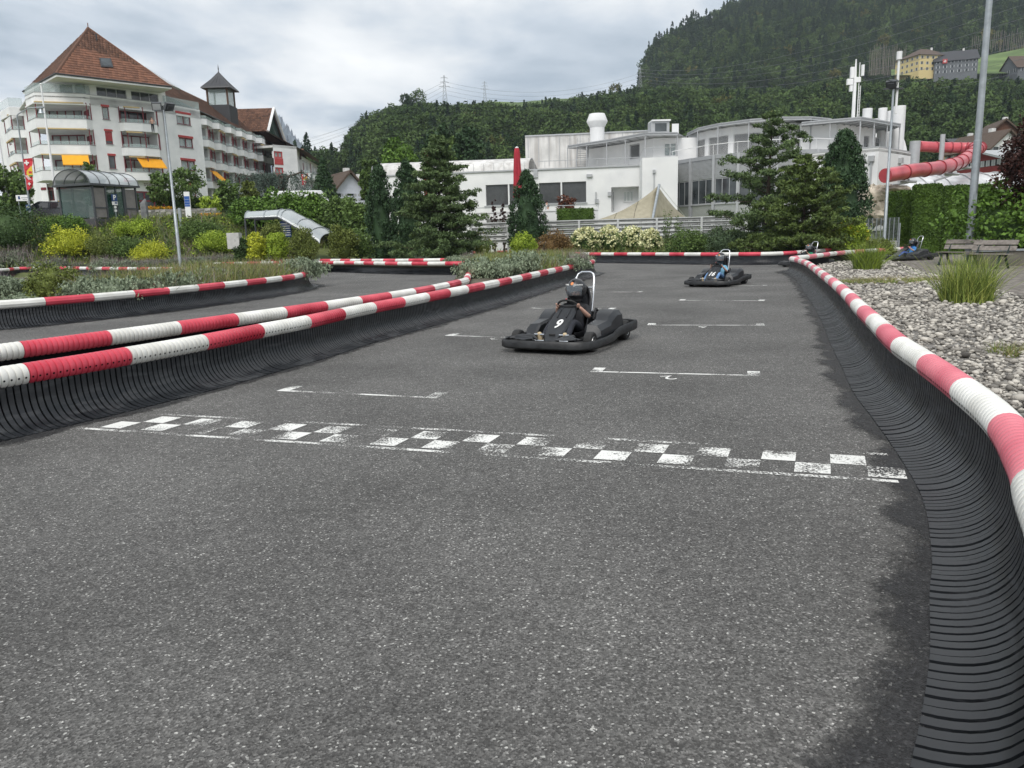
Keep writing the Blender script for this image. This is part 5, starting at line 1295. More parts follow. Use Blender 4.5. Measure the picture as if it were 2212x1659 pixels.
    for (u, v, s) in [(617, 306, 1.0), (636, 314, .85), (656, 321, .8)]:
        q = D(u, v, 133 + (u - 617) * .25); mb = MB(); w = 2.1 * s; h = 2.3 * s
        mb.add([q + Vector((0, -w, -h)), q, q + Vector((0, w, -h)), q + Vector((-5, -w, -h)), q + Vector((-5, 0, 0)), q + Vector((-5, w, -h))], [(0, 1, 4, 3), (1, 2, 5, 4)]); mb.build('dormer_roof', W_roof2, T, world=True)
        mb = MB(); mb.add([q + Vector((-.2, -w * .9, -h)), q + Vector((-.2, w * .9, -h)), q + Vector((-.2, 0, -.15))], [(0, 1, 2)]); mb.build('dormer_front', W_dark, T, world=True)
    FX = Fac(G(658, 352, 14.9)[:2], G(690, 358, 14.2)[:2]); m4 = MB(); p0 = G(655, 342, 15.8)
    q0 = D(652, 350, 128); q1 = D(690, 362, 146); FX = Fac(q0[:2], q1[:2]); FX.wall(m4, 0, FX.L, g0, 15.2, [(i * 3.1 + .4, i * 3.1 + 2.8, z, z + 1.6, 1.2) for i in range(int(FX.L / 3.1)) for z in (7.6, 10.4, 13.1)]); m4.build('wall', W_white, T, world=True)
    for z in (9.9, 12.6):
        balcony(T, [tuple(FX.P(0, 0)[:2]), tuple(FX.P(.6, 0, 1.2)[:2]), tuple(FX.P(FX.L - .6, 0, 1.2)[:2]), tuple(FX.P(FX.L, 0)[:2])], z, awn=False, top=1.5)
    ra = FX.P(-2, 15.4, 1.5); rb = FX.P(FX.L + 1.5, 15.0, 1.5); mb = MB(); mb.add([ra, rb, rb + Vector((-7, 0, 3.8)), ra + Vector((-7, 0, 3.8))], [(0, 1, 2, 3)]); r3 = mb.build('roof', W_roof2, T, world=True)
    # awnings let down
    def awning(F, s0, s1, z, drop=1.15, out=1.6, d0=.6):
        mb = MB(); mb.plate([F.P(s0, z, d0), F.P(s0 + .15, z - drop, d0 + out), F.P(s1 + .15, z - drop, d0 + out), F.P(s1, z, d0)], .03); F.box(mb, s0 + .15, s1 + .15, z - drop - .1, z - drop, d0 + out - .02, d0 + out + .02); mb.build('orange_awning', W_orange, T, world=True)
    Fb = Fac(b_, c_); awning(Fb, 2.0, 4.5, 11.3, d0=.1, out=.9, drop=1.0); awning(F1, sa + 1.0, sb - .2, 11.3, d0=.9, out=.8, drop=1.0); awning(FW, 1.2, 3.4, 11.2, d0=1.0, out=1.3, drop=1.3)
    # lettering and lit sign
    s, z = F1.px(322, 396); f = F1; tp = f.P(s + .5, z - .1, .05)
    Mx = Matrix((f.t, Vector((0, 0, 1)), f.n)).transposed().to_4x4(); Mx.translation = tp - ORIG[T.name]
    glyph('sternen', .75, mat('grey_letters', (.36, .30, .29), .6), 'lettering', T, Mx, thick=.02)
    mb = MB(); mb.tube([f.P(s - .55, z + .42, .05), f.P(s + .2, z + .78, .05), f.P(s + 1.0, z + .42, .05)], .03, 5); mb.build('gable_mark', MATS['grey_letters'], T, world=True)
    s, z = F1.px(273, 387); mb = MB(); F1.box(mb, s - .5, s + .5, z - .45, z + .45, .2, .45); sg = mb.build('sign_box', mat('sign_white', (.75, .75, .73), .4), T, world=True); mb = MB(); F1.box(mb, s - .5, s + .5, z - .35, z + .08, .452, .46); mb.build('red_band', W_redl, sg, world=True); mb = MB(); F1.box(mb, s - .5, s + .5, z - .10, z - .05, .462, .466); mb.build('white_stripe', MATS['sign_white'], sg, world=True)
    return T
hotel()
# ------------------------------------------------------------------ the white pool building in the middle
W_white2 = mat('white_wall_smooth', (.70, .705, .71), .88, var=.04, vscale=.5, col2=(.76, .76, .755), bump=.1, bscale=10)
def streak_mat():
    m = mat('streaked_cladding', (.52, .515, .50), .8, var=.05, vscale=.6, col2=(.64, .63, .61)); nt = m.node_tree; N = nt.nodes; L = nt.links; b = N['Principled BSDF']
    g = N.new('ShaderNodeNewGeometry'); mp = N.new('ShaderNodeMapping'); mp.inputs['Scale'].default_value = (1.6, 1.6, .12); n = N.new('ShaderNodeTexNoise'); n.inputs['Scale'].default_value = 1.0; n.inputs['Detail'].default_value = 6
    L.new(g.outputs['Position'], mp.inputs[0]); L.new(mp.outputs[0], n.inputs[0]); r = N.new('ShaderNodeMapRange'); r.inputs[1].default_value = .45; r.inputs[2].default_value = .7; L.new(n.outputs[0], r.inputs[0])
    mx = N.new('ShaderNodeMix'); mx.data_type = 'RGBA'; old = b.inputs['Base Color'].links[0].from_socket; L.new(r.outputs[0], mx.inputs[0]); L.new(old, mx.inputs[6]); mx.inputs[7].default_value = (.36, .34, .32, 1); L.new(mx.outputs[2], b.inputs['Base Color']); return m
W_streak = streak_mat()
def r6(a, b): return (1097.2 + .17364 * a, 219.4 + .17364 * b)
def r7(a, b): return (1426.4 + .17364 * a, 219.4 + .17364 * b)
def r8(a, b): return (1810.4 + .18187 * a, 219.4 + .18187 * b)
def pool_building():
    T = thing('pool_building', 'long low white building with rounded roof, curved grey glass front and canopies', 'building', (5, 78, 2.5)); g0 = 1.2
    A = Vector((-13.6, 80.9)); B = Vector((12.9, 76.9)); F = Fac(A, B); wm = MB(); holes = []; wd = []
    for (u0, v0, u1, v1) in [(1049, 400, 1098, 440), (1100, 398, 1153, 441), (1164, 395.5, 1211.5, 439), (1214, 393.5, 1266.5, 435.5)]:
        a, z1 = F.px(u0, v0); b, z0 = F.px(u1, v1); wd.append((a, b, z0, z1))
    zt = max(w[3] for w in wd); zb = min(w[2] for w in wd)
    for a, b, z0, z1 in wd: holes.append((a, b, zb, zt, .5))
    u0, v0 = r6(1285, 1065); u1, v1 = r6(1640, 1340); a, z1 = F.px(u0, v0); b, z0 = F.px(u1, v1); door = (a, b - .1, z0 - .2, z1, 1.6); holes.append(door)
    a, z1 = F.px(*r6(-215, 1390)); b, z0 = F.px(*r6(-90, 1490)); 
    F.wall(wm, 0, F.L, g0, 8.0, holes)
    for a, b, z0, z1 in wd: F.window(T, a, b, zb, zt, d=-.3, cols=1, curtain=0, fw=.06, fm=W_lgrey, blind=.97, bm=W_blind)
    for k in range(3):
        mb = MB(); F.box(mb, wd[k][1], wd[k + 1][0], zb, zt, -.25, -.05); mb.build('mullion', W_white2, T, world=True)
    mb = MB(); F.box(mb, wd[0][0] - .2, wd[-1][1] + .1, zb - .12, zb, -.1, .1); mb.build('sill', W_lgrey, T, world=True)
    fb = Fac(F.P(0, 0, -1.55)[:2], F.P(F.L, 0, -1.55)[:2]); q = F.px(*r6(1325, 1200))[0]
    fb.window(T, door[0] + .1, q, door[2] + .1, door[3] - .3, d=.02, cols=1, curtain=0, fw=.08, fm=W_white2, name='door')
    q2 = F.px(*r6(1435, 1200))[0]; fb.window(T, q2, door[1] - .5, door[2] + 1.0, door[3] - .35, d=.02, cols=3, curtain=.6, fw=.08, fm=W_white2)
    mb = MB(); F.box(mb, -.05, F.L + .05, 7.9, 8.04, -.2, .12); mb.build('coping', W_lgrey, T, world=True)
    # curved barrel roof along the left
    mb = MB(); rows = []
    for k in range(9):
        q = PI / 2 * k / 8; rows.append([F.P(.0, 8.0 + 1.5 * math.sin(q), -.1 - 3.6 * (1 - math.cos(q))), F.P(16.0, 8.0 + 1.4 * math.sin(q), -.1 - 3.6 * (1 - math.cos(q)))])
    rows.append([F.P(0, 8.6, -9), F.P(16, 8.6, -9)]); mb.sheet(rows[::-1]); mb.build('barrel_roof', W_streak, T, world=True, smooth=30)
    mb = MB(); mb.tube([F.P(0, 9.5, -3.8), F.P(16, 9.4, -3.8)], .07, 5); mb.build('roof_edge', W_grey, T, world=True)
    # rounded left end
    mb = MB(); rows = []
    for k in range(7):
        q = PI / 2 * k / 6; rows.append([F.P(-1.2 * math.cos(q) + .3, g0, -3.7 * (1 - math.sin(q)) * .0 - 3.0 * (1 - k / 6)), F.P(-1.2 * math.cos(q) + .3, 8.0 + 1.3 * (1 - k / 6), -3.0 * (1 - k / 6))])
    mb.sheet(rows); mb.build('end_wall', W_white2, T, world=True, smooth=40)
    # projecting block left of the glass front
    G0, G1 = Vector((12.5, 73.0)), Vector((15.65, 72.4)); FB = Fac(G0, G1); FB.wall(wm, 0, FB.L, g0, 8.3, []); Fac(B, G0).wall(wm, 0, Fac(B, G0).L, g0, 8.3, []); Fac(G1, (16.6, 78.5)).wall(wm, 0, 6.2, g0, 8.3, [])
    wm.build('wall', W_white2, T, world=True)
    mb = MB(); mb.prism([F.P(0, 0, -.1)[:2], F.P(F.L, 0, -.1)[:2], (12.6, 73.1), (15.6, 72.5), (16.5, 78), (17, 92), (-12, 94)], 7.7, 7.9); mb.build('roof_deck', W_stain, T, world=True)
    mb = MB(); fz = [F.P(F.L * k / 8, 8.75, -.1) for k in range(5, 9)] + [Vector((12.6, 73.1, 9.15)), Vector((15.6, 72.5, 9.15))]
    mb.tube(fz, .03, 5)
    for k in range(22): p = F.P(F.L * (.2 + .8 * k / 21), 8.0, -.1); mb.tube([p, p + Vector((0, 0, .75))], .018, 4)
    mb.build('railing', W_lgrey, T, world=True)
    # downpipes, boxes on the wall
    for (a, b) in [((1700, 805), (1715, 1140))]:
        p, z1 = F.px(*r6(a[0] + 15, a[1] + 20)); mb = MB(); FB.box(mb, .95, 1.2, 6.9, 7.2, 0, .2); FB.box(mb, 1.03, 1.12, 2.2, 6.9, .02, .12); mb.build('downpipe', W_lgrey, T, world=True)
    for (a, b, w, h) in [(1015, 922, .28, .14), (345, 900, .2, .35), (1265, 1150, .18, .2), (1105, 1238, .18, .2), (1095, 1190, .05, .5)]:
        s, z = F.px(*r6(a, b)); mb = MB(); F.box(mb, s - w, s + w, z - h, z + h, 0, .18); mb.build('wall_box', W_lgrey, T, world=True)
    # upper storey, set back, with a thin canopy on posts
    U = [(6.9, 88.8), (10.7, 84.4), (13.9, 79.4), (17.2, 79.9)]; Wl = [(9.2, 90.2), (12.4, 86.2), (15.1, 81.6), (19.6, 81.9)]
    up = MB()
    spec = [[], [(r6(1255, 580), r6(1368, 740), 2, 0), (r6(1515, 540), r6(1637, 705), 1, .95)], [(r6(1945, 512), r6(2098, 680), 2, .0)], [(r7(292, 500), r7(455, 700), 1, .97)]][:3]
    for i in range(3):
        f = Fac(Wl[i], Wl[i + 1]); hs = []
        for (p, q, c, bl) in spec[i]:
            a, z1 = f.px(*p); b, z0 = f.px(*q)
            if a < .1 or b > f.L - .05: a = max(a, .15); b = min(b, f.L - .1)
            if b - a < .4: continue
            hs.append((a, b, max(z0, 8.2), z1, .5)); f.window(T, a, b, max(z0, 8.2), z1, d=-.15, cols=c, curtain=0 if i == 1 else .9, fw=.1, fm=W_white2, blind=bl)
        f.wall(up, 0, f.L, 7.9, 11.0, hs)
    up.build('upper_wall', W_white2, T, world=True)
    def canopy(edge, inner, z, name='canopy', posts=True, zb=7.9):
        mb = MB(); n = len(edge); ol = edge + inner[::-1]; mb.prism(ol, z - .06, z + .06); mb.build(name, W_lgrey, T, world=True)
        arc_strip(T, 'canopy_edge', edge, z - .16, z + .14, .12, W_lgrey)
        mb = MB()
        for i in range(n - 1):
            a, b = Vector(edge[i]), Vector(edge[i + 1]); c, d = Vector(inner[i]), Vector(inner[i + 1]); k = max(2, int((b - a).length / 1.2))
            for j in range(k):
                q = j / k; p = a.lerp(b, q); r = c.lerp(d, q); mb.tube([(p.x, p.y, z - .14), (r.x, r.y, z - .14)], .05, 4)
        mb.build('rafter', W_grey, T, world=True)
        if posts:
            for i in range(n - 1):
                a, b = Vector(edge[i]), Vector(edge[i + 1]); k = max(1, round((b - a).length / 3.2))
                for j in range(k + (i == n - 2)):
                    p = a.lerp(b, j / k); mb = MB(); mb.tube([(p.x, p.y + .15, zb), (p.x, p.y + .15, z - .1)], .06, 6); mb.build('post', W_lgrey, T, world=True)
    canopy(U, [(11.0, 92.5), (13.5, 90), (16, 86), (20, 86)], 11.2)
    # bowed glass front
    CV = [(16.4, 78.3), (17.6, 75.8), (19.1, 73.1), (20.9, 71.6), (24, 70.5), (27.5, 70.4), (29.6, 71.5), (31.5, 74)]
    seg_m = MB()
    for i in range(len(CV) - 1):
        f = Fac(CV[i], CV[i + 1])
        mb = MB(); f.box(mb, -.12, .12, g0, 8.4, -.2, .12); mb.build('mullion', W_lgrey, T, world=True)
        arc = MB()
        f.box(seg_m, .1, f.L - .1, 8.05, 8.4, -.4, .02)
        n = 16; mb = MB()
        for k in range(n): f.box(mb, .12, f.L - .12, 6.35 + k * .106, 6.43 + k * .106, -.12, -.04 + (k % 2) * .01)
        mb.build('louvre_band', W_lgrey, T, world=True)
        n = 10; mb = MB()
        for k in range(n): f.box(mb, .12, f.L - .12, 3.0 + k * .1, 3.08 + k * .1, -.12, -.04)
        mb.build('louvre_band', W_lgrey, T, world=True)
        f.window(T, .12, f.L - .12, 4.05, 6.3, d=-.12, cols=3, curtain=0, fw=.06, fm=W_lgrey); f.window(T, .12, f.L - .12, g0, 2.95, d=-.12, cols=3, curtain=0, fw=.06, fm=W_lgrey)
        mb = MB(); f.box(mb, 0, f.L, 3.95, 4.05, -.3, .06); mb.build('transom', W_lgrey, T, world=True)
    seg_m.build('curved_parapet', W_grey, T, world=True)
    mb = MB(); mb.prism([(x, y + .4) for x, y in CV] + [(34, 92), (17, 92)], 8.0, 8.2); mb.build('roof_deck', W_stain, T, world=True)
    mb = MB(); rl = [Vector((x, y + .3, 9.35)) for x, y in CV]; mb.tube(rl, .035, 5)
    for p in rl: mb.tube([p, p - Vector((0, 0, 1.1))], .02, 4)
    mb.build('railing', W_white2, T, world=True)
    # upper bowed storey
    UC = [(19.2, 84), (20.2, 80.4), (21.9, 77.8), (24.6, 76.3), (27.6, 76.0), (30.2, 77.4), (31.6, 80)]
    um = MB()
    for i in range(len(UC) - 1):
        f = Fac(UC[i], UC[i + 1]); f.wall(um, 0, f.L, 8.2, 11.4, [(.3, f.L - .3, 8.3, 10.7, .4)]); f.window(T, .3, f.L - .3, 8.3, 10.7, d=-.2, cols=1, curtain=0, fw=.06, fm=W_white2, blind=[.98, .98, .98, .75, .98, .98][i], bm=W_white2)
    um.build('upper_wall', W_white2, T, world=True)
    E2 = [(19.1, 84.3), (19.3, 80.2), (20.6, 77.4), (22.9, 75.2), (25.5, 74.2), (28.5, 74.6), (30.9, 76.2), (32.8, 78.9)]
    canopy(E2, [(23, 88), (23, 86), (24, 84), (25.5, 82), (26.5, 81), (28, 81), (29, 82), (30, 84)], 11.6, zb=8.2)
    mb = MB(); mb.prism([(24, 80), (28, 79.5), (30, 82), (27, 86)], 11.6, 11.72); mb.build('upper_roof', W_white2, T, world=True)
    # right block
    RB = [(28.6, 68.2), (30.4, 65.6), (35.9, 70.7), (36.6, 78)]; rm = MB(); RB = [(26.5, 69.6), (30.6, 65.4), (36.0, 70.8), (36.4, 80)]
    for i in range(3): f = Fac(RB[i], RB[i + 1]); f.wall(rm, 0, f.L, g0, 7.9, [])
    rm.build('wall', W_white2, T, world=True); arc_strip(T, 'coping', [(x, y - .02) for x, y in RB], 7.9, 8.0, .3, W_lgrey)
    mb = MB(); mb.prism(RB + [(30, 82)], 7.6, 7.8); mb.build('roof_deck', W_stain, T, world=True)
    for (p, q) in [(r8(405, 660), r8(395, 1080)), (r8(727, 685), r8(715, 1020))]:
        i = 0 if p[0] < 1912 else 1; f = Fac(RB[i], RB[i + 1]); s, z = f.px(*p); mb = MB(); f.box(mb, s - .22, s + .22, z - .35, z + .1, 0, .3); f.box(mb, s - .06, s + .06, 2.0, z - .35, .02, .14); mb.build('downpipe', W_lgrey, T, world=True)
    RU = [(27.6, 76.5), (30.9, 75.6), (35.6, 77.6), (36.4, 80)]; ru = MB()
    f = Fac((30.5, 73.6), (36.0, 77.8)); hs = []
    for (p, q) in [(r8(310, 405), r8(365, 550)), (r8(448, 425), r8(500, 545))]:
        a, z1 = f.px(*p); b, z0 = f.px(*q); a = max(a, .1); hs.append((a, b, max(z0, 8.0), z1, .4)); f.window(T, a, b, max(z0, 8.0), z1, d=-.12, cols=1, curtain=0, fw=.07, fm=W_white2, blind=.6)
    f.wall(ru, -.0, f.L, 7.8, 10.9, hs); Fac((27.8, 75.2), (30.5, 73.6)).wall(ru, 0, 3.13, 7.8, 10.9, []); ru.build('upper_wall', W_white2, T, world=True)
    canopy([(27.2, 73.6), (31.6, 71.2), (37.8, 76.6), (38.6, 82)], [(28, 80), (31, 79), (35, 80), (35, 83)], 11.0, zb=7.9)
    # big barrel roof and hall behind
    hb = MB(); c0 = (2.3, 92.0); f = Fac((2.3, 92.4), (16.5, 90.5)); f.wall(hb, 0, f.L, 7, 12.8, []); hb.build('hall_wall', W_streak, T, world=True)
    mb = MB()
    for k in range(12): f.box(mb, .3 + k * 1.2, .36 + k * 1.2, 9.5, 12.8, 0, .06)
    f.box(mb, 0, f.L, 12.8, 12.95, -2, .1); mb.build('cladding_rib', W_lgrey, T, world=True)
    mb = MB(); rows = []
    for k in range(11):
        q = PI * .5 * k / 10; rows.append([Vector((39.5 + 3.4 * math.sin(q), 85 + j, 8.2 + 4.6 * math.cos(q))) for j in (0, 9)])
    rows = [[Vector((37.5, 85, 12.6)), Vector((37.5, 94, 12.6))]] + rows + [[Vector((42.9, 85, 3)), Vector((42.9, 94, 3))]]
    mb.sheet(rows); n = len(rows); mb.add([r[0] for r in rows] + [Vector((37.5, 85, 3))], [tuple(range(n + 1))[::-1]]); mb.build('barrel_vault', W_white2, T, world=True, smooth=40)
    # big ventilator, its railing, dormer box
    mb = MB(); mb.lathe([(.78, 8.2), (.78, 12.45), (.82, 12.5)], 24, Matrix.Translation((10.45, 91, 0)) @ Matrix.Translation((0, 0, .95)) @ Matrix.Diagonal((1.06, 1.06, 1, 1))); mb.lathe([(.80, 12.5), (1.1, 13.05), (1.12, 13.15), (.82, 13.95), (.1, 14.05)], 24, Matrix.Translation((10.45, 91, 0)) @ Matrix.Translation((0, 0, .95)) @ Matrix.Diagonal((1.06, 1.06, 1, 1))); mb.build('ventilator', W_white2, T, world=True, smooth=35)
    q = D(*r6(1890, 330), 84); mb = MB(); mb.box(q.x - 1.0, q.x + .9, 83.5, 85.5, 11.2, 12.9); o = mb.build('roof_hatch', W_lgrey, T, world=True); mb = MB(); mb.box(q.x - .95, q.x + 1.0, 83.3, 85.6, 12.9, 13.05); mb.build('hatch_lid', W_white2, o, world=True); mb = MB(); mb.box(q.x - .6, q.x + .6, 83.46, 83.5, 11.9, 12.7); mb.build('pane', W_glass, o, world=True); mb = MB(); mb.box(q.x + 1.15, q.x + 1.85, 83.4, 83.48, 11.5, 12.6); mb.build('open_sash', W_white2, o, world=True)
    # outside stair up to the roof
    q0, q1 = D(*r6(835, 790), 88), D(*r6(870, 600), 88); mb = MB()
    for k in range(12): z = 8.2 + k * .24; mb.box(q0.x + k * .03, q0.x + 1.2 + k * .03, 87 + k * .1, 87.25 + k * .1, z, z + .04)
    for s in (0, 1.2): mb.tube([(q0.x + s, 86.9, 8.2), (q0.x + s + .35, 88.2, 11.1)], .05, 5); mb.tube([(q0.x + s, 86.9, 9.2), (q0.x + s + .35, 88.2, 12.0)], .03, 5)
    mb.build('roof_stair', W_grey, T, world=True)
    # four ribbed flues
    for (u0, u1, Y) in [(1863.5, 1883.5, 80), (1897.5, 1915.5, 80), (1917, 1929.5, 82), (1930, 1955, 79)]:
        a, b = D(u0, 250, Y), D(u1, 250, Y); r = (b.x - a.x) / 2; cx = (a.x + b.x) / 2; prof = []
        for k in range(34): z = 8 + k * .15; prof += [(r, z), (r * .985, z + .12)]
        prof += [(r, 13.0), (r * .3, 13.1)]; mb = MB(); mb.lathe(prof, 20, Matrix.Translation((cx, Y, 0))); mb.build('flue', W_white2, T, world=True, smooth=30)
    return T
PB_ = pool_building()
def slide():
    M_sl = mat('slide_red', (.42, .055, .075), .28, var=.12, vscale=.8, col2=(.50, .085, .10), spec=.6); M_rib = mat('slide_flange', (.26, .03, .04), .35)
    T = thing('tube_slide', 'enclosed red tube slide curving outside the white pool building', 'water slide', (35, 62, 5.5))
    raw = [D(u, v, Y) for u, v, Y in [(1912, 379.5, 58), (1944, 374, 59), (1974, 368.5, 60), (2010, 365, 61.5), (2046.8, 358.5, 63.5), (2074, 350, 66), (2094, 335.8, 69), (2108, 324, 72), (2117, 319.5, 75), (2114, 319, 78), (2095, 319.5, 80), (2060, 319, 80.5), (2020, 318, 80.5), (1984, 316, 80)]]
    pts = []
    P = [raw[0] * 2 - raw[1]] + raw + [raw[-1] * 2 - raw[-2]]
    for i in range(1, len(P) - 2):
        for k in range(6):
            t = k / 6; a, b, c, d = P[i - 1:i + 3]; pts.append(.5 * ((2 * b) + (c - a) * t + (2 * a - 5 * b + 4 * c - d) * t * t + (3 * b - a - 3 * c + d) * t ** 3))
    pts.append(P[-2]); mb = MB(); mb.tube(pts, .52, 20); mb.build('tube', M_sl, T, world=True, smooth=40)
    for i in [8, 16, 21, 25, 28, 31, 34, 37, 40, 43, 46, 49, 52, 55, 58, 61, 64, 67, 72]:
        if i + 1 >= len(pts): continue
        d = (pts[i + 1] - pts[i - 1]).normalized(); mb = MB(); mb.tube([pts[i] - d * .05, pts[i] + d * .05], .575, 20); mb.build('flange', M_rib if i != 70 else W_white, T, world=True, smooth=40)
    for (u, v, Y, w, z1) in [(2037, 290, 72, .38, None), (1977, 305, 74, .85, None)]:
        q = D(u, v, Y); mb = MB(); mb.tube([(q.x, Y, 1.0), (q.x, Y, q.z)], w / 2 * 1.1, 14); mb.build('pylon', W_lgrey, T, world=True, smooth=40)
    for i, (px_, py) in [(10, (30.0, 66)), (26, (38.6, 72)), (33, (38.6, 72))]:
        p = pts[i]; mb = MB(); mb.tube([p - Vector((0, 0, .55)), p - Vector((0, 0, .8)), Vector((px_, py, p.z - .9))], .09, 6); mb.tube([p - Vector((.6, 0, .75)), p - Vector((-.6, 0, .75))], .12, 6); mb.build('bracket', W_lgrey, T, world=True)
    return T
slide()
def glass_hall():
    T = thing('glazed_hall', 'low translucent barrel-vaulted hall behind the clipped hedge on the right', 'hall', (46, 72, 2))
    mb = MB(); rows = []; x0, x1 = 31, 62
    for k in range(13):
        q = PI * k / 12; rows.append([Vector((x, 74 - 5.2 * math.cos(q), 3.2 + 3.0 * math.sin(q))) for x in np.linspace(x0, x1, 16)])
    mb.sheet(rows); m = mat('polycarbonate', (.50, .52, .53), .3, var=.12, vscale=1.2, col2=(.62, .63, .64)); mb.build('vault', m, T, world=True, smooth=40)
    mb = MB()
    for x in np.linspace(x0, x1, 16): mb.tube([Vector((x, 74 - 5.25 * math.cos(PI * k / 12), 3.2 + 3.05 * math.sin(PI * k / 12))) for k in range(13)], .05, 4)
    mb.build('hoop', W_lgrey, T, world=True); mb = MB(); mb.box(x0, x1, 68.6, 68.8, 1, 3.2); mb.build('wall', W_grey, T, world=True)
glass_hall()
# ------------------------------------------------------------------ hills, forest, distant peak
M_forest_floor = mat('forest_floor', (.020, .032, .014), .95, var=.4, vscale=.05, coord='Object')
M_meadow = mat('hill_meadow', (.065, .115, .025), .95, var=.3, vscale=.05, col2=(.10, .15, .04))
def loft(name, base, crest, m, nv=14, back=None, bulge=.0):
    """terrain strip between a base line and a crest line (lists of 3D points of equal length)"""
    rows = []
    for j in range(nv + 1):
        t = j / nv; rows.append([Vector(a).lerp(Vector(b), t) + Vector((0, 0, bulge * math.sin(PI * t) * (b[2] - a[2]))) for a, b in zip(base, crest)])
    if back: rows.append([Vector(p) for p in back])
    mb = MB(); mb.sheet(rows); o = mb.build(name, m, smooth=179); o['kind'] = 'structure'; return rows
def dens(l, n):
    out = []
    for i in range(len(l) - 1):
        for k in range(n): out.append(Vector(l[i]).lerp(Vector(l[i + 1]), k / n))
    return out + [Vector(l[-1])]
# near wooded ridge
cr1 = [D(u, v + (54 if u > 1860 else 26 if u > 790 else 4), Y) for u, v, Y in [(752, 366, 400), (764, 345, 405), (775, 325, 410), (788, 290, 415), (810, 264, 420), (850, 252, 425), (900, 236, 430), (950, 246, 440), (1000, 243, 450), (1060, 240, 455), (1130, 243, 460), (1200, 232, 470), (1260, 222, 480), (1330, 212, 480), (1390, 203, 480), (1500, 203, 470), (1620, 208, 460), (1720, 205, 450), (1820, 185, 440), (1890, 168, 430), (1950, 164, 420), (2100, 166, 420), (2212, 170, 420), (2500, 165, 430), (3000, 160, 450), (3600, 160, 480)]]
ba1 = []
for i, p in enumerate(cr1):
    k = .42 + .0 * i; ba1.append(Vector((p.x * .44, max(150, p.y * .42), 8)))
ba1[0] = Vector((cr1[0].x * .98, 340, 14)); ba1[1] = Vector((cr1[1].x * .93, 320, 14)); ba1[2] = Vector((cr1[2].x * .86, 300, 13)); ba1[3] = Vector((cr1[3].x * .78, 280, 12)); ba1[4] = Vector((cr1[4].x * .7, 250, 12))
cr1 = dens(cr1, 4); ba1 = dens(ba1, 4)
R1 = loft('wooded_ridge', ba1, cr1, M_forest_floor, 12, [p + Vector((0, 130, -6)) for p in cr1], bulge=.10)
# meadow hilltop seen above the ridge
md = [D(u, v, Y) for u, v, Y in [(960, 250, 560), (1010, 226, 560), (1060, 219, 565), (1120, 221, 570), (1160, 217, 575), (1200, 213, 580), (1260, 214, 585), (1320, 218, 585)]]
loft('meadow_hill', dens([Vector((p.x * .86, 490, 60)) for p in md], 3), dens(md, 3), M_meadow, 6, dens([p + Vector((0, 120, -20)) for p in md], 3))
# high wooded mountain on the right
cr2 = [D(u, v + 16, Y) for u, v, Y in [(1391, 200, 640), (1394, 160, 650), (1400, 128, 660), (1412, 100, 680), (1450, 84, 700), (1490, 52, 730), (1540, 40, 760), (1570, 20, 790), (1600, 4, 820), (1660, -30, 860), (1750, -80, 900), (1900, -140, 940), (2100, -180, 950), (2400, -190, 930), (2900, -190, 910), (3600, -190, 900)]]
ba2 = [Vector((cr2[0].x * .93, 585, 82))] * 1
xs = [p.x for p in cr2]
ba2 = []
for i, p in enumerate(cr2):
    f = i / (len(cr2) - 1); y = 560 - 60 * min(1, f * 2); ba2.append(Vector((p.x * (y / p.y) * (1.0 if i < 2 else .985), y, 80 + 8 * f)))
cr2 = dens(cr2, 4); ba2 = dens(ba2, 4)
R2 = loft('mountain', ba2, cr2, M_forest_floor, 22, [p + Vector((30, 300, -120)) for p in cr2], bulge=.0)
# steep green pasture with the houses
pa_ = [D(u, v, Y) for u, v, Y in [(1925, 163, 398), (1990, 162, 396), (2060, 160, 394), (2130, 159, 394), (2212, 158, 394), (2400, 150, 394)]]
pb_ = [D(u, v, Y) for u, v, Y in [(1925, 150, 480), (1990, 150, 480), (2060, 140, 480), (2130, 120, 480), (2212, 104, 480), (2400, 80, 480)]]
loft('pasture', dens(pa_, 3), dens(pb_, 3), M_meadow, 5)
# distant rocky peak, partly in cloud
def far_peak():
    m = mat('haze_tinted_rock', (.13, .165, .20), .95, var=.35, vscale=.006, col2=(.26, .30, .34), detail=9)  # rock tinted blue, the far haze is partly put into its colour
    prof = [(540, 360), (560, 300), (575, 262), (585, 246), (594, 244), (602, 252), (612, 262), (622, 272), (632, 288), (640, 300), (652, 312), (662, 330), (672, 344), (685, 348), (700, 352), (720, 362), (740, 372)]
    mb = MB(); rows = []; n = len(prof)
    cr = dens([D(u, v, 2100 + 5 * i) for i, (u, v) in enumerate(prof)], 5); rs = np.random.default_rng(5)
    for j in range(13):
        t = j / 12; row = []
        for i, c in enumerate(cr):
            b = Vector((c.x * .86, c.y - 560, 30)); p = b.lerp(c, t); w = math.sin(PI * t) if 0 < j < 12 else 0
            p += Vector((rs.normal(0, 14), rs.normal(0, 40), rs.normal(0, 14))) * w
            if j == 12: p.z += rs.normal(0, 5)
            row.append(p)
        rows.append(row)
    mb.sheet(rows); o = mb.build('rocky_peak', m, smooth=30); o['kind'] = 'structure'
far_peak()
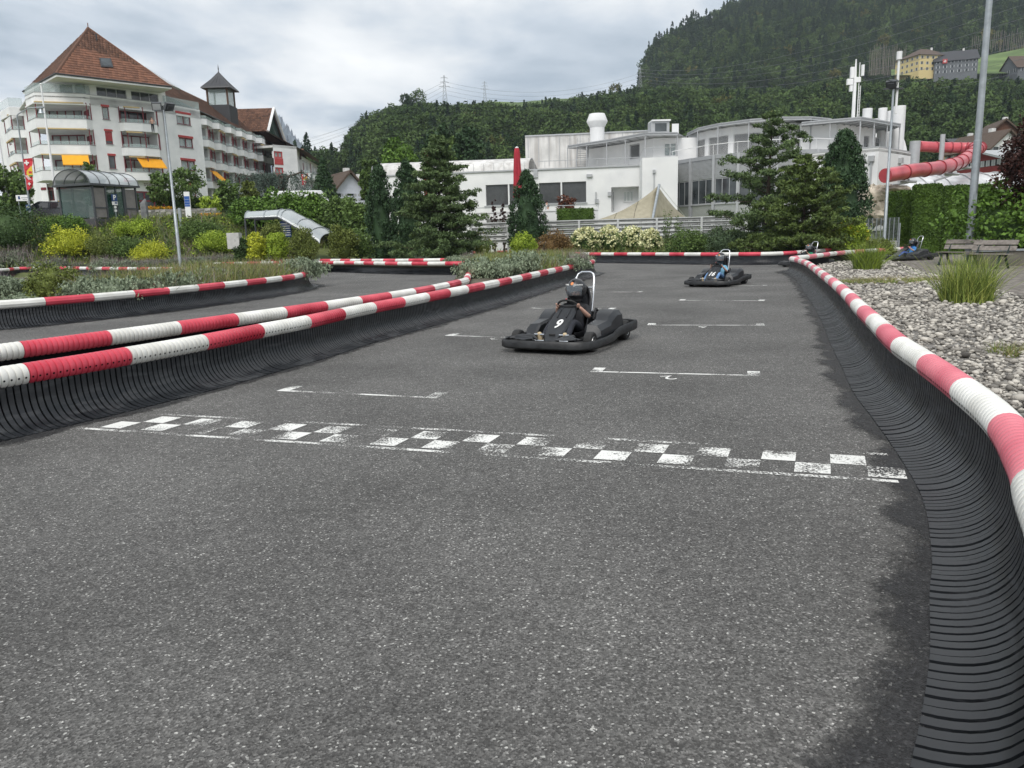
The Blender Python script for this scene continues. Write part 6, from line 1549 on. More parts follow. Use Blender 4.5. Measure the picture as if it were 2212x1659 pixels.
# ---- source trees: real single trees on the skyline and at the forest edge, which the forest mass repeats
def forest_mat(name, c1, c2):
    m = mat(name, c1, .85, var=.15, vscale=.25, island=.22, col2=c2, objrand=.72, spec=.1); return m
FM_b = forest_mat('foliage_broadleaf', (.027, .054, .019), (.082, .125, .038)); FM_c = forest_mat('foliage_spruce', (.014, .034, .018), (.040, .070, .034)); FM_y = forest_mat('foliage_autumn', (.06, .075, .02), (.14, .135, .04))
def forest_tree(kind, label, loc, s=1.0):
    T = thing('forest_tree', label, 'tree', loc, random.uniform(0, 6)); T.scale = (s, s, s)
    if kind == 'c':
        h = 17; nc = 90; t = RNG.uniform(.08, 1, nc) ** .9; az = RNG.uniform(0, 2 * PI, nc); r = 2.7 * (1 - t) ** .8 * RNG.uniform(.6, 1.05, nc)
        C = np.stack([np.cos(az) * r, np.sin(az) * r, t * h], 1); P, d = clump_pts(C, .75 * (1.1 - .7 * t)[:, None], 7, .8); V = leaf_verts(P, .48, .5, d, -.2); m = FM_c
    else:
        h = 13; nc = 42; d = unit(RNG.normal(size=(nc, 3))); C = d * RNG.uniform(.55, 1, (nc, 1)) * np.array([3.9, 3.9, 4.8]); C[:, 2] += 7.8
        P, d = clump_pts(C, 1.45 * RNG.uniform(.7, 1.25, (nc, 1)), 16, .85); V = leaf_verts(P, .52, .6, d); m = FM_b if kind == 'b' else FM_y
    o = rows_to_obj('crown', V, QUAD, len(P), m, T)
    tb = MB(); tb.tube([(0, 0, -2), (0, 0, h * .75)], [.3, .1], 6); tb.build('trunk', M_bark2, T)
    return o
def surf(R_, i, j):
    i = min(max(i, 0), len(R_) - 1.001); j = min(max(j, 0), len(R_[0]) - 1.001); a, b = int(i), int(j); fi, fj = i - a, j - b
    return R_[a][b] * ((1 - fi) * (1 - fj)) + R_[a + 1][b] * (fi * (1 - fj)) + R_[a][b + 1] * ((1 - fi) * fj) + R_[a + 1][b + 1] * (fi * fj)
src = [forest_tree('b', 'round broadleaf tree on the left shoulder of the wooded ridge', D(905, 246, 429)), forest_tree('b', 'dark broadleaf tree beside the highest bump of the ridge', D(880, 250, 427), .9),
       forest_tree('c', 'slender spruce standing up at the left end of the high mountain crest', D(1452, 90, 699), 1.0), forest_tree('c', 'spruce on the mountain crest beside the sky', D(1497, 60, 731), .9), forest_tree('y', 'yellowish tree on the ridge below the pylons', D(1330, 222, 478), .9)]
def forest_mass(name, label, P, kinds, scales):
    n = len(P); me = bpy.data.meshes.new(name); me.vertices.add(n); me.vertices.foreach_set('co', np.asarray(P, dtype=np.float32).ravel())
    a = me.attributes.new('pick', 'INT', 'POINT'); a.data.foreach_set('value', kinds.astype(np.int32)); a = me.attributes.new('size', 'FLOAT', 'POINT'); a.data.foreach_set('value', scales.astype(np.float32)); a = me.attributes.new('turn', 'FLOAT', 'POINT'); a.data.foreach_set('value', RNG.uniform(0, 6.28, n).astype(np.float32))
    o = link(name, me); tag(o, label, 'forest', kind='stuff')
    ng = bpy.data.node_groups.new(name, 'GeometryNodeTree'); ng.interface.new_socket('Geometry', in_out='INPUT', socket_type='NodeSocketGeometry'); ng.interface.new_socket('Geometry', in_out='OUTPUT', socket_type='NodeSocketGeometry')
    N = ng.nodes; L = ng.links; gi = N.new('NodeGroupInput'); go = N.new('NodeGroupOutput'); ip = N.new('GeometryNodeInstanceOnPoints'); gt = N.new('GeometryNodeGeometryToInstance')
    for s_ in reversed(src):
        oi = N.new('GeometryNodeObjectInfo'); oi.inputs['Object'].default_value = s_; oi.transform_space = 'ORIGINAL'; L.new(oi.outputs['Geometry'], gt.inputs[0])
    def at(nm, t):
        x = N.new('GeometryNodeInputNamedAttribute'); x.data_type = t; x.inputs[0].default_value = nm; return x.outputs[0]
    cb = N.new('ShaderNodeCombineXYZ'); L.new(at('turn', 'FLOAT'), cb.inputs[2])
    L.new(gi.outputs[0], ip.inputs['Points']); L.new(gt.outputs[0], ip.inputs['Instance']); ip.inputs['Pick Instance'].default_value = True
    L.new(at('pick', 'INT'), ip.inputs['Instance Index']); L.new(cb.outputs[0], ip.inputs['Rotation']); L.new(at('size', 'FLOAT'), ip.inputs['Scale']); L.new(ip.outputs[0], go.inputs[0])
    md = o.modifiers.new('trees', 'NODES'); md.node_group = ng; return o
def scatter_rows(R_, n, i0, i1, j0, j1, mind=6.0):
    out = []
    A = []
    for _ in range(n * 3):
        i = RNG.uniform(i0, i1); j = RNG.uniform(j0, j1); a, b = int(min(i, len(R_) - 2)), int(min(j, len(R_[0]) - 2))
        ar = ((R_[a + 1][b] - R_[a][b]).cross(R_[a][b + 1] - R_[a][b])).length; A.append((i, j, ar))
    mx = np.quantile([x[2] for x in A], .9)
    for i, j, ar in A:
        if RNG.uniform() < ar / mx: out.append(surf(R_, i, j))
        if len(out) >= n: break
    return out
def forests():
    P = scatter_rows(R1, 7000, 0.3, 12, 0, len(R1[0]) - 9) + [surf(R1, 12, j) for j in np.linspace(0, 98, 200)]
    P = [p + Vector((RNG.normal(0, 1), RNG.normal(0, 1.5), -1.8)) for p in P]
    q = np.array([list(p) for p in P]); k = RNG.choice([0, 1, 2, 3, 4], len(P), p=[.40, .36, .08, .06, .10]); s = RNG.gamma(11, .058, len(P)).clip(.35, 1.0) * np.where(k >= 2, .85, 1)
    forest_mass('forest', 'mixed broadleaf forest covering the lower ridge behind the buildings', q, k, s)
    P = scatter_rows(R2, 12000, 0, 22, 0, 52) + [surf(R2, 22, j) for j in np.linspace(0, 44, 150)] + [surf(R2, i, j) for i in np.linspace(0, 22, 90) for j in (0, .6)]
    P = [p + Vector((RNG.normal(0, 2), RNG.normal(0, 3), -2.6)) for p in P]
    q = np.array([list(p) for p in P]); up = q[:, 2] > 150
    k = np.where(RNG.uniform(size=len(P)) < np.where(up, .62, .38), RNG.choice([2, 3], len(P)), RNG.choice([0, 1, 1, 0, 4], len(P), p=[.3, .3, .18, .18, .04])); s = RNG.gamma(11, .074, len(P)).clip(.4, 1.2)
    forest_mass('forest', 'dark spruce and beech forest on the high mountain at the right', q, k, s)
forests()
def valley_trees():
    P = [D(u, v, Y) for u, v, Y in [(RNG.uniform(640, 790), RNG.uniform(352, 372), RNG.uniform(240, 420)) for _ in range(110)]] + [D(RNG.uniform(690, 760), RNG.uniform(352, 362), RNG.uniform(400, 700)) for _ in range(60)]
    q = np.array([list(p + Vector((0, 0, -5))) for p in P]); k = RNG.choice([0, 1, 2], len(P)); s = RNG.uniform(.5, .9, len(P)); forest_mass('forest', 'band of small far trees in the valley left of the ridge', q, k, s)
valley_trees()
# ---- bare straight trunks at the forest edge above the yellow house
def edge_trunks():
    T = None
    for i in range(60):
        if i < 30: u = 1878 + i * 2.6 + random.uniform(-1, 1); v0 = 152; v1 = 100 + random.uniform(-8, 10); Y = 500
        else: u = 2098 + (i - 30) * 4 + random.uniform(-1, 1); v0 = 122 - (u - 2098) * .16; v1 = v0 - 40 + random.uniform(-8, 8); Y = 520
        a, b = D(u, v0, Y), D(u, v1, Y); t = thing('forest_tree', ('bare spruce trunk left of the yellow house, %s of the row' if i < 30 else 'bare spruce trunk above the pasture, %s of the row') % ORD[i % 30], 'tree', a, group='bare trunks left of the yellow house' if i < 30 else 'bare trunks above the pasture')
        mb = MB(); mb.tube([(0, 0, -3), (0, 0, b.z - a.z)], [.17, .11], 5); mb.build('trunk', M_bark2, t)
edge_trunks()
# ---- hillside houses
def house(name, label, u0, u1, v0, v1, Y, rz, wallc, roofc, depth=12, roof_h=None, nwin=(5, 3), hip=False, turned=None, flagw=False, ridge='x'):
    a, b = D(u0, v1, Y), D(u1, v1, Y); top = D((u0 + u1) / 2, v0, Y).z; w = (b - a).length; cx = (a + b) / 2; h = top - a.z
    T = thing(name, label, 'house', (cx.x, cx.y, min(a.z, b.z) - 1), rz); rh = roof_h or h * .35; hw = h - rh + 1
    wm = MB(); F_ = [Fac((-w / 2, -depth / 2), (w / 2, -depth / 2)), Fac((w / 2, -depth / 2), (w / 2, depth / 2)), Fac((w / 2, depth / 2), (-w / 2, depth / 2)), Fac((-w / 2, depth / 2), (-w / 2, -depth / 2))]
    wins = []
    for fi, f in enumerate(F_):
        hs = []
        n = nwin[0] if fi % 2 == 0 else max(2, int(nwin[0] * depth / w))
        if fi != 2:
            for i in range(n):
                for j in range(nwin[1]):
                    c = f.L * (i + .5) / n; z = (hw) * (j + .35) / nwin[1]; hs.append((c - .5, c + .5, z, z + min(1.6, hw / nwin[1] * .5), .3))
        f.wall(wm, 0, f.L, -3, hw, hs); wins += [(f, x) for x in hs]
    if ridge == 'x' and not hip: wm.add([(-w / 2, -depth / 2, hw), (-w / 2, depth / 2, hw), (-w / 2, 0, hw + rh), (w / 2, -depth / 2, hw), (w / 2, depth / 2, hw), (w / 2, 0, hw + rh)], [(0, 2, 1), (3, 4, 5)])
    if ridge == 'y': wm.add([(-w / 2, -depth / 2, hw), (w / 2, -depth / 2, hw), (0, -depth / 2, hw + rh), (-w / 2, depth / 2, hw), (w / 2, depth / 2, hw), (0, depth / 2, hw + rh)], [(0, 1, 2), (3, 5, 4)])
    wm.build('wall', wallc, T)
    ORIG[T.name] = Vector((0, 0, 0))
    for f, x in wins:
        mb = MB(); f.box(mb, x[0], x[1], x[2], x[3], -.25, -.15); wv = mb.build('window', W_glass, T); mb = MB(); f.box(mb, x[0] - .35, x[0] - .03, x[2], x[3], 0, .06); f.box(mb, x[1] + .03, x[1] + .35, x[2], x[3], 0, .06); mb.build('shutter', W_lgrey, wv)
    o = .7; mb = MB()
    if hip:
        q = [Vector((-w / 2 - o, -depth / 2 - o, hw)), Vector((w / 2 + o, -depth / 2 - o, hw)), Vector((w / 2 + o, depth / 2 + o, hw)), Vector((-w / 2 - o, depth / 2 + o, hw))]; r0, r1 = Vector((-w / 2 + depth * .45, 0, hw + rh)), Vector((w / 2 - depth * .45, 0, hw + rh)); mb.add(q + [r0, r1], [(0, 1, 5, 4), (1, 2, 5), (2, 3, 4, 5), (3, 0, 4), (3, 2, 1, 0)])
    elif ridge == 'x':
        for s in (-1, 1): p = [Vector((-w / 2 - o, s * (depth / 2 + o), hw - o * rh / depth * 2)), Vector((w / 2 + o, s * (depth / 2 + o), hw - o * rh / depth * 2)), Vector((w / 2 + o, 0, hw + rh)), Vector((-w / 2 - o, 0, hw + rh))]; mb.plate(p if s < 0 else p[::-1], .25)
    else:
        for s in (-1, 1): p = [Vector((s * (w / 2 + o), -depth / 2 - o, hw - o * rh / w * 2)), Vector((s * (w / 2 + o), depth / 2 + o, hw - o * rh / w * 2)), Vector((0, depth / 2 + o, hw + rh)), Vector((0, -depth / 2 - o, hw + rh))]; mb.plate(p if s > 0 else p[::-1], .25)
    r = mb.build('roof', roofc, T); mb = MB(); mb.box(w * .2, w * .2 + .8, -.4, .4, hw + rh * .5, hw + rh + .8); mb.build('chimney', W_stain, r)
    return T
HY = mat('yellow_render', (.62, .50, .24), .9, var=.06); HG = mat('grey_shingle', (.13, .14, .15), .9, var=.15); HB = mat('brown_roof', (.085, .06, .045), .9, var=.2); HO = mat('orange_render', (.55, .30, .14), .9); HBR = mat('brown_wood_wall', (.12, .055, .035), .9, var=.2)
house('yellow_house', 'large pale yellow house with hipped brown roof on the wooded hillside', 1952, 2034, 104, 158, 402, .25, HY, HB, depth=16, roof_h=4.5, nwin=(6, 3), hip=True)
h2 = house('grey_house', 'dark grey gabled house just right of the yellow house', 2016, 2098, 108, 159, 396, -.30, HG, W_slate, depth=13, roof_h=5, nwin=(6, 3))
mb = MB(); mb.box(-6, -4, -7.2, -6.9, 5, 7); fl = mb.build('flag', W_redl, h2); mb = MB(); mb.box(-5.15, -4.85, -7.25, -7.2, 5.4, 6.6); mb.box(-5.6, -4.4, -7.25, -7.2, 5.85, 6.15); mb.build('cross', K_num, fl)
house('barn', 'low grey barn with a brown roof at the far right of the pasture', 2178, 2260, 118, 158, 394, 0, HG, HB, depth=14, roof_h=6, nwin=(4, 1))
house('chalet', 'white chalet with dark green shutters right of the hotel', 688, 772, 372, 425, 120, .55, mat('lilac_render', (.58, .60, .68), .9, var=.04), HB, depth=11, roof_h=3.2, nwin=(3, 2), ridge='y')
house('house', 'small dark roofed house behind the chalet', 740, 790, 385, 410, 150, -.4, W_white, HB, depth=10, roof_h=2.4, nwin=(3, 1))
house('orange_house', 'small orange house with a grey roof behind the red slide', 2052, 2102, 297, 325, 150, -.2, HO, W_slate, depth=9, roof_h=1.6, nwin=(3, 1))
house('white_house', 'white house with a broad brown gable behind the lamp pole at right', 2085, 2158, 286, 330, 140, .15, W_white, HB, depth=11, roof_h=2.6, nwin=(3, 1), ridge='y')
house('wooden_house', 'dark brown wooden house highest at the foot of the slope, right', 2116, 2180, 262, 300, 155, -.25, HBR, HB, depth=10, roof_h=2.6, nwin=(3, 1), ridge='y')
house('red_barn', 'low dark red building with white windows under the slide bend', 2115, 2190, 322, 352, 105, .1, mat('dark_red_wall', (.20, .03, .03), .9), W_lgrey, depth=9, roof_h=1.2, nwin=(5, 1))
# ---- pylons and wires
M_py = mat('pylon_steel', (.30, .32, .33), .6, metal=.3)
def pylon(label, u, v0, v1, Y, arms=3, w=None):
    b, t = D(u, v1, Y), D(u, v0, Y); h = t.z - b.z; T = thing('pylon', label, 'pylon', b, random.uniform(-.2, .2), 'electricity pylons along the ridge'); mb = MB(); bw = h * .08; r = h * .0042
    def c(sx, sy, q): k = bw * (1 - q) ** 1.1 + h * .008; return Vector((sx * k, sy * k, q * h))
    for sx in (-1, 1):
        for sy in (-1, 1): mb.tube([c(sx, sy, 0), c(sx, sy, .5), c(sx, sy, 1)], r, 4)
    for i in range(9):
        q0, q1 = i / 9, (i + 1) / 9
        for s in (-1, 1): mb.tube([c(-1, s, q0), c(1, s, q1)], r * .7, 3); mb.tube([c(1, s, q0), c(-1, s, q1)], r * .7, 3); mb.tube([c(s, -1, q0), c(s, 1, q1)], r * .7, 3)
    mb.build('lattice', M_py, T)
    for k in range(arms):
        z = h * (.66 + .13 * k); L_ = h * (.16 - .03 * k); mb = MB(); mb.tube([(-L_, 0, z), (0, 0, z + h * .02), (L_, 0, z)], r, 4); mb.tube([(-L_, 0, z), (0, 0, z - h * .01), (L_, 0, z)], r, 4); mb.build('cross_arm', M_py, T)
        for s in (-1, 1): mb = MB(); mb.tube([(s * L_, 0, z), (s * L_, 0, z - h * .03)], r * 1.3, 4); mb.build('insulator', M_py, T)
    return b, t
py = [pylon('tall lattice pylon left of centre on the ridge skyline', 962, 162, 234, 520), pylon('wide lattice pylon on the meadow hilltop', 1048, 175, 226, 540), pylon('small distant pylon far left of the skyline row', 871, 210, 236, 620, 2), pylon('small distant pylon second from the left', 911, 203, 228, 600, 2), pylon('lattice pylon before the steep mountain edge', 1383, 145, 205, 560), pylon('lattice pylon half hidden against the mountain', 1410, 157, 208, 600)]
M_wire = mat('wire', (.16, .17, .18), .6)
WI = [0]
def wire(u0, v0, Y0, u1, v1, Y1, sag=6, r=.05):
    a, b = D(u0, v0, Y0), D(u1, v1, Y1); pts = []
    for k in range(17):
        t = k / 16; p = a.lerp(b, t); p.z -= sag * 4 * t * (1 - t); pts.append(p)
    w = MB(); w.tube(pts, r, 4, caps=False); o = w.build('power_line', M_wire, loc=a, world=True); tag(o, ('thin power line across the wooded slope, %s from the top' if u1 > 1500 else 'thin power line along the ridge skyline, %s of its bundle') % ORD[WI[0]], 'cable', 'power lines over the valley'); WI[0] += 1
for i in range(8):
    wire(1386 + i * 3, 150 + 7 * i, 560, 2240, -60 + 30 * i, 260, 10, .055)
for i in range(4):
    wire(560, 330 + 16 * i, 700, 958, 178 + 9 * i, 520, 5, .06); wire(966, 178 + 9 * i, 520, 1383, 158 + 9 * i, 560, 9, .055)
for i in range(3): wire(585, 315 + 10 * i, 800, 900, 218 + 4 * i, 600, 4, .06)

# ---- the air: thin even haze round the whole place
def haze():
    mb = MB(); mb.box(-1500, 1600, -300, 2700, -9, 500); m = bpy.data.materials.new('haze'); m.use_nodes = True; N = m.node_tree.nodes; L = m.node_tree.links
    N.remove(N['Principled BSDF']); v = N.new('ShaderNodeVolumePrincipled'); v.inputs['Color'].default_value = (.80, .88, 1.0, 1); v.inputs['Density'].default_value = .00016; v.inputs['Anisotropy'].default_value = .1
    L.new(v.outputs[0], N['Material Output'].inputs['Volume']); o = mb.build('haze', m); o['kind'] = 'stuff'
haze()
# ------------------------------------------------------------------ trees and shrubs of the gardens
def at(u, Y, dz=-.06):
    x = D(u, 500, Y).x
    return Vector((x, Y, H(x, Y) + dz))
def px2m(w, Y): return w * Y / CF
def hgt(u, v, Y): return D(u, v, Y).z - at(u, Y).z
def cone_tree(label, u, vtop, Y, wpx, m, nc=230, per=42, leaf=.085, pw=.6, up=1.0, cr=.30, name='conifer'):
    h = hgt(u, vtop, Y); R = px2m(wpx, Y) / 2
    return revolve_tree(label, at(u, Y), h, lambda t: R * (.72 + .28 * min(1, t * 4)) * (1 - t ** 2.2) ** pw + .04, m, name, nc, per, leaf, cr, up=up)
cone_tree('dense dark upright conifer, leftmost of the row before the white building', 825, 358, 52, 66, L_yew, 240)
cone_tree('dense dark upright conifer second in the row, touching the spreading pine', 884, 350, 50, 74, L_yew, 260)
cone_tree('solitary blue-green cone conifer in front of the long strip windows', 1140, 370, 54, 86, L_yew, 260, pw=.8)
cone_tree('big egg-shaped dark conifer before the white block at the right', 1815, 287, 50, 112, L_yew, 420, 44, .10, pw=.62, cr=.42)
layered_pine('spreading green pine right of the upright conifers, in front of the low wing', at(952, 46), hgt(950, 298, 46), 3.0, L_bluepine, nb=120, leaf=.10, per=64, zb=.02, seed=4, sparse=1.7, pad=1.15)
layered_pine('tall open-crowned pine with ragged top before the curved glass front', at(1655, 43), hgt(1650, 248, 43), 3.3, L_bluepine, nb=54, leaf=.105, per=62, zb=.13, seed=9, lean=(.15, 0), sparse=1.25, ex=.5, pad=1.3)
layered_pine('lower broad pine spreading right of the tall open-crowned pine', at(1735, 39), hgt(1735, 345, 39), 3.5, L_greenpine, nb=100, leaf=.10, per=56, zb=.03, seed=12, sparse=1.5)
def broad_tree(label, u, vtop, Y, wpx, m, nc=70, per=48, leaf=.12, name='broadleaf_tree', stem=.3, hz=.5, group=None):
    p = at(u, Y); h = hgt(u, vtop, Y); R = px2m(wpx, Y) / 2; T = thing(name, label, 'tree', p, 0, group)
    d = unit(RNG.normal(size=(nc, 3))); C = d * RNG.uniform(.5, 1, (nc, 1)) * np.array([R, R, h * (1 - stem) / 2]); C[:, 2] += h * (stem + (1 - stem) / 2) - .1 * R
    P, dd = clump_pts(C, R * .27 * RNG.uniform(.6, 1.3, (nc, 1)), per, .85); V = leaf_verts(P, leaf, .6, dd); rows_to_obj('crown', V, QUAD, len(P), m, T)
    tb = MB(); tb.tube([(0, 0, -.4), (.04 * R, 0, h * .35), (0, 0, h * .8)], [h * .02, h * .015, h * .004], 7)
    for k in range(7):
        a = k * 2.4; z = h * (stem + .05 + .05 * k); tb.tube([(0, 0, z), (R * .3 * math.cos(a), R * .3 * math.sin(a), z + h * .1), (R * .7 * math.cos(a), R * .7 * math.sin(a), z + h * .2)], [h * .008, h * .006, .01], 5)
    tb.build('trunk', M_bark, T, smooth=60); return T
broad_tree('round green broadleaf tree rising behind the left end of the white building', 872, 299, 96, 95, L_laurel, 130, 70, .22, stem=.1)
for (u, vt, w, l) in [(955, 262, 76, 'dark round-topped pine behind the white building, left of a pair'), (1013, 256, 70, 'dark round-topped pine behind the white building, right of a pair'), (985, 292, 60, 'lower green pine between the two dark pines behind the roof'), (806, 338, 40, 'small loose green tree at the left end of the barrel roof')]:
    broad_tree(l, u, vt, 98, w, L_yew if w > 60 else L_mid, 120, 70, .22, name='pine_tree' if w > 50 else 'broadleaf_tree', stem=.05)
for (u, vt, Y, w, l) in [(213, 346, 66, 44, 'small young tree behind the glass shelter roof'), (357, 362, 70, 52, 'young pear tree left of the blue totem, by the lamp pole'), (412, 346, 72, 78, 'loose young tree in front of the plain hotel wall'), (500, 384, 74, 52, 'dark young tree below the orange awning of the wing'), (545, 388, 78, 34, 'yellowish small tree before the weeping cedar'), (575, 372, 84, 40, 'tree at the left part of the weeping cedar')][:5]:
    broad_tree(l, u, vt, Y, w, L_mid if 'yellow' not in l else L_olive, 60, 40, .13, stem=.12)
broad_tree('green leafy tree at the left picture edge behind the round bush', 20, 352, 60, 100, L_mid, 80, 50, .16, stem=.1)
broad_tree('light yellow-green bamboo-like bush beside the young hotel trees', 458, 418, 70, 44, L_lime, 40, 40, .10, name='bush', stem=0)
def weeping():
    T = thing('weeping_cedar', 'weeping blue cedar with long hanging curtains of needles by the hotel wing', 'tree', at(600, 92)); h = hgt(600, 372, 92); n = 95; P = []
    tb = MB()
    for k in range(7):
        x1 = px2m(-85 + k * 27, 92); tb.tube([(0, 0, 0), (x1 * .4, 0, h * .85), (x1 * .8, random.uniform(-1, 1), h * random.uniform(.88, 1)), (x1, random.uniform(-1, 1), h * .8)], [.2, .14, .1, .05], 6)
        for j in range(16):
            q = random.uniform(.1, 1.05); x = x1 * q; y = random.uniform(-1.4, 1.4); zt = h * (.98 - .12 * abs(q - .6)); L_ = random.uniform(1.0, 3.2)
            for s in range(int(L_ * 16)): P.append((x + RNG.normal(0, .09), y + RNG.normal(0, .09), zt - L_ * s / (L_ * 16)))
    tb.build('trunk', M_bark, T, smooth=60); P = np.array(P); P = np.repeat(P, 3, 0) + RNG.normal(0, .08, (len(P) * 3, 3)); V = leaf_verts(P, .11, .3, None, -1.0); rows_to_obj('crown', V, QUAD, len(P), leafm('needle_blue', (.05, .075, .065), (.12, .16, .13)), T)
weeping()
cone_tree('narrow ragged spruce in front of the lilac chalet', 708, 346, 88, 50, L_yew, 120, 40, .16, pw=1.5, up=-.4, cr=.55)
# purple trees by the terrace
for (u, vt, Y, w, l) in [(1068, 424, 57, 16, 'thin purple-leaved shrub left of the solitary cone conifer'), (1088, 432, 57, 18, 'second thin purple-leaved shrub nearer the cone conifer')]:
    broad_tree(l, u, vt, Y, w, L_red, 60, 50, .045, name='purple_shrub', stem=0)
broad_tree('small copper-leaved maple above the white terrace wall', 1225, 411, 62, 48, leafm('leaf_copper', (.05, .02, .012), (.16, .06, .035)), 60, 40, .09, name='maple_tree', stem=.25)
broad_tree('copper beech branches reaching in at the right edge', 2232, 225, 27, 150, L_red, 170, 90, .055, name='copper_beech', stem=.28)
# hedges
def hb(label, u0, u1, Y0, Y1, w, vt, m, n, leaf=.05, zb=None, rough=.04):
    a, b = at(u0, Y0), at(u1, Y1); zt = D((u0 + u1) / 2, vt, (Y0 + Y1) / 2).z
    return hedge_box(label, a, b, w, min(a.z, b.z), zt, m, n, leaf, rough=rough)
hb('tall clipped thuja hedge, its front corner block beside the lamp pole', 1968, 2026, 38.5, 38, 1.6, 401, L_thuja, 15000, .045)
hb('tall clipped thuja hedge running on to the right behind the benches', 2026, 2130, 40.5, 40, 1.2, 402, L_thuja, 14000, .05)
hb('lower left step of the clipped thuja hedge beside the wire fence', 1934, 1968, 41, 39.5, 1.2, 414, L_thuja, 9000, .045)
hb('low clipped box hedge on top of the white terrace wall', 1205, 1281, 58, 58, 1.3, 452, L_thuja, 8000, .055)
hb('long dark clipped hedge in front of the hotel wing', 372, 520, 71, 78, 1.2, 430, L_dark, 9000, .08)
hb('dark clipped hedge behind the glass shelter', 192, 300, 68, 68, 1.2, 418, L_dark, 6000, .09)
for i, (u, vt, Y, w, l, m) in enumerate([(556, 424, 57, 96, 'big bright laurel bush left of the glass stair cover', L_laurel), (616, 411, 58, 100, 'big bright laurel bush directly behind the stair cover bend', L_laurel), (676, 413, 58, 100, 'big laurel bush in front of the white van', L_laurel), (735, 417, 57, 90, 'dark laurel bush right of the van', L_mid), (775, 428, 56, 70, 'dark laurel bush touching the leftmost upright conifer', L_mid), (520, 455, 60, 60, 'dark loose bush at the left end of the laurels', L_dark)]):
    h = hgt(u, vt, Y); r = px2m(w, Y) / 2; shrub(l, at(u, Y), r, r * .9, h, m, 120, 60, .11, .5, name='laurel_bush')
SH = [  # label, u, v top, v base, Y, width px, material, leaf
 ('large dark green globe bush at the left picture edge', 22, 432, 562, 50.5, 128, L_dark, .05), ('bright golden-yellow bush right of the dark globe bush', 148, 492, 556, 50, 92, L_gold, .045),
 ('green round bush behind the golden bush', 140, 466, 505, 54, 84, L_laurel, .05), ('golden-green bush below the glass shelter', 292, 477, 515, 54, 76, L_lime, .045), ('lime bush low at the foot of the bank, left of the lamp pole', 318, 522, 548, 49, 76, L_gold, .035),
 ('loose olive bush between the two golden bushes', 222, 505, 545, 50, 80, L_olive, .04), ('loose green bush left of the lamp pole', 270, 512, 545, 50, 80, L_mid, .04), ('green herb bush right of the lamp pole', 430, 478, 530, 53, 90, L_mid, .05), ('light green bush in the middle of the bank', 470, 500, 535, 51, 90, L_lime, .04),
 ('dark bush at the foot of the stair cover post', 519, 505, 530, 46, 34, L_dark, .04), ('golden rounded shrub first in front of the stair cover', 552, 498, 526, 46, 40, L_gold, .04), ('green-gold shrub under the stair cover', 594, 492, 526, 46, 46, L_lime, .04), ('olive bush filling the gap below the stair cover roof', 590, 472, 520, 48, 50, L_olive, .045),
 ('reddish olive shrub before the sloping glass', 655, 487, 528, 46, 60, L_olive, .04), ('golden-green shrub right of the stair cover', 740, 478, 530, 47, 60, L_olive, .045), ('sprawling green bush before the leftmost upright conifer', 770, 495, 530, 48, 60, L_mid, .045),
 ('bright lime bush in front of the slatted fence', 1130, 501, 536, 48, 54, L_lime, .04), ('rusty brown faded bush right of the lime bush', 1195, 499, 528, 49, 74, leafm('leaf_rust', (.09, .06, .02), (.22, .13, .05)), .04),
 ('wide grey-green shrub left part before the fence end', 1490, 497, 546, 45, 90, L_mid, .04), ('wide grey-green shrub in the middle behind kart sixteen', 1570, 490, 547, 44, 110, leafm('leaf_bluegreen', (.035, .062, .03), (.10, .15, .075)), .04), ('wide dark green shrub under the tall pine', 1655, 500, 548, 42, 110, L_dark, .04),
 ('dark green shrub at the foot of the low pine', 1735, 505, 545, 39, 90, L_dark, .04), ('yellow-green shrub with small yellow flowers beside the wire fence', 1838, 470, 535, 38, 80, L_lime, .04), ('olive shrub between the low pine and the yellow-green shrub', 1795, 490, 535, 38, 70, L_olive, .04),
 ('sparse low green shrub behind the barrier corner', 1900, 515, 545, 36, 60, L_olive, .035)]
for l, u, vt, vb, Y, w, m, lf in SH:
    p = at(u, Y); zb = D(u, vb, Y).z; p.z = min(p.z, zb + .1) if zb < p.z else p.z
    h = D(u, vt, Y).z - p.z; r = px2m(w, Y) / 2
    shrub(l, p, r, r * .85, h, m, 95, 60, lf * 1.25, None, flowers=(L_yellow, 45, .05) if 'yellow flowers' in l else None)
HYD = [(1265, 494, 50, 62), (1315, 491, 50, 66), (1365, 492, 50, 64), (1405, 497, 49, 44)]
for i, (u, vt, Y, w) in enumerate(HYD):
    p = at(u, Y); h = hgt(u, vt, Y); r = px2m(w, Y) / 2; shrub(['cream hydrangea bush at the left end of the flowering row', 'second cream hydrangea bush from the left', 'third cream hydrangea bush from the left', 'smaller cream hydrangea bush at the right end of the row'][i], p, r, r * .8, h, L_mid, 60, 40, .055, None, name='hydrangea', flowers=(L_flow, 150, .12), group='hydrangeas before the slatted fence')
for i, (u, vt, w) in enumerate([(985, 505, 50), (1040, 500, 60), (940, 512, 36)]):
    p = at(u, 49); h = hgt(u, vt, 49); r = px2m(w, 49) / 2; shrub(['sparse cream-flowered shrub under the spreading pine', 'sparse cream-flowered shrub right of the spreading pine', 'small white-flowered shrub at the barrier end, left of the pine'][i], p, r, r * .8, h, L_olive, 40, 36, .045, None, name='hydrangea', flowers=(L_flow, 22, .09))
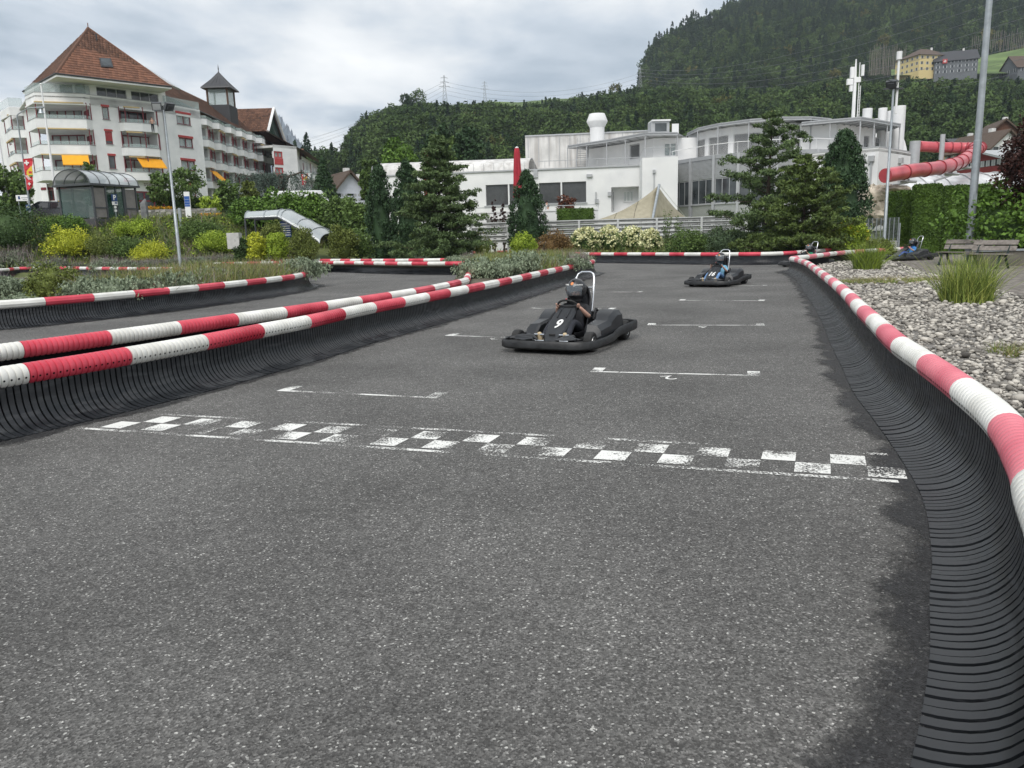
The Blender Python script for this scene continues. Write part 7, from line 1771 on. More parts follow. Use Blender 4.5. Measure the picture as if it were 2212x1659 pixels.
# young sapling with bare twigs
for (u, vt, l) in [(1440, 452, 'thin twiggy sapling in front of the tent canopy'), (1468, 462, 'second thin sapling right of the tent canopy'), (1340, 488, 'small leafy sapling against the fence'), (1762, 440, 'tall thin shoot beside the low pine')]:
    p = at(u, 47); h = hgt(u, vt, 47); T = thing('sapling', l, 'sapling', p); tb = MB(); C = []
    for k in range(7):
        a = random.uniform(0, 6); L_ = h * random.uniform(.6, 1); e = Vector((math.cos(a) * .35, math.sin(a) * .35, L_)); tb.tube([(0, 0, 0), e * .5 + Vector((0, 0, .1)), e], [.02, .012, .004], 4); C += [tuple(e * q) for q in np.linspace(.25, 1, 10)]
    tb.build('stem', M_bark, T); C = np.array(C); P, d = clump_pts(C, .10, 8); V = leaf_verts(P, .05, .6, d); rows_to_obj('foliage', V, QUAD, len(P), L_mid, T)
# ground cover on the banks
def cover(name, label, xr, yr, n, hs, mats_, leafn=0, lm=None, cond=None, w=.014, lean=.45):
    T = thing(name, label, 'ground cover', (0, 0, 0)); T['kind'] = 'stuff'
    for m, k in mats_:
        q = int(n * k); x = RNG.uniform(*xr, q * 2); y = RNG.uniform(*yr, q * 2)
        if cond is not None: s = cond(x, y); x, y = x[s][:q], y[s][:q]
        else: x, y = x[:q], y[:q]
        z = np.array([H(a, b) for a, b in zip(x, y)]) - .06; P = np.column_stack([x, y, z]); V, F = blades(P, hs * RNG.uniform(.35, 1.2, len(x)), lean, w, 3, .7); o = rows_to_obj('blade', V, F, len(x), m, T); o['kind'] = 'stuff'
    if leafn:
        x = RNG.uniform(*xr, leafn); y = RNG.uniform(*yr, leafn)
        if cond is not None: s = cond(x, y); x, y = x[s], y[s]
        z = np.array([H(a, b) for a, b in zip(x, y)]) + RNG.uniform(0, .35, len(x)); C = np.column_stack([x, y, z])
        for m in lm:
            s = RNG.uniform(size=len(C)) < 1 / len(lm); P, d = clump_pts(C[s], .22 * RNG.uniform(.5, 1.4, (s.sum(), 1)), 22); V = leaf_verts(P, .075, .6, d); o = rows_to_obj('leaves', V, QUAD, len(P), m, T); o['kind'] = 'stuff'
    return T
cover('bank_planting', 'mixed green and dry herbs and perennials covering the left garden bank', (-40, -12.5), (45.5, 60), 15000, .75, [(L_grass, .45), (L_olive, .25), (L_dry, .12), (L_purp, .06), (L_lav2, .12)], 1500, [L_mid, L_olive, L_lime, L_dark], w=.02, cond=lambda x, y: (y > 47.5 + np.where(x > -14, 9, 0)))
cover('border_planting', 'dry grasses and herbs in the border before the slatted fence', (-8, 14), (46.5, 54.5), 9000, .75, [(L_dry, .4), (L_grass, .25), (L_olive, .35)], 700, [L_mid, L_olive], w=.016, cond=lambda x, y: (y > 62.5) | (x > 3.8) | (y < 0) )
cover('border_planting', 'dense low greenery under the pines at the right of the straight', (8, 24), (43.2, 50), 4500, .5, [(L_grass, .5), (L_olive, .5)], 900, [L_dark, L_mid], w=.016, cond=lambda x, y: y > 44.2 + np.abs(x - 14) * 0.0)
cover('wild_grass', 'rough grass around the terrace of the white building', (-14, 34), (55, 72), 5000, .35, [(L_grass, 1.0)], 0, w=.03)
cover('meadow_planting', 'far left flower and grass bed behind the round mound barrier', (-44, -14), (36, 53), 9000, .5, [(L_dry, .3), (L_olive, .3), (L_lav2, .2), (L_purp, .2)], 300, [L_olive, L_lav2], w=.018, cond=lambda x, y: y > 48.0 - (x + 30) * .68)
LH = 0
for i in range(24):   # low lavender hedge behind the farthest straight barrier
    x = -19.5 + i * .72; T = lavender(x, 58.6 + random.uniform(-.3, .3), H(x, 58.6) + .12, 1.35, 2 + i % 2, 1.15, .5, label='lavender cushion of the low hedge behind the farthest barrier, %s from the left' % ORD[i], group='low lavender hedge')
for i in range(30):
    u = 250 + i * 11; Y = 44 + (u - 250) * .02; p = at(u, Y); lavender(p.x, p.y, p.z + .05, random.uniform(1.2, 1.7), i % 4, .9, .8, label='lavender cushion at the foot of the bank, %s from the left' % ORD[i], group='lavender on the lower bank')
for i, (u, v, s) in enumerate([(25, 572, 2.6), (70, 575, 1.2), (110, 576, 1.5), (160, 575, 1.0), (215, 573, 1.5), (262, 574, 1.3), (310, 573, 1.2), (-40, 575, 2.0)]):
    p = G(u, v + 6, .3); p = at(u, 49.6 - .0343 * max(u, 0)); lavender(p.x, p.y, .25, s, 2 if i == 0 else i % 4, 1.1, 1.0, label='big brownish-purple lavender mound at the left edge' if i == 0 else 'lavender cushion behind the far left barrier, %s in its row' % ORD[i - 1], group=None if i == 0 else 'lavender behind the far left barrier')
bed('planting_bed', [(-34, 53), (-29.5, 47.2), (-22.6, 42.3), (-16.8, 37.8), (-14.0, 35.5), (-12.5, 36.8), (-16, 44), (-20, 50), (-26, 54)], .35)
# flowers
def flowers(name, label, pts, m, h, n, r):
    T = thing(name, label, 'flower bed', pts[0]); P = []
    for a in pts:
        for _ in range(n): P.append((a.x - pts[0].x + random.uniform(-r, r), a.y - pts[0].y + random.uniform(-.6, .6), a.z - pts[0].z + h * random.uniform(.75, 1.1)))
    P = np.array(P); V = leaf_verts(np.repeat(P, 3, 0) + RNG.normal(0, .03, (len(P) * 3, 3)), .06, .8); rows_to_obj('blossom', V, QUAD, len(P) * 3, m, T)['kind'] = 'stuff'
    B = P.copy(); B[:, 2] -= h * .8; V, F = blades(np.repeat(B, 2, 0), h, .2, .02, 2, .3); rows_to_obj('stem', V, F, len(B) * 2, L_grass, T)['kind'] = 'stuff'
flowers('orange_flowers', 'strip of orange flowers above the dry stone wall', [D(u, 443 + 5, 70) - Vector((0, 0, .6)) for u in range(300, 372, 6)], L_orange, .6, 26, .4)
flowers('orange_flowers', 'strip of orange flowers at the foot of the dry stone wall', [D(u, 470 + 2, 64) - Vector((0, 0, .6)) for u in range(337, 380, 6)], L_orange, .6, 26, .4)
flowers('orange_flowers', 'bright orange flower patch right of the blue totem', [D(u, 466, 62) - Vector((0, 0, .4)) for u in range(442, 486, 5)], L_orange, .5, 40, .35)
flowers('orange_flowers', 'small orange flower patch left of the glass shelter', [D(u, 442, 66) - Vector((0, 0, .5)) for u in range(136, 154, 5)], L_orange, .7, 30, .4)
# green climber bush at the right edge
shrub('large loose green climber bush at the right edge behind the benches', at(2190, 27.5), 2.3, 1.5, hgt(2190, 385, 27.5), L_laurel, 150, 46, .085, .42, name='climber_bush')
shrub('low green climber bush between the lamp pole and the benches', at(2146, 29), 1.0, .9, hgt(2146, 455, 29), L_laurel, 90, 46, .07, .3, name='climber_bush')
# ------------------------------------------------------------------ street furniture and small things
M_galv = mat('galvanised', (.34, .37, .39), .45, metal=.5, var=.12, vscale=5); M_dkg = mat('anthracite', (.055, .06, .065), .5); M_lamp = mat('lamp_glass', (.5, .52, .52), .1, spec=1.0)
M_paleg = mat('pale_glass', (.50, .54, .56), .12, var=.1, vscale=1.0, alpha=.72, spec=.9); M_greeng = mat('green_glass', (.03, .08, .065), .06, var=.3, vscale=.6, alpha=.5, spec=1.0)
def pole(label, p, ztop, r0, r1, name='lamp_pole', cat='lamp pole', m=None, group=None):
    T = thing(name, label, cat, p, 0, group); mb = MB(); h = ztop - p.z; mb.tube([(0, 0, -.3), (0, 0, h * .35), (0, 0, h * .35 + .01), (0, 0, h)], [r0, r0, r0 * .9, r1], 12); mb.build('pole', m or M_galv, T, smooth=40); return T
def floods(T, z, yaws, s=1.0):
    mb = MB(); mb.box(-.5 * s, .5 * s, -.03, .03, z - .05, z + .02); mb.build('cross_arm', M_dkg, T)
    for k, (x, yaw, tilt) in enumerate(yaws):
        M_ = Matrix.Translation((x, 0, z + .2 * s)) @ Matrix.Rotation(yaw, 4, 'Z') @ Matrix.Rotation(tilt, 4, 'X'); mb = MB()
        mb.box(-.24 * s, .24 * s, -.05 * s, .13 * s, -.20 * s, .20 * s, M_); mb.box(-.15 * s, .15 * s, .13 * s, .2 * s, -.12 * s, .12 * s, M_); f = mb.build('floodlight', M_dkg, T); mb = MB(); mb.box(-.20 * s, .20 * s, -.062 * s, -.052 * s, -.16 * s, .16 * s, M_); mb.build('lamp_glass', M_lamp, f)
P_ = at(382, 43); T = pole('grey lamp pole with two black floodlights in front of the hotel', P_, D(360, 238, 43).z, .085, .05); floods(T, D(360, 238, 43).z - P_.z, [(-.36, .3, .5), (.28, -2.2, -.6)])
P_ = at(1911, 37); T = pole('slim grey lamp pole with floodlights and a white antenna, by the thuja hedge', P_, D(1923, 186, 37).z, .075, .045); zt = D(1923, 186, 37).z - P_.z; floods(T, zt - .1, [(-.05, .2, .6), (-.12, 2.6, -.6)], .9)
mb = MB(); mb.tube([(.22, .1, zt - 1.2), (.22, .1, zt + 1.15)], .055, 10); mb.tube([(.22, .1, zt + 1.15), (.22, .1, zt + 1.5)], .12, 12); mb.build('antenna', W_white, T, smooth=40)
P_ = at(2096, 27.6); T = pole('thick tall grey pole at the right, rising out of the picture', P_, 12.5, .125, .085)
mb = MB(); mb.box(-.06, .06, -.13, -.11, 2.2, 2.6); mb.build('hatch', M_galv, T)
# flagpoles at the left
for (u0, v0, u1, Y, l) in [(2, 215, 28, 60, 'white flagpole at the left picture edge'), (97, 183, 131, 62, 'tall white flagpole between the round bush and the glass shelter')]:
    P_ = at(u1 if u1 > 60 else 27, Y); T = thing('flagpole', l, 'flagpole', P_); mb = MB(); ztop = D(u0, v0, Y).z - P_.z; mb.tube([(0, 0, 0), (0, 0, ztop * .4), (0, 0, ztop)], [.10, .09, .05], 10); mb.lathe([(.02, ztop), (.09, ztop + .03), (.07, ztop + .1), (.001, ztop + .12)], 10); mb.build('pole', W_white, T, smooth=40)
P_ = at(72, 58); T = thing('street_lamp', 'slim street lamp with a curved arm and a red banner on its post', 'street lamp', P_); zt = D(44, 250, 58).z - P_.z; mb = MB(); mb.tube([(0, 0, 0), (0, 0, zt), (.1, 0, zt + .12), (.9, 0, zt + .5), (1.7, 0, zt + .55)], [.07, .05, .04, .035, .03], 8); mb.build('pole', M_galv, T, smooth=40); mb = MB(); mb.box(1.5, 2.0, -.1, .1, zt + .48, zt + .58); mb.tube([(1.75, 0, zt + .48), (1.75, 0, zt + .1)], [.05, .22], 10); mb.build('lamp_head', M_galv, T)
M_swr = mat('flag_red', (.55, .035, .05), .75, var=.08); M_swy = mat('flag_yellow', (.75, .50, .05), .75); M_swg = mat('flag_green', (.08, .25, .08), .75)
def banner(label, p, h, w, lean=0.0):
    T = thing('banner', label, 'banner', p); mb = MB(); n = 12; L_ = []; R_ = []
    for k in range(n + 1):
        t = k / n; ww = w * (1 - .18 * math.sin(t * PI) + (.1 if t < .5 else 0)) * (1 if t < .75 else max(.02, (1 - t) / .25) ** .6); L_.append(Vector((0, .02 * math.sin(k), h * (1 - t)))); R_.append(Vector((ww, .06 * math.sin(k * 1.3), h * (1 - t) + (.05 if k == 0 else 0))))
    mb.sheet([L_, R_]); o = mb.build('cloth', M_swr, T); sm = o.modifiers.new('t', 'SOLIDIFY'); sm.thickness = .01
    def cross(x, z, s): m = MB(); m.box(x - s, x + s, -.09, -.07, z - s * .3, z + s * .3); m.box(x - s * .3, x + s * .3, -.092, -.068, z - s, z + s); m.build('white_cross', K_num, o)
    cross(w * .45, h * .87, w * .27); cross(w * .42, h * .2, w * .17)
    m = MB(); m.prism([(w * .98, h * .78), (w * .35, h * .62), (w * .25, h * .52), (w * .5, h * .42), (w * .98, h * .45)], -.085, -.075, Matrix.Rotation(PI / 2, 4, 'X') @ Matrix.Scale(-1, 4, (0, 0, 1)) @ Matrix.Translation((0, 0, 0))); m.build('yellow_field', M_swy, o)
    m = MB(); m.box(w * .5, w * .98, -.095, -.088, h * .44, h * .48); m.build('green_leaf', M_swg, o); m = MB(); m.box(w * .55, w * .9, -.097, -.09, h * .53, h * .60); m.build('red_mark', M_swr, o)
    for k in range(3): m = MB(); m.tube([(w * (.1 + .12 * k), -.085, h * .47), (w * (.45 + .12 * k), -.085, h * .33)], .018, 4); m.build('white_stripe', K_num, o)
    return T
p = D(59, 411, 57.8); banner('tall red and yellow banner with white crosses on the street lamp post', p, D(59, 343, 57.8).z - p.z, .62)
p = D(653, 400, 100); banner('small red and yellow banner with a white cross beside the hotel wing', p, D(653, 376, 100).z - p.z, .75)
# glazed shelter
def shelter():
    a, b = D(207, 472, 56), D(299, 473, 59.5); zb = 3.6; a.z = b.z = 0; f = Fac(a[:2], b[:2]); T = thing('glass_shelter', 'glazed grey shelter with arched roof and grey panels, beside the parking sign', 'shelter', (a.x, a.y, zb)); Lf = f.L; dp = 3.2; h = 2.3
    def bx(name, m, *a_): mb = MB(); f.box(mb, *a_); return mb.build(name, m, T, world=True)
    bx('plinth', mat('dark_concrete', (.07, .07, .075), .9), -.3, Lf + .4, zb - .55, zb, -dp - .1, .3)
    for s in (0, 1.05, 2.6, 3.7 if Lf > 5 else Lf * .72, Lf): 
        for d in (0, -dp): bx('post', M_dkg, s - .06, s + .06, zb, zb + h, d - .06, d + .06)
    s3 = Lf * .74; s2 = Lf * .30
    for (s0, s1) in ((.08, s2), (s3, Lf - .08)):
        bx('grey_panel', mat('grey_panel', (.20, .185, .175), .7), s0, s1, zb + .82, zb + h - .15, -.03, .01); bx('grey_panel', MATS['grey_panel'], s0, s1, zb + .1, zb + .72, -.03, .01); bx('rail', M_dkg, s0, s1, zb + .72, zb + .82, -.05, .05)
    bx('glass', M_greeng, s2 + .05, (s2 + s3) / 2 - .04, zb + .1, zb + h - .1, -.02, 0); bx('glass', M_greeng, (s2 + s3) / 2 + .04, s3 - .05, zb + .1, zb + h - .1, -.02, 0); bx('mullion', M_dkg, (s2 + s3) / 2 - .04, (s2 + s3) / 2 + .04, zb, zb + h, -.06, .04)
    mb = MB(); f.box(mb, -.02, 0, zb + .1, zb + h - .1, -dp, 0); mb.build('glass', M_greeng, T, world=True); mb = MB(); f.box(mb, 0, Lf, zb + .1, zb + h - .1, -dp - .02, -dp); mb.build('glass', M_greeng, T, world=True)
    bx('eaves', M_dkg, -.35, Lf + .25, zb + h, zb + h + .14, -dp - .25, .25)
    mb = MB(); rows = []
    for k in range(13):
        q = PI * k / 12; rows.append([f.P(s, zb + h + .14 + 1.0 * math.sin(q), -dp / 2 + (dp / 2 + .15) * math.cos(q)) for s in (-.3, Lf + .2)])
    mb.sheet(rows); rf = mb.build('roof', M_paleg, T, world=True, smooth=60)
    for s in np.linspace(-.3, Lf + .2, 6):
        mb = MB(); mb.tube([f.P(s, zb + h + .14 + 1.02 * math.sin(PI * k / 12), -dp / 2 + (dp / 2 + .17) * math.cos(PI * k / 12)) for k in range(13)], .035, 5); mb.build('hoop', M_dkg, rf, world=True)
    # parking sign and ticket machine inside
    s = (s2 + s3) / 2 - .35; q = f.P(s, zb, .22); S = thing('parking_sign', 'blue parking sign with a white letter P in front of the shelter glass', 'sign', q, math.atan2(f.t.y, f.t.x)); mb = MB(); mb.tube([(0, .04, 0), (0, .04, 1.3)], .03, 8); mb.build('post', M_galv, S)
    bl = mat('sign_blue', (.01, .045, .16), .4); mb = MB(); mb.box(-.24, .24, 0, .03, 1.25, 1.73); bd = mb.build('board', bl, S); glyph('P', .5, K_num, 'letter', bd, Matrix.Translation((0, -.006, 1.49)) @ Matrix.Rotation(PI / 2, 4, 'X'), bold=.012)
    mb = MB(); mb.box(-.24, .24, 0, .03, .98, 1.22); b2 = mb.build('plate', K_num, S); mb = MB(); mb.box(-.02, .2, -.006, -.001, 1.08, 1.18); mb.build('pictogram', bl, b2)
    for z in (.75, .5): mb = MB(); mb.box(-.1, .1, 0, .03, z, z + .16); mb.build('notice', K_num, S)
    q = f.P(.9, zb, -1.7); mch = thing('ticket_machine', 'pale ticket machine standing inside the glass shelter', 'ticket machine', q); mb = MB(); mb.tube([(0, 0, 0), (0, 0, 1.1)], .12, 10); mb.build('column', M_galv, mch, smooth=40); mb = MB(); mb.box(-.3, .3, -.15, .15, .0, .95, Matrix.Translation((.7, -.5, 0))); mb.build('cabinet', W_white, mch); mb = MB(); mb.blob((0, 0, 1.45), (.28, .1, .14)); mb.build('dial', K_num, mch, smooth=60)
shelter()
# glass stair cover
def stair_cover():
    T = thing('stair_cover', 'translucent arched stair cover, level at left then sloping down to the right', 'canopy', (-16, 50, 1)); Y = 50; 
    ax = [(533, 468, 49.5), (555, 462.5, 49.5), (590, 458.5, 49.5), (620, 456, 49.5), (650, 478, 49.2), (675, 496, 49), (700, 514, 48.7), (712, 525, 48.5)]
    base = [D(u, v, y) for u, v, y in ax]; base = [D(529, 472, 49.5), D(570, 470.5, 49.5), D(599, 469.5, 49.5), D(606, 473, 49.5), D(640, 493, 49.3), D(668, 509, 49.0), D(690, 526, 48.8)]
    cr = [D(536, 458, 51), D(575, 455, 51), D(610, 452.5, 51), D(626, 453, 51), D(664, 473, 50.6), D(697, 494, 50.2), D(712, 505, 50)]
    mb = MB(); rows = []
    for b, c in zip(base, cr):
        far = Vector((c.x + (c.x - b.x) * .5, c.y + 1.6, b.z)); row = []
        for k in range(11):
            q = PI * k / 10; mid = (b + far) / 2; row.append(Vector((mid.x + (b.x - mid.x) * math.cos(q), mid.y + (b.y - mid.y) * math.cos(q), b.z + max(.5, (c.z - b.z) * 1.02) * math.sin(q))))
        rows.append(row)
    mb.sheet(rows); mb.build('glazing', M_paleg, T, world=True, smooth=40)
    for r in rows: mb = MB(); mb.tube([p + Vector((0, -.01, .01)) for p in r], .035, 5); mb.build('hoop', M_galv, T, world=True)
    for j in (0, 10): mb = MB(); mb.tube([r[j] for r in rows], .06, 5); mb.build('edge_beam', M_dkg, T, world=True)
    for p in (rows[0][0], rows[0][10]): mb = MB(); mb.tube([p, Vector((p.x, p.y, p.z - 1.9))], .06, 6); mb.build('post', M_dkg, T, world=True)
    S = thing('blue_notice', 'small blue and white striped notice under the stair cover slope', 'sign', D(618, 512, 50.2)); mb = MB(); mb.box(-.35, .35, 0, .05, 0, 1.0); bd = mb.build('board', MATS['sign_blue'], S)
    for k in range(6): mb = MB(); mb.box(-.3, .3, -.006, -.001, .1 + k * .14, .15 + k * .14); mb.build('stripe', K_num, bd)
    T2 = thing('low_glass_roof', 'low arched glass roof end showing above the lavender hedge', 'canopy', D(805, 528, 55)); a, b = D(772, 528, 55), D(845, 528, 55); mb = MB(); rows = [[Vector((x, 1.4 * -math.cos(PI * k / 8), .95 * math.sin(PI * k / 8) - .2)) for k in range(9)] for x in np.linspace(-1.2, 1.3, 5)]
    mb.sheet(rows); mb.build('glazing', M_paleg, T2, smooth=40)
    for r in rows: mb = MB(); mb.tube(r, .03, 5); mb.build('hoop', M_dkg, T2)
stair_cover()
def simple(name, label, cat, p, boxes, rz=0):
    T = thing(name, label, cat, p, rz)
    for nm, m, b in boxes: mb = MB(); mb.box(*b); mb.build(nm, m, T)
    return T
bl = MATS['sign_blue']
T = simple('totem_sign', 'slim white and blue sign pillar in front of the clipped hotel hedge', 'sign', D(408, 465, 58), [('pillar', W_white, (-.2, .2, -.06, .06, -.3, 1.68))]); blt = mat('totem_blue', (.02, .09, .33), .4)
for k, (z0, z1) in enumerate([(1.15, 1.36), (.95, 1.13), (.76, .93), (.62, .74)]): mb = MB(); mb.box(-.19, .19, -.07, -.061, z0, z1); mb.build('blue_panel', blt, T)
T = simple('direction_board', 'white direction board with a dark square, behind the round bush', 'sign', D(50, 434, 58), [('board', W_white, (-.48, .45, -.03, .03, .0, .42)), ('dark_square', bl, (-.32, -.18, -.04, -.031, .12, .34)), ('leg', M_galv, (-.4, -.35, .04, .09, -1.2, .0)), ('leg', M_galv, (.3, .35, .04, .09, -1.2, .0))]); mb = MB(); mb.box(-.1, .38, -.04, -.031, .2, .25); mb.build('text_line', W_grey, T); mb = MB(); mb.box(0.0, .3, -.04, -.031, .08, .12); mb.build('text_line', W_grey, T)
simple('info_plate', 'small dark blue plate with light lines on a post below the white board', 'sign', D(62, 455, 57.5), [('plate', bl, (-.16, .16, -.02, .02, .0, .42)), ('text_line', K_num, (-.13, .13, -.03, -.021, .30, .33)), ('text_line', K_num, (-.13, .13, -.03, -.021, .2, .23)), ('post', M_galv, (-.03, .03, .02, .06, -.8, 0))])
simple('concrete_block', 'pale concrete block at the foot of the bank left of the stair cover', 'concrete block', D(508, 530, 46), [('block', mat('concrete', (.48, .48, .46), .9, var=.12), (-.35, .35, -.3, .3, -.2, .72))])
T = thing('standing_stone', 'grey upright slate stone beside the shelter', 'stone', D(313, 470, 58)); mb = MB(); mb.prism([(-.2, -.12), (.22, -.15), (.25, .12), (-.18, .14)], -.4, 1.0); mb.add([(-.2, -.12, 1.0), (.22, -.15, 1.0), (.25, .12, 1.0), (-.18, .14, 1.0), (.12, 0, 1.35), (.2, .05, 1.33)], [(0, 1, 4), (1, 2, 5, 4), (2, 3, 5), (3, 0, 4, 5)]); mb.build('stone', mat('slate', (.16, .165, .17), .85, var=.3, vscale=4), T)
simple('metal_post', 'short grey metal post left of the blue and white pillar', 'post', D(391, 482, 56), [('post', M_galv, (-.09, .09, -.09, .09, -.3, 1.05))])
# dry stone wall: every stone its own part
def stone_wall():
    a, b = D(300, 467, 66), D(470, 466, 66); T = thing('stone_wall', 'low dry stone wall between the two strips of orange flowers', 'wall', (a.x, a.y, a.z)); m = mat('wall_stone', (.16, .155, .15), .9, var=.3, vscale=3, objrand=.6, col2=(.34, .33, .31)); L_ = (b - a).length; z = 0; n = 0
    me = []
    for i in range(4):
        mb = MB(); mb.box(0, 1, -.15, .15, 0, 1); q = mb.mesh('stone', m); me.append(q)
        for v in q.vertices: v.co += Vector((random.uniform(-.05, .05), random.uniform(-.05, .05), random.uniform(-.1, .1)))
    for r in range(4):
        x = random.uniform(-.3, 0)
        while x < L_ - .2:
            w = random.uniform(.3, .75); o = bpy.data.objects.new('stone', me[n % 4]); COL.objects.link(o); o.parent = T; o.location = (x, random.uniform(-.03, .03), z - .35); o.scale = (w * .96, 1, .2); x += w; n += 1
        z += .215
stone_wall()
# slatted fence before the terrace
def fence():
    pts = [(-2.6, 55.6), (0.0, 55.2), (5.0, 55.0), (10.4, 54.8), (16.6, 54.6)]; T = thing('slatted_fence', 'low pale grey fence of horizontal rails in front of the terrace', 'fence', (0, 55, 1)); mr = mat('fence_rail', (.50, .51, .51), .6, var=.05); mg = mat('fence_board', (.30, .30, .30), .9, var=.2)
    for i in range(len(pts) - 1):
        f = Fac(pts[i], pts[i + 1]); n = 2 if f.L > 3 else 1
        for q in range(n):
            s0, s1 = f.L * q / n, f.L * (q + 1) / n; mb = MB(); f.box(mb, s0 - .07, s0 + .07, .4, 2.5, .0, .14); mb.build('post', mr, T, world=True)
            for k in range(5): z = 1.12 + k * .29; mb = MB(); f.box(mb, s0, s1, z + .03, z + .20, -.06, -.03); mb.build('board', mg, T, world=True); mb = MB(); f.box(mb, s0, s1, z + .205, z + .275, -.02, .05); mb.build('rail', mr, T, world=True)
    f = Fac((10, 54.8), (16.6, 54.6)); mb = MB(); f.box(mb, f.L - .1, f.L + .1, .4, 2.6, 0, .14); mb.build('post', mr, T, world=True)
fence()
T = thing('terrace_wall', 'low white terrace wall with an opening, behind the slatted fence', 'wall', (4, 59, 1)); f = Fac((-2.4, 60), (6.9, 59.7)); mb = MB(); q0, q1 = f.px(1040, 460)[0], f.px(1088, 460)[0]; f.wall(mb, 0, f.L, .3, 3.35, [(.8, 2.7, 1.9, 2.9, .6)]); f.box(mb, 0, f.L, 3.35, 3.45, -.25, .05); mb.build('wall', W_white2, T, world=True); mb = MB(); mb.tube([f.P(0, 3.75, -.1), f.P(f.L, 3.75, -.1)], .03, 5); mb.build('handrail', W_lgrey, T, world=True)
for k in range(8): mb = MB(); p = f.P(f.L * k / 7, 3.4, -.1); mb.tube([p, p + Vector((0, 0, .36))], .02, 5); mb.build('baluster', W_lgrey, T, world=True)
# tent sail
def tent():
    T = thing('sail_canopy', 'tan fabric sail canopy stretched from a slanted mast', 'canopy', D(1400, 476, 61)); m = mat('sail_fabric', (.30, .275, .20), .85, var=.05, col2=(.34, .31, .23)); A_, Bm, Cc = D(1282, 477, 58), D(1421, 402, 60), D(1482, 470, 63); dn = D(1412, 476, 57.5); mb = MB(); n = 12
    def bez(a, c, b, t): return a * (1 - t) ** 2 + c * 2 * t * (1 - t) + b * t * t
    top = [bez(A_, A_.lerp(Bm, .55) - Vector((0, 0, .75)), Bm, k / n) for k in range(n + 1)]; bot = [bez(A_, A_.lerp(dn, .5) - Vector((0, 0, .05)), dn, k / n) for k in range(n + 1)]
    rows = [[top[k].lerp(bot[k], j / 6) + Vector((0, .5 * math.sin(PI * j / 6) * k / n, 0)) for k in range(n + 1)] for j in range(7)]; mb.sheet(rows); rt = [bez(Bm, Bm.lerp(Cc, .5) - Vector((0, 0, .5)), Cc, k / n) for k in range(n + 1)]; rb = [dn.lerp(Cc, k / n) for k in range(n + 1)]; mb.sheet([[rt[k].lerp(rb[k], j / 5) for k in range(n + 1)] for j in range(6)]); o = mb.build('sail', m, T, world=True, smooth=60); sd = o.modifiers.new('t', 'SOLIDIFY'); sd.thickness = .02
    mb = MB(); mb.tube([D(1409, 476, 57.4), D(1424, 399, 59.8)], .10, 10); mb.build('mast', M_galv, T, world=True)
    for k in (4, 8): mb = MB(); mb.tube([r[k] + Vector((0, -.03, 0)) for r in rows], .02, 4); mb.build('seam', M_bark, T, world=True)
    mb = MB(); mb.tube([D(1424, 399, 59.8), D(1490, 480, 63)], .02, 4); mb.build('guy_rope', K_num, T, world=True)
tent()
# closed parasols
for (u0, v0, v1, u1, Y, l) in [(923.5, 324, 440, 930, 60, 'closed red parasol rising behind the spreading pine'), (1121, 318, 395, 1121, 59, 'closed red parasol above the solitary cone conifer')]:
    top = D(u0, v0, Y); b = at(u1, Y); T = thing('parasol', l, 'parasol', b); h = top.z - b.z; n = 18; mb = MB(); rows = []
    for (r, z) in [(.30, h - 3.6), (.27, h - 2.8), (.24, h - 1.6), (.19, h - .5), (.15, h - .12), (.10, h - .05)]: rows.append([Vector((math.cos(2 * PI * k / n) * r * (1 + .22 * (k % 2)), math.sin(2 * PI * k / n) * r * (1 + .22 * (k % 2)), z)) for k in range(n)])
    mb.sheet(rows, closed=True); mb.add(rows[0], [tuple(range(n))[::-1]]); mb.build('cloth', mat('parasol_red', (.36, .02, .035), .8, var=.12), T, smooth=30); mb = MB(); mb.lathe([(.13, h - .06), (.13, h), (.02, h + .05)], 12); mb.build('cap', W_white, T); mb = MB(); mb.tube([(0, 0, 0), (0, 0, h - 3.5)], .05, 8); mb.build('mast', W_white, T)
# antenna mast behind
b, t = D(1842, 270, 86), D(1842, 128, 86); T = thing('antenna_mast', 'white mobile phone mast with ladder and panel antennas behind the pool building', 'antenna mast', b); h = t.z - b.z; mb = MB(); mb.tube([(0, 0, -3), (0, 0, h * .6), (0, 0, h)], [.2, .17, .06], 12); mb.build('mast', W_white, T, smooth=40); mb = MB(); mb.tube([(.42, 0, 0), (.42, 0, h * .95)], .04, 5); mb.tube([(.62, 0, 0), (.62, 0, h * .6)], .03, 5)
for k in range(26): mb.tube([(.42, 0, k * h * .023), (.62, 0, k * h * .023)], .02, 4)
mb.build('ladder', W_white, T)
for (x, z, w, hh) in [(-.35, h * .80, .18, .55), (.75, h * .83, .12, .55), (-.55, h * .66, .3, .3), (.2, h * .69, .35, .25), (-.4, h * .56, .14, .3)]: mb = MB(); mb.box(x - w, x + w, -.15, .15, z - hh, z + hh); mb.build('panel_antenna', W_white, T)
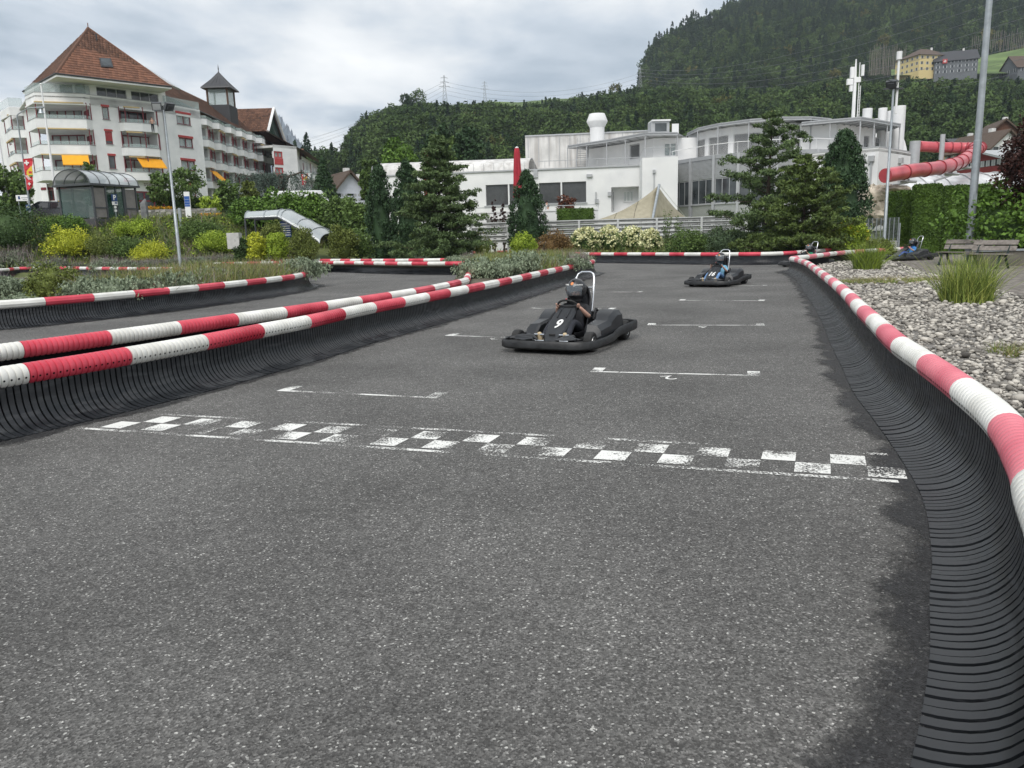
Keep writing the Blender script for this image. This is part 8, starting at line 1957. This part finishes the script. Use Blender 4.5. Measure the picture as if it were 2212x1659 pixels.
# vehicles
def car(label, p, rz, paint, van=False, s=1.0):
    T = thing('van' if van else 'parked_car', label, 'van' if van else 'car', p, rz); L_ = 2.25 if not van else 2.9; W = .88; gl = mat('car_glass', (.03, .035, .04), .05, spec=1.0)
    prof = [(-L_, .35), (-L_, .75), (-L_ + .1, .95), (-1.5, 1.02), (-.9, 1.42), (.6, 1.46), (1.35, 1.05), (L_ - .25, .85), (L_, .65), (L_, .35)] if not van else [(-L_, .4), (-L_, 2.35), (-L_ + .15, 2.5), (1.5, 2.5), (2.2, 1.55), (L_ - .15, 1.3), (L_, 1.0), (L_, .4)]
    mb = MB(); rows = []
    for y, k in [(-W, .0), (-W * .98, .03), (-W * .7, .06), (W * .7, .06), (W * .98, .03), (W, 0)]:
        rows.append([Vector((x * (1 - (.0 if abs(y) < W * .9 else .01)), (y * (1 if z < 1.0 else .82 if not van else .95)), z + (k if z > 1.2 else 0))) for x, z in prof])
    mb.sheet(rows); n = len(prof); mb.add(rows[0], [tuple(range(n))]); mb.add(rows[-1], [tuple(range(n))[::-1]]); mb.build('body', paint, T, smooth=40)
    for sd in (-1, 1):
        if not van:
            for x0, x1 in ((-1.25, -.25), (-.18, .9)): mb = MB(); mb.add([(x0, sd * W * .93, 1.0), (x1 + (.2 if x1 > 0 else 0), sd * W * .93, 1.0), (x1 - .15 if x1 > 0 else x1, sd * W * .835, 1.38), (x0 + (.35 if x0 < -1 else 0), sd * W * .835, 1.38)], [(0, 1, 2, 3)]); mb.build('side_window', gl, T)
        else: mb = MB(); mb.add([(1.0, sd * W * .965, 1.5), (2.05, sd * W * .965, 1.5), (1.55, sd * W * .96, 2.2), (1.0, sd * W * .96, 2.2)], [(0, 1, 2, 3)]); mb.build('side_window', gl, T)
        for x in (-L_ * .62, L_ * .62):
            Mw = Matrix.Translation((x, sd * W * .95, .33)) @ Matrix.Rotation(PI / 2, 4, 'X'); mb = MB(); mb.lathe([(.2, -.1), (.32, -.1), (.33, 0), (.32, .1), (.2, .1)], 18, Mw); wv = mb.build('wheel', K_tyre, T, smooth=40); mb = MB(); mb.lathe([(.2, -.08), (.01, -.09)], 12, Mw, caps=False); mb.lathe([(.2, .08), (.01, .09)], 12, Mw, caps=False); mb.build('rim', K_rim, wv)
        mb = MB(); mb.blob((L_ - .06, sd * .62, .72), (.08, .16, .08)); mb.build('headlight', M_lamp, T, smooth=60); mb = MB(); mb.box(.85, 1.05, sd * (W + .02) - .06, sd * (W + .02) + .06, 1.0, 1.12); mb.build('wing_mirror', paint, T)
    mb = MB(); mb.add([(1.3, -W * .75, 1.10), (1.3, W * .75, 1.10), (.68, W * .68, 1.48), (.68, -W * .68, 1.48)] if not van else [(2.22, -W * .8, 1.6), (2.22, W * .8, 1.6), (1.58, W * .8, 2.45), (1.58, -W * .8, 2.45)], [(0, 1, 2, 3)]); mb.build('windscreen', gl, T)
    return T
CB = mat('dark_car_paint', (.02, .022, .026), .2, spec=.8); CW = mat('white_car_paint', (.70, .71, .72), .25, spec=.7)
car('dark car parked behind the golden bushes, its windows open', D(112, 478, 62) , PI + .35, CB); car('white car partly hidden behind the dark car', D(160, 474, 66), PI + .2, CW); car('white van behind the laurel bushes', D(660, 442, 72) - Vector((0, 0, 1.35)), .12, CW, van=True)
# benches
def bench(label, p, rz):
    T = thing('bench', label, 'bench', p, rz, 'park benches on the paved path'); wd = mat('weathered_wood', (.15, .13, .115), .85, var=.25, vscale=7, objrand=.3, col2=(.25, .225, .20)); ir = mat('green_iron', (.012, .025, .022), .5); w = .72
    for k, y in enumerate((-.20, -.07, .06)): mb = MB(); mb.box(-w, w, y, y + .115, .43 + (.02 if k == 0 else 0), .465); mb.build('seat_board', wd, T)
    for y, z in ((.27, .56), (.34, .74)): M_ = Matrix.Translation((0, y, z)) @ Matrix.Rotation(-.38, 4, 'X'); mb = MB(); mb.box(-w, w, -.018, .018, -.0, .15, M_); mb.build('back_board', wd, T)
    for x in (-.5, .5):
        mb = MB(); mb.tube([(x, -.26, 0), (x, -.14, .28), (x, -.16, .42)], [.035, .045, .04], 6); mb.tube([(x, .34, 0), (x, .18, .28), (x, .16, .42)], [.035, .045, .04], 6); mb.tube([(x, -.2, .41), (x, .2, .41), (x, .26, .55), (x, .44, .92)], [.03, .04, .035, .025], 6); mb.tube([(x, -.3, .01), (x, -.22, .01)], .04, 6); mb.build('iron_frame', ir, T, smooth=50)
bench('weathered wooden bench with black-green frame, the farther left one of two', Vector((19.05, 28.9, GZ)) if False else G(2066, 573, GZ), -1.15); bench('weathered wooden bench with black-green frame, the nearer right one', G(2130, 580, GZ), -1.15)
# low wall, railing post, timber, fence by the hedge
T = thing('low_wall', 'low mossy concrete wall with a metal ledge behind the benches', 'wall', G(2180, 575, GZ)); mb = MB(); mb.box(-.9, 3.5, 0, .4, 0, .5); mb.build('wall', mat('mossy_concrete', (.13, .12, .10), .95, var=.4, vscale=2), T); mb = MB(); mb.box(-1.0, 3.5, -.05, .45, .5, .56); mb.build('ledge', M_galv, T)
T = thing('handrail_post', 'grey metal tube post standing behind the right bench', 'post', G(2158, 570, GZ)); mb = MB(); mb.tube([(0, 0, 0), (0, 0, 1.45)], .045, 10); mb.build('post', M_galv, T, smooth=40)
T = thing('driftwood', 'dark piece of timber lying on the gravel near the barrier corner', 'timber', G(1763, 551, GZ), .2); mb = MB(); mb.tube([(-.45, 0, .05), (0, .03, .06), (.42, 0, .05)], [.05, .06, .04], 7); mb.build('timber', M_bark, T)
T = thing('wire_fence', 'grey wire mesh fence with thin posts on a low kerb, left of the thuja hedge', 'fence', at(1870, 40)); a, b = at(1866, 40.5), at(1940, 38.5); ORIG[T.name] = Vector(T.location); f = Fac(a[:2], b[:2]); zb = D(1900, 520, 39.5).z; zt = D(1900, 471, 39.5).z
for k in range(9): s = f.L * k / 8; mb = MB(); mb.tube([f.P(s, zb - .3), f.P(s, zt)], .025 if k else .05, 6); mb.build('post', M_galv, T, world=True)
mb = MB()
for k in range(16): z = zb + .1 + (zt - zb - .12) * k / 15; mb.tube([f.P(0, z), f.P(f.L, z)], .006, 3)
for k in range(40): s = f.L * k / 39; mb.tube([f.P(s, zb), f.P(s, zt)], .005, 3)
o = mb.build('mesh', M_galv, T, world=True); o['kind'] = 'stuff'; mb = MB(); f.box(mb, 0, f.L, zb - .6, zb, -.15, .15); mb.build('kerb', mat('concrete', (.48, .48, .46)), T, world=True)
T = thing('metal_rod', 'thin grey post standing in front of the thuja hedge behind the kart', 'post', at(1943, 37)); mb = MB(); mb.tube([(0, 0, 0), (0, 0, hgt(1943, 482, 37))], .035, 8); mb.build('post', M_galv, T, smooth=40)
# artificial rocks
def rocks():
    T = thing('rock_feature', 'pale brown artificial rock arch beside the white block', 'rock', at(1905, 60)); m = mat('pale_rock', (.26, .22, .17), .9, var=.35, vscale=1.2, bump=.8, bscale=3, col2=(.42, .37, .30), detail=8)
    for (u, v, w, h) in [(1862, 450, 26, 60), (1890, 455, 40, 50), (1898, 418, 34, 26), (1925, 408, 50, 14), (1885, 425, 26, 40), (1948, 440, 30, 40), (1915, 468, 40, 30), (1950, 415, 24, 20)]:
        c = D(u, v, 60); mb = MB(); mb.blob(c, (px2m(w, 60) * .62, .9, px2m(h, 60) * .62), 14, 10, jitter=.16); mb.build('boulder', m, T, world=True)
rocks()
# small people: two on the terrace, one on a hotel balcony
def stander(label, p, shirt, rz=0, s=1.0, sit=False):
    T = thing('person', label, 'person', p, rz); T.scale = (s, s, s)
    J = {'pel': (0, 0, .95), 'ch': (0, 0, 1.28), 'nb': (0, 0, 1.45), 'hd': (0, 0, 1.62), 'cr': (0, 0, 1.70)}; E = [('pel', 'ch'), ('ch', 'nb'), ('nb', 'hd'), ('hd', 'cr')]; R = {'pel': (.15, .10), 'ch': (.16, .11), 'nb': .06, 'hd': .085, 'cr': .07}; tg = {E[0]: 0, E[1]: 0, E[2]: 3, E[3]: 3}
    for sg, n in ((1, 'l'), (-1, 'r')):
        J.update({'s' + n: (0, sg * .18, 1.40), 'e' + n: (.03, sg * .24, 1.12), 'w' + n: (.2, sg * .18, 1.0), 'h' + n: (0, sg * .09, .9), 'k' + n: (.02, sg * .1, .5), 'a' + n: (0, sg * .1, .08), 't' + n: (.14, sg * .11, .04)}); R.update({'s' + n: .055, 'e' + n: .042, 'w' + n: .03, 'h' + n: .09, 'k' + n: .06, 'a' + n: .04, 't' + n: .035})
        for (a, b_), t in zip([('ch', 's'), ('s', 'e'), ('e', 'w'), ('pel', 'h'), ('h', 'k'), ('k', 'a'), ('a', 't')], [0, 0, 3, 1, 1, 1, 2]): a = a if a in ('ch', 'pel') else a + n; e = (a, b_ + n); E.append(e); tg[e] = t
    b = skin_body('body', J, E, R, tg, [shirt, C_blk2, C_blk, SKIN], T); mb = MB(); mb.blob((-.02, 0, 1.70), (.105, .095, .10), 12, 8); mb.build('hair', mat('dark_hair', (.02, .013, .01), .7), b, smooth=179); return T
C_wh = mat('white_shirt', (.65, .65, .64), .9)
q = D(1181, 440, 61.5); stander('dark haired person in white standing on the terrace by the strip windows', Vector((q.x, q.y, q.z - 1.55)), C_wh, 0.3); q = D(1184, 449, 61); stander('person in a white shirt sitting low behind the terrace wall', Vector((q.x, q.y, q.z - 1.55)), C_wh, 2.6)
q = D(328, 259, 90.2); stander('bare shouldered person leaning on the glass rail of a hotel balcony', Vector((q.x, q.y, q.z - 1.35)), SKIN, -1.2, .95)
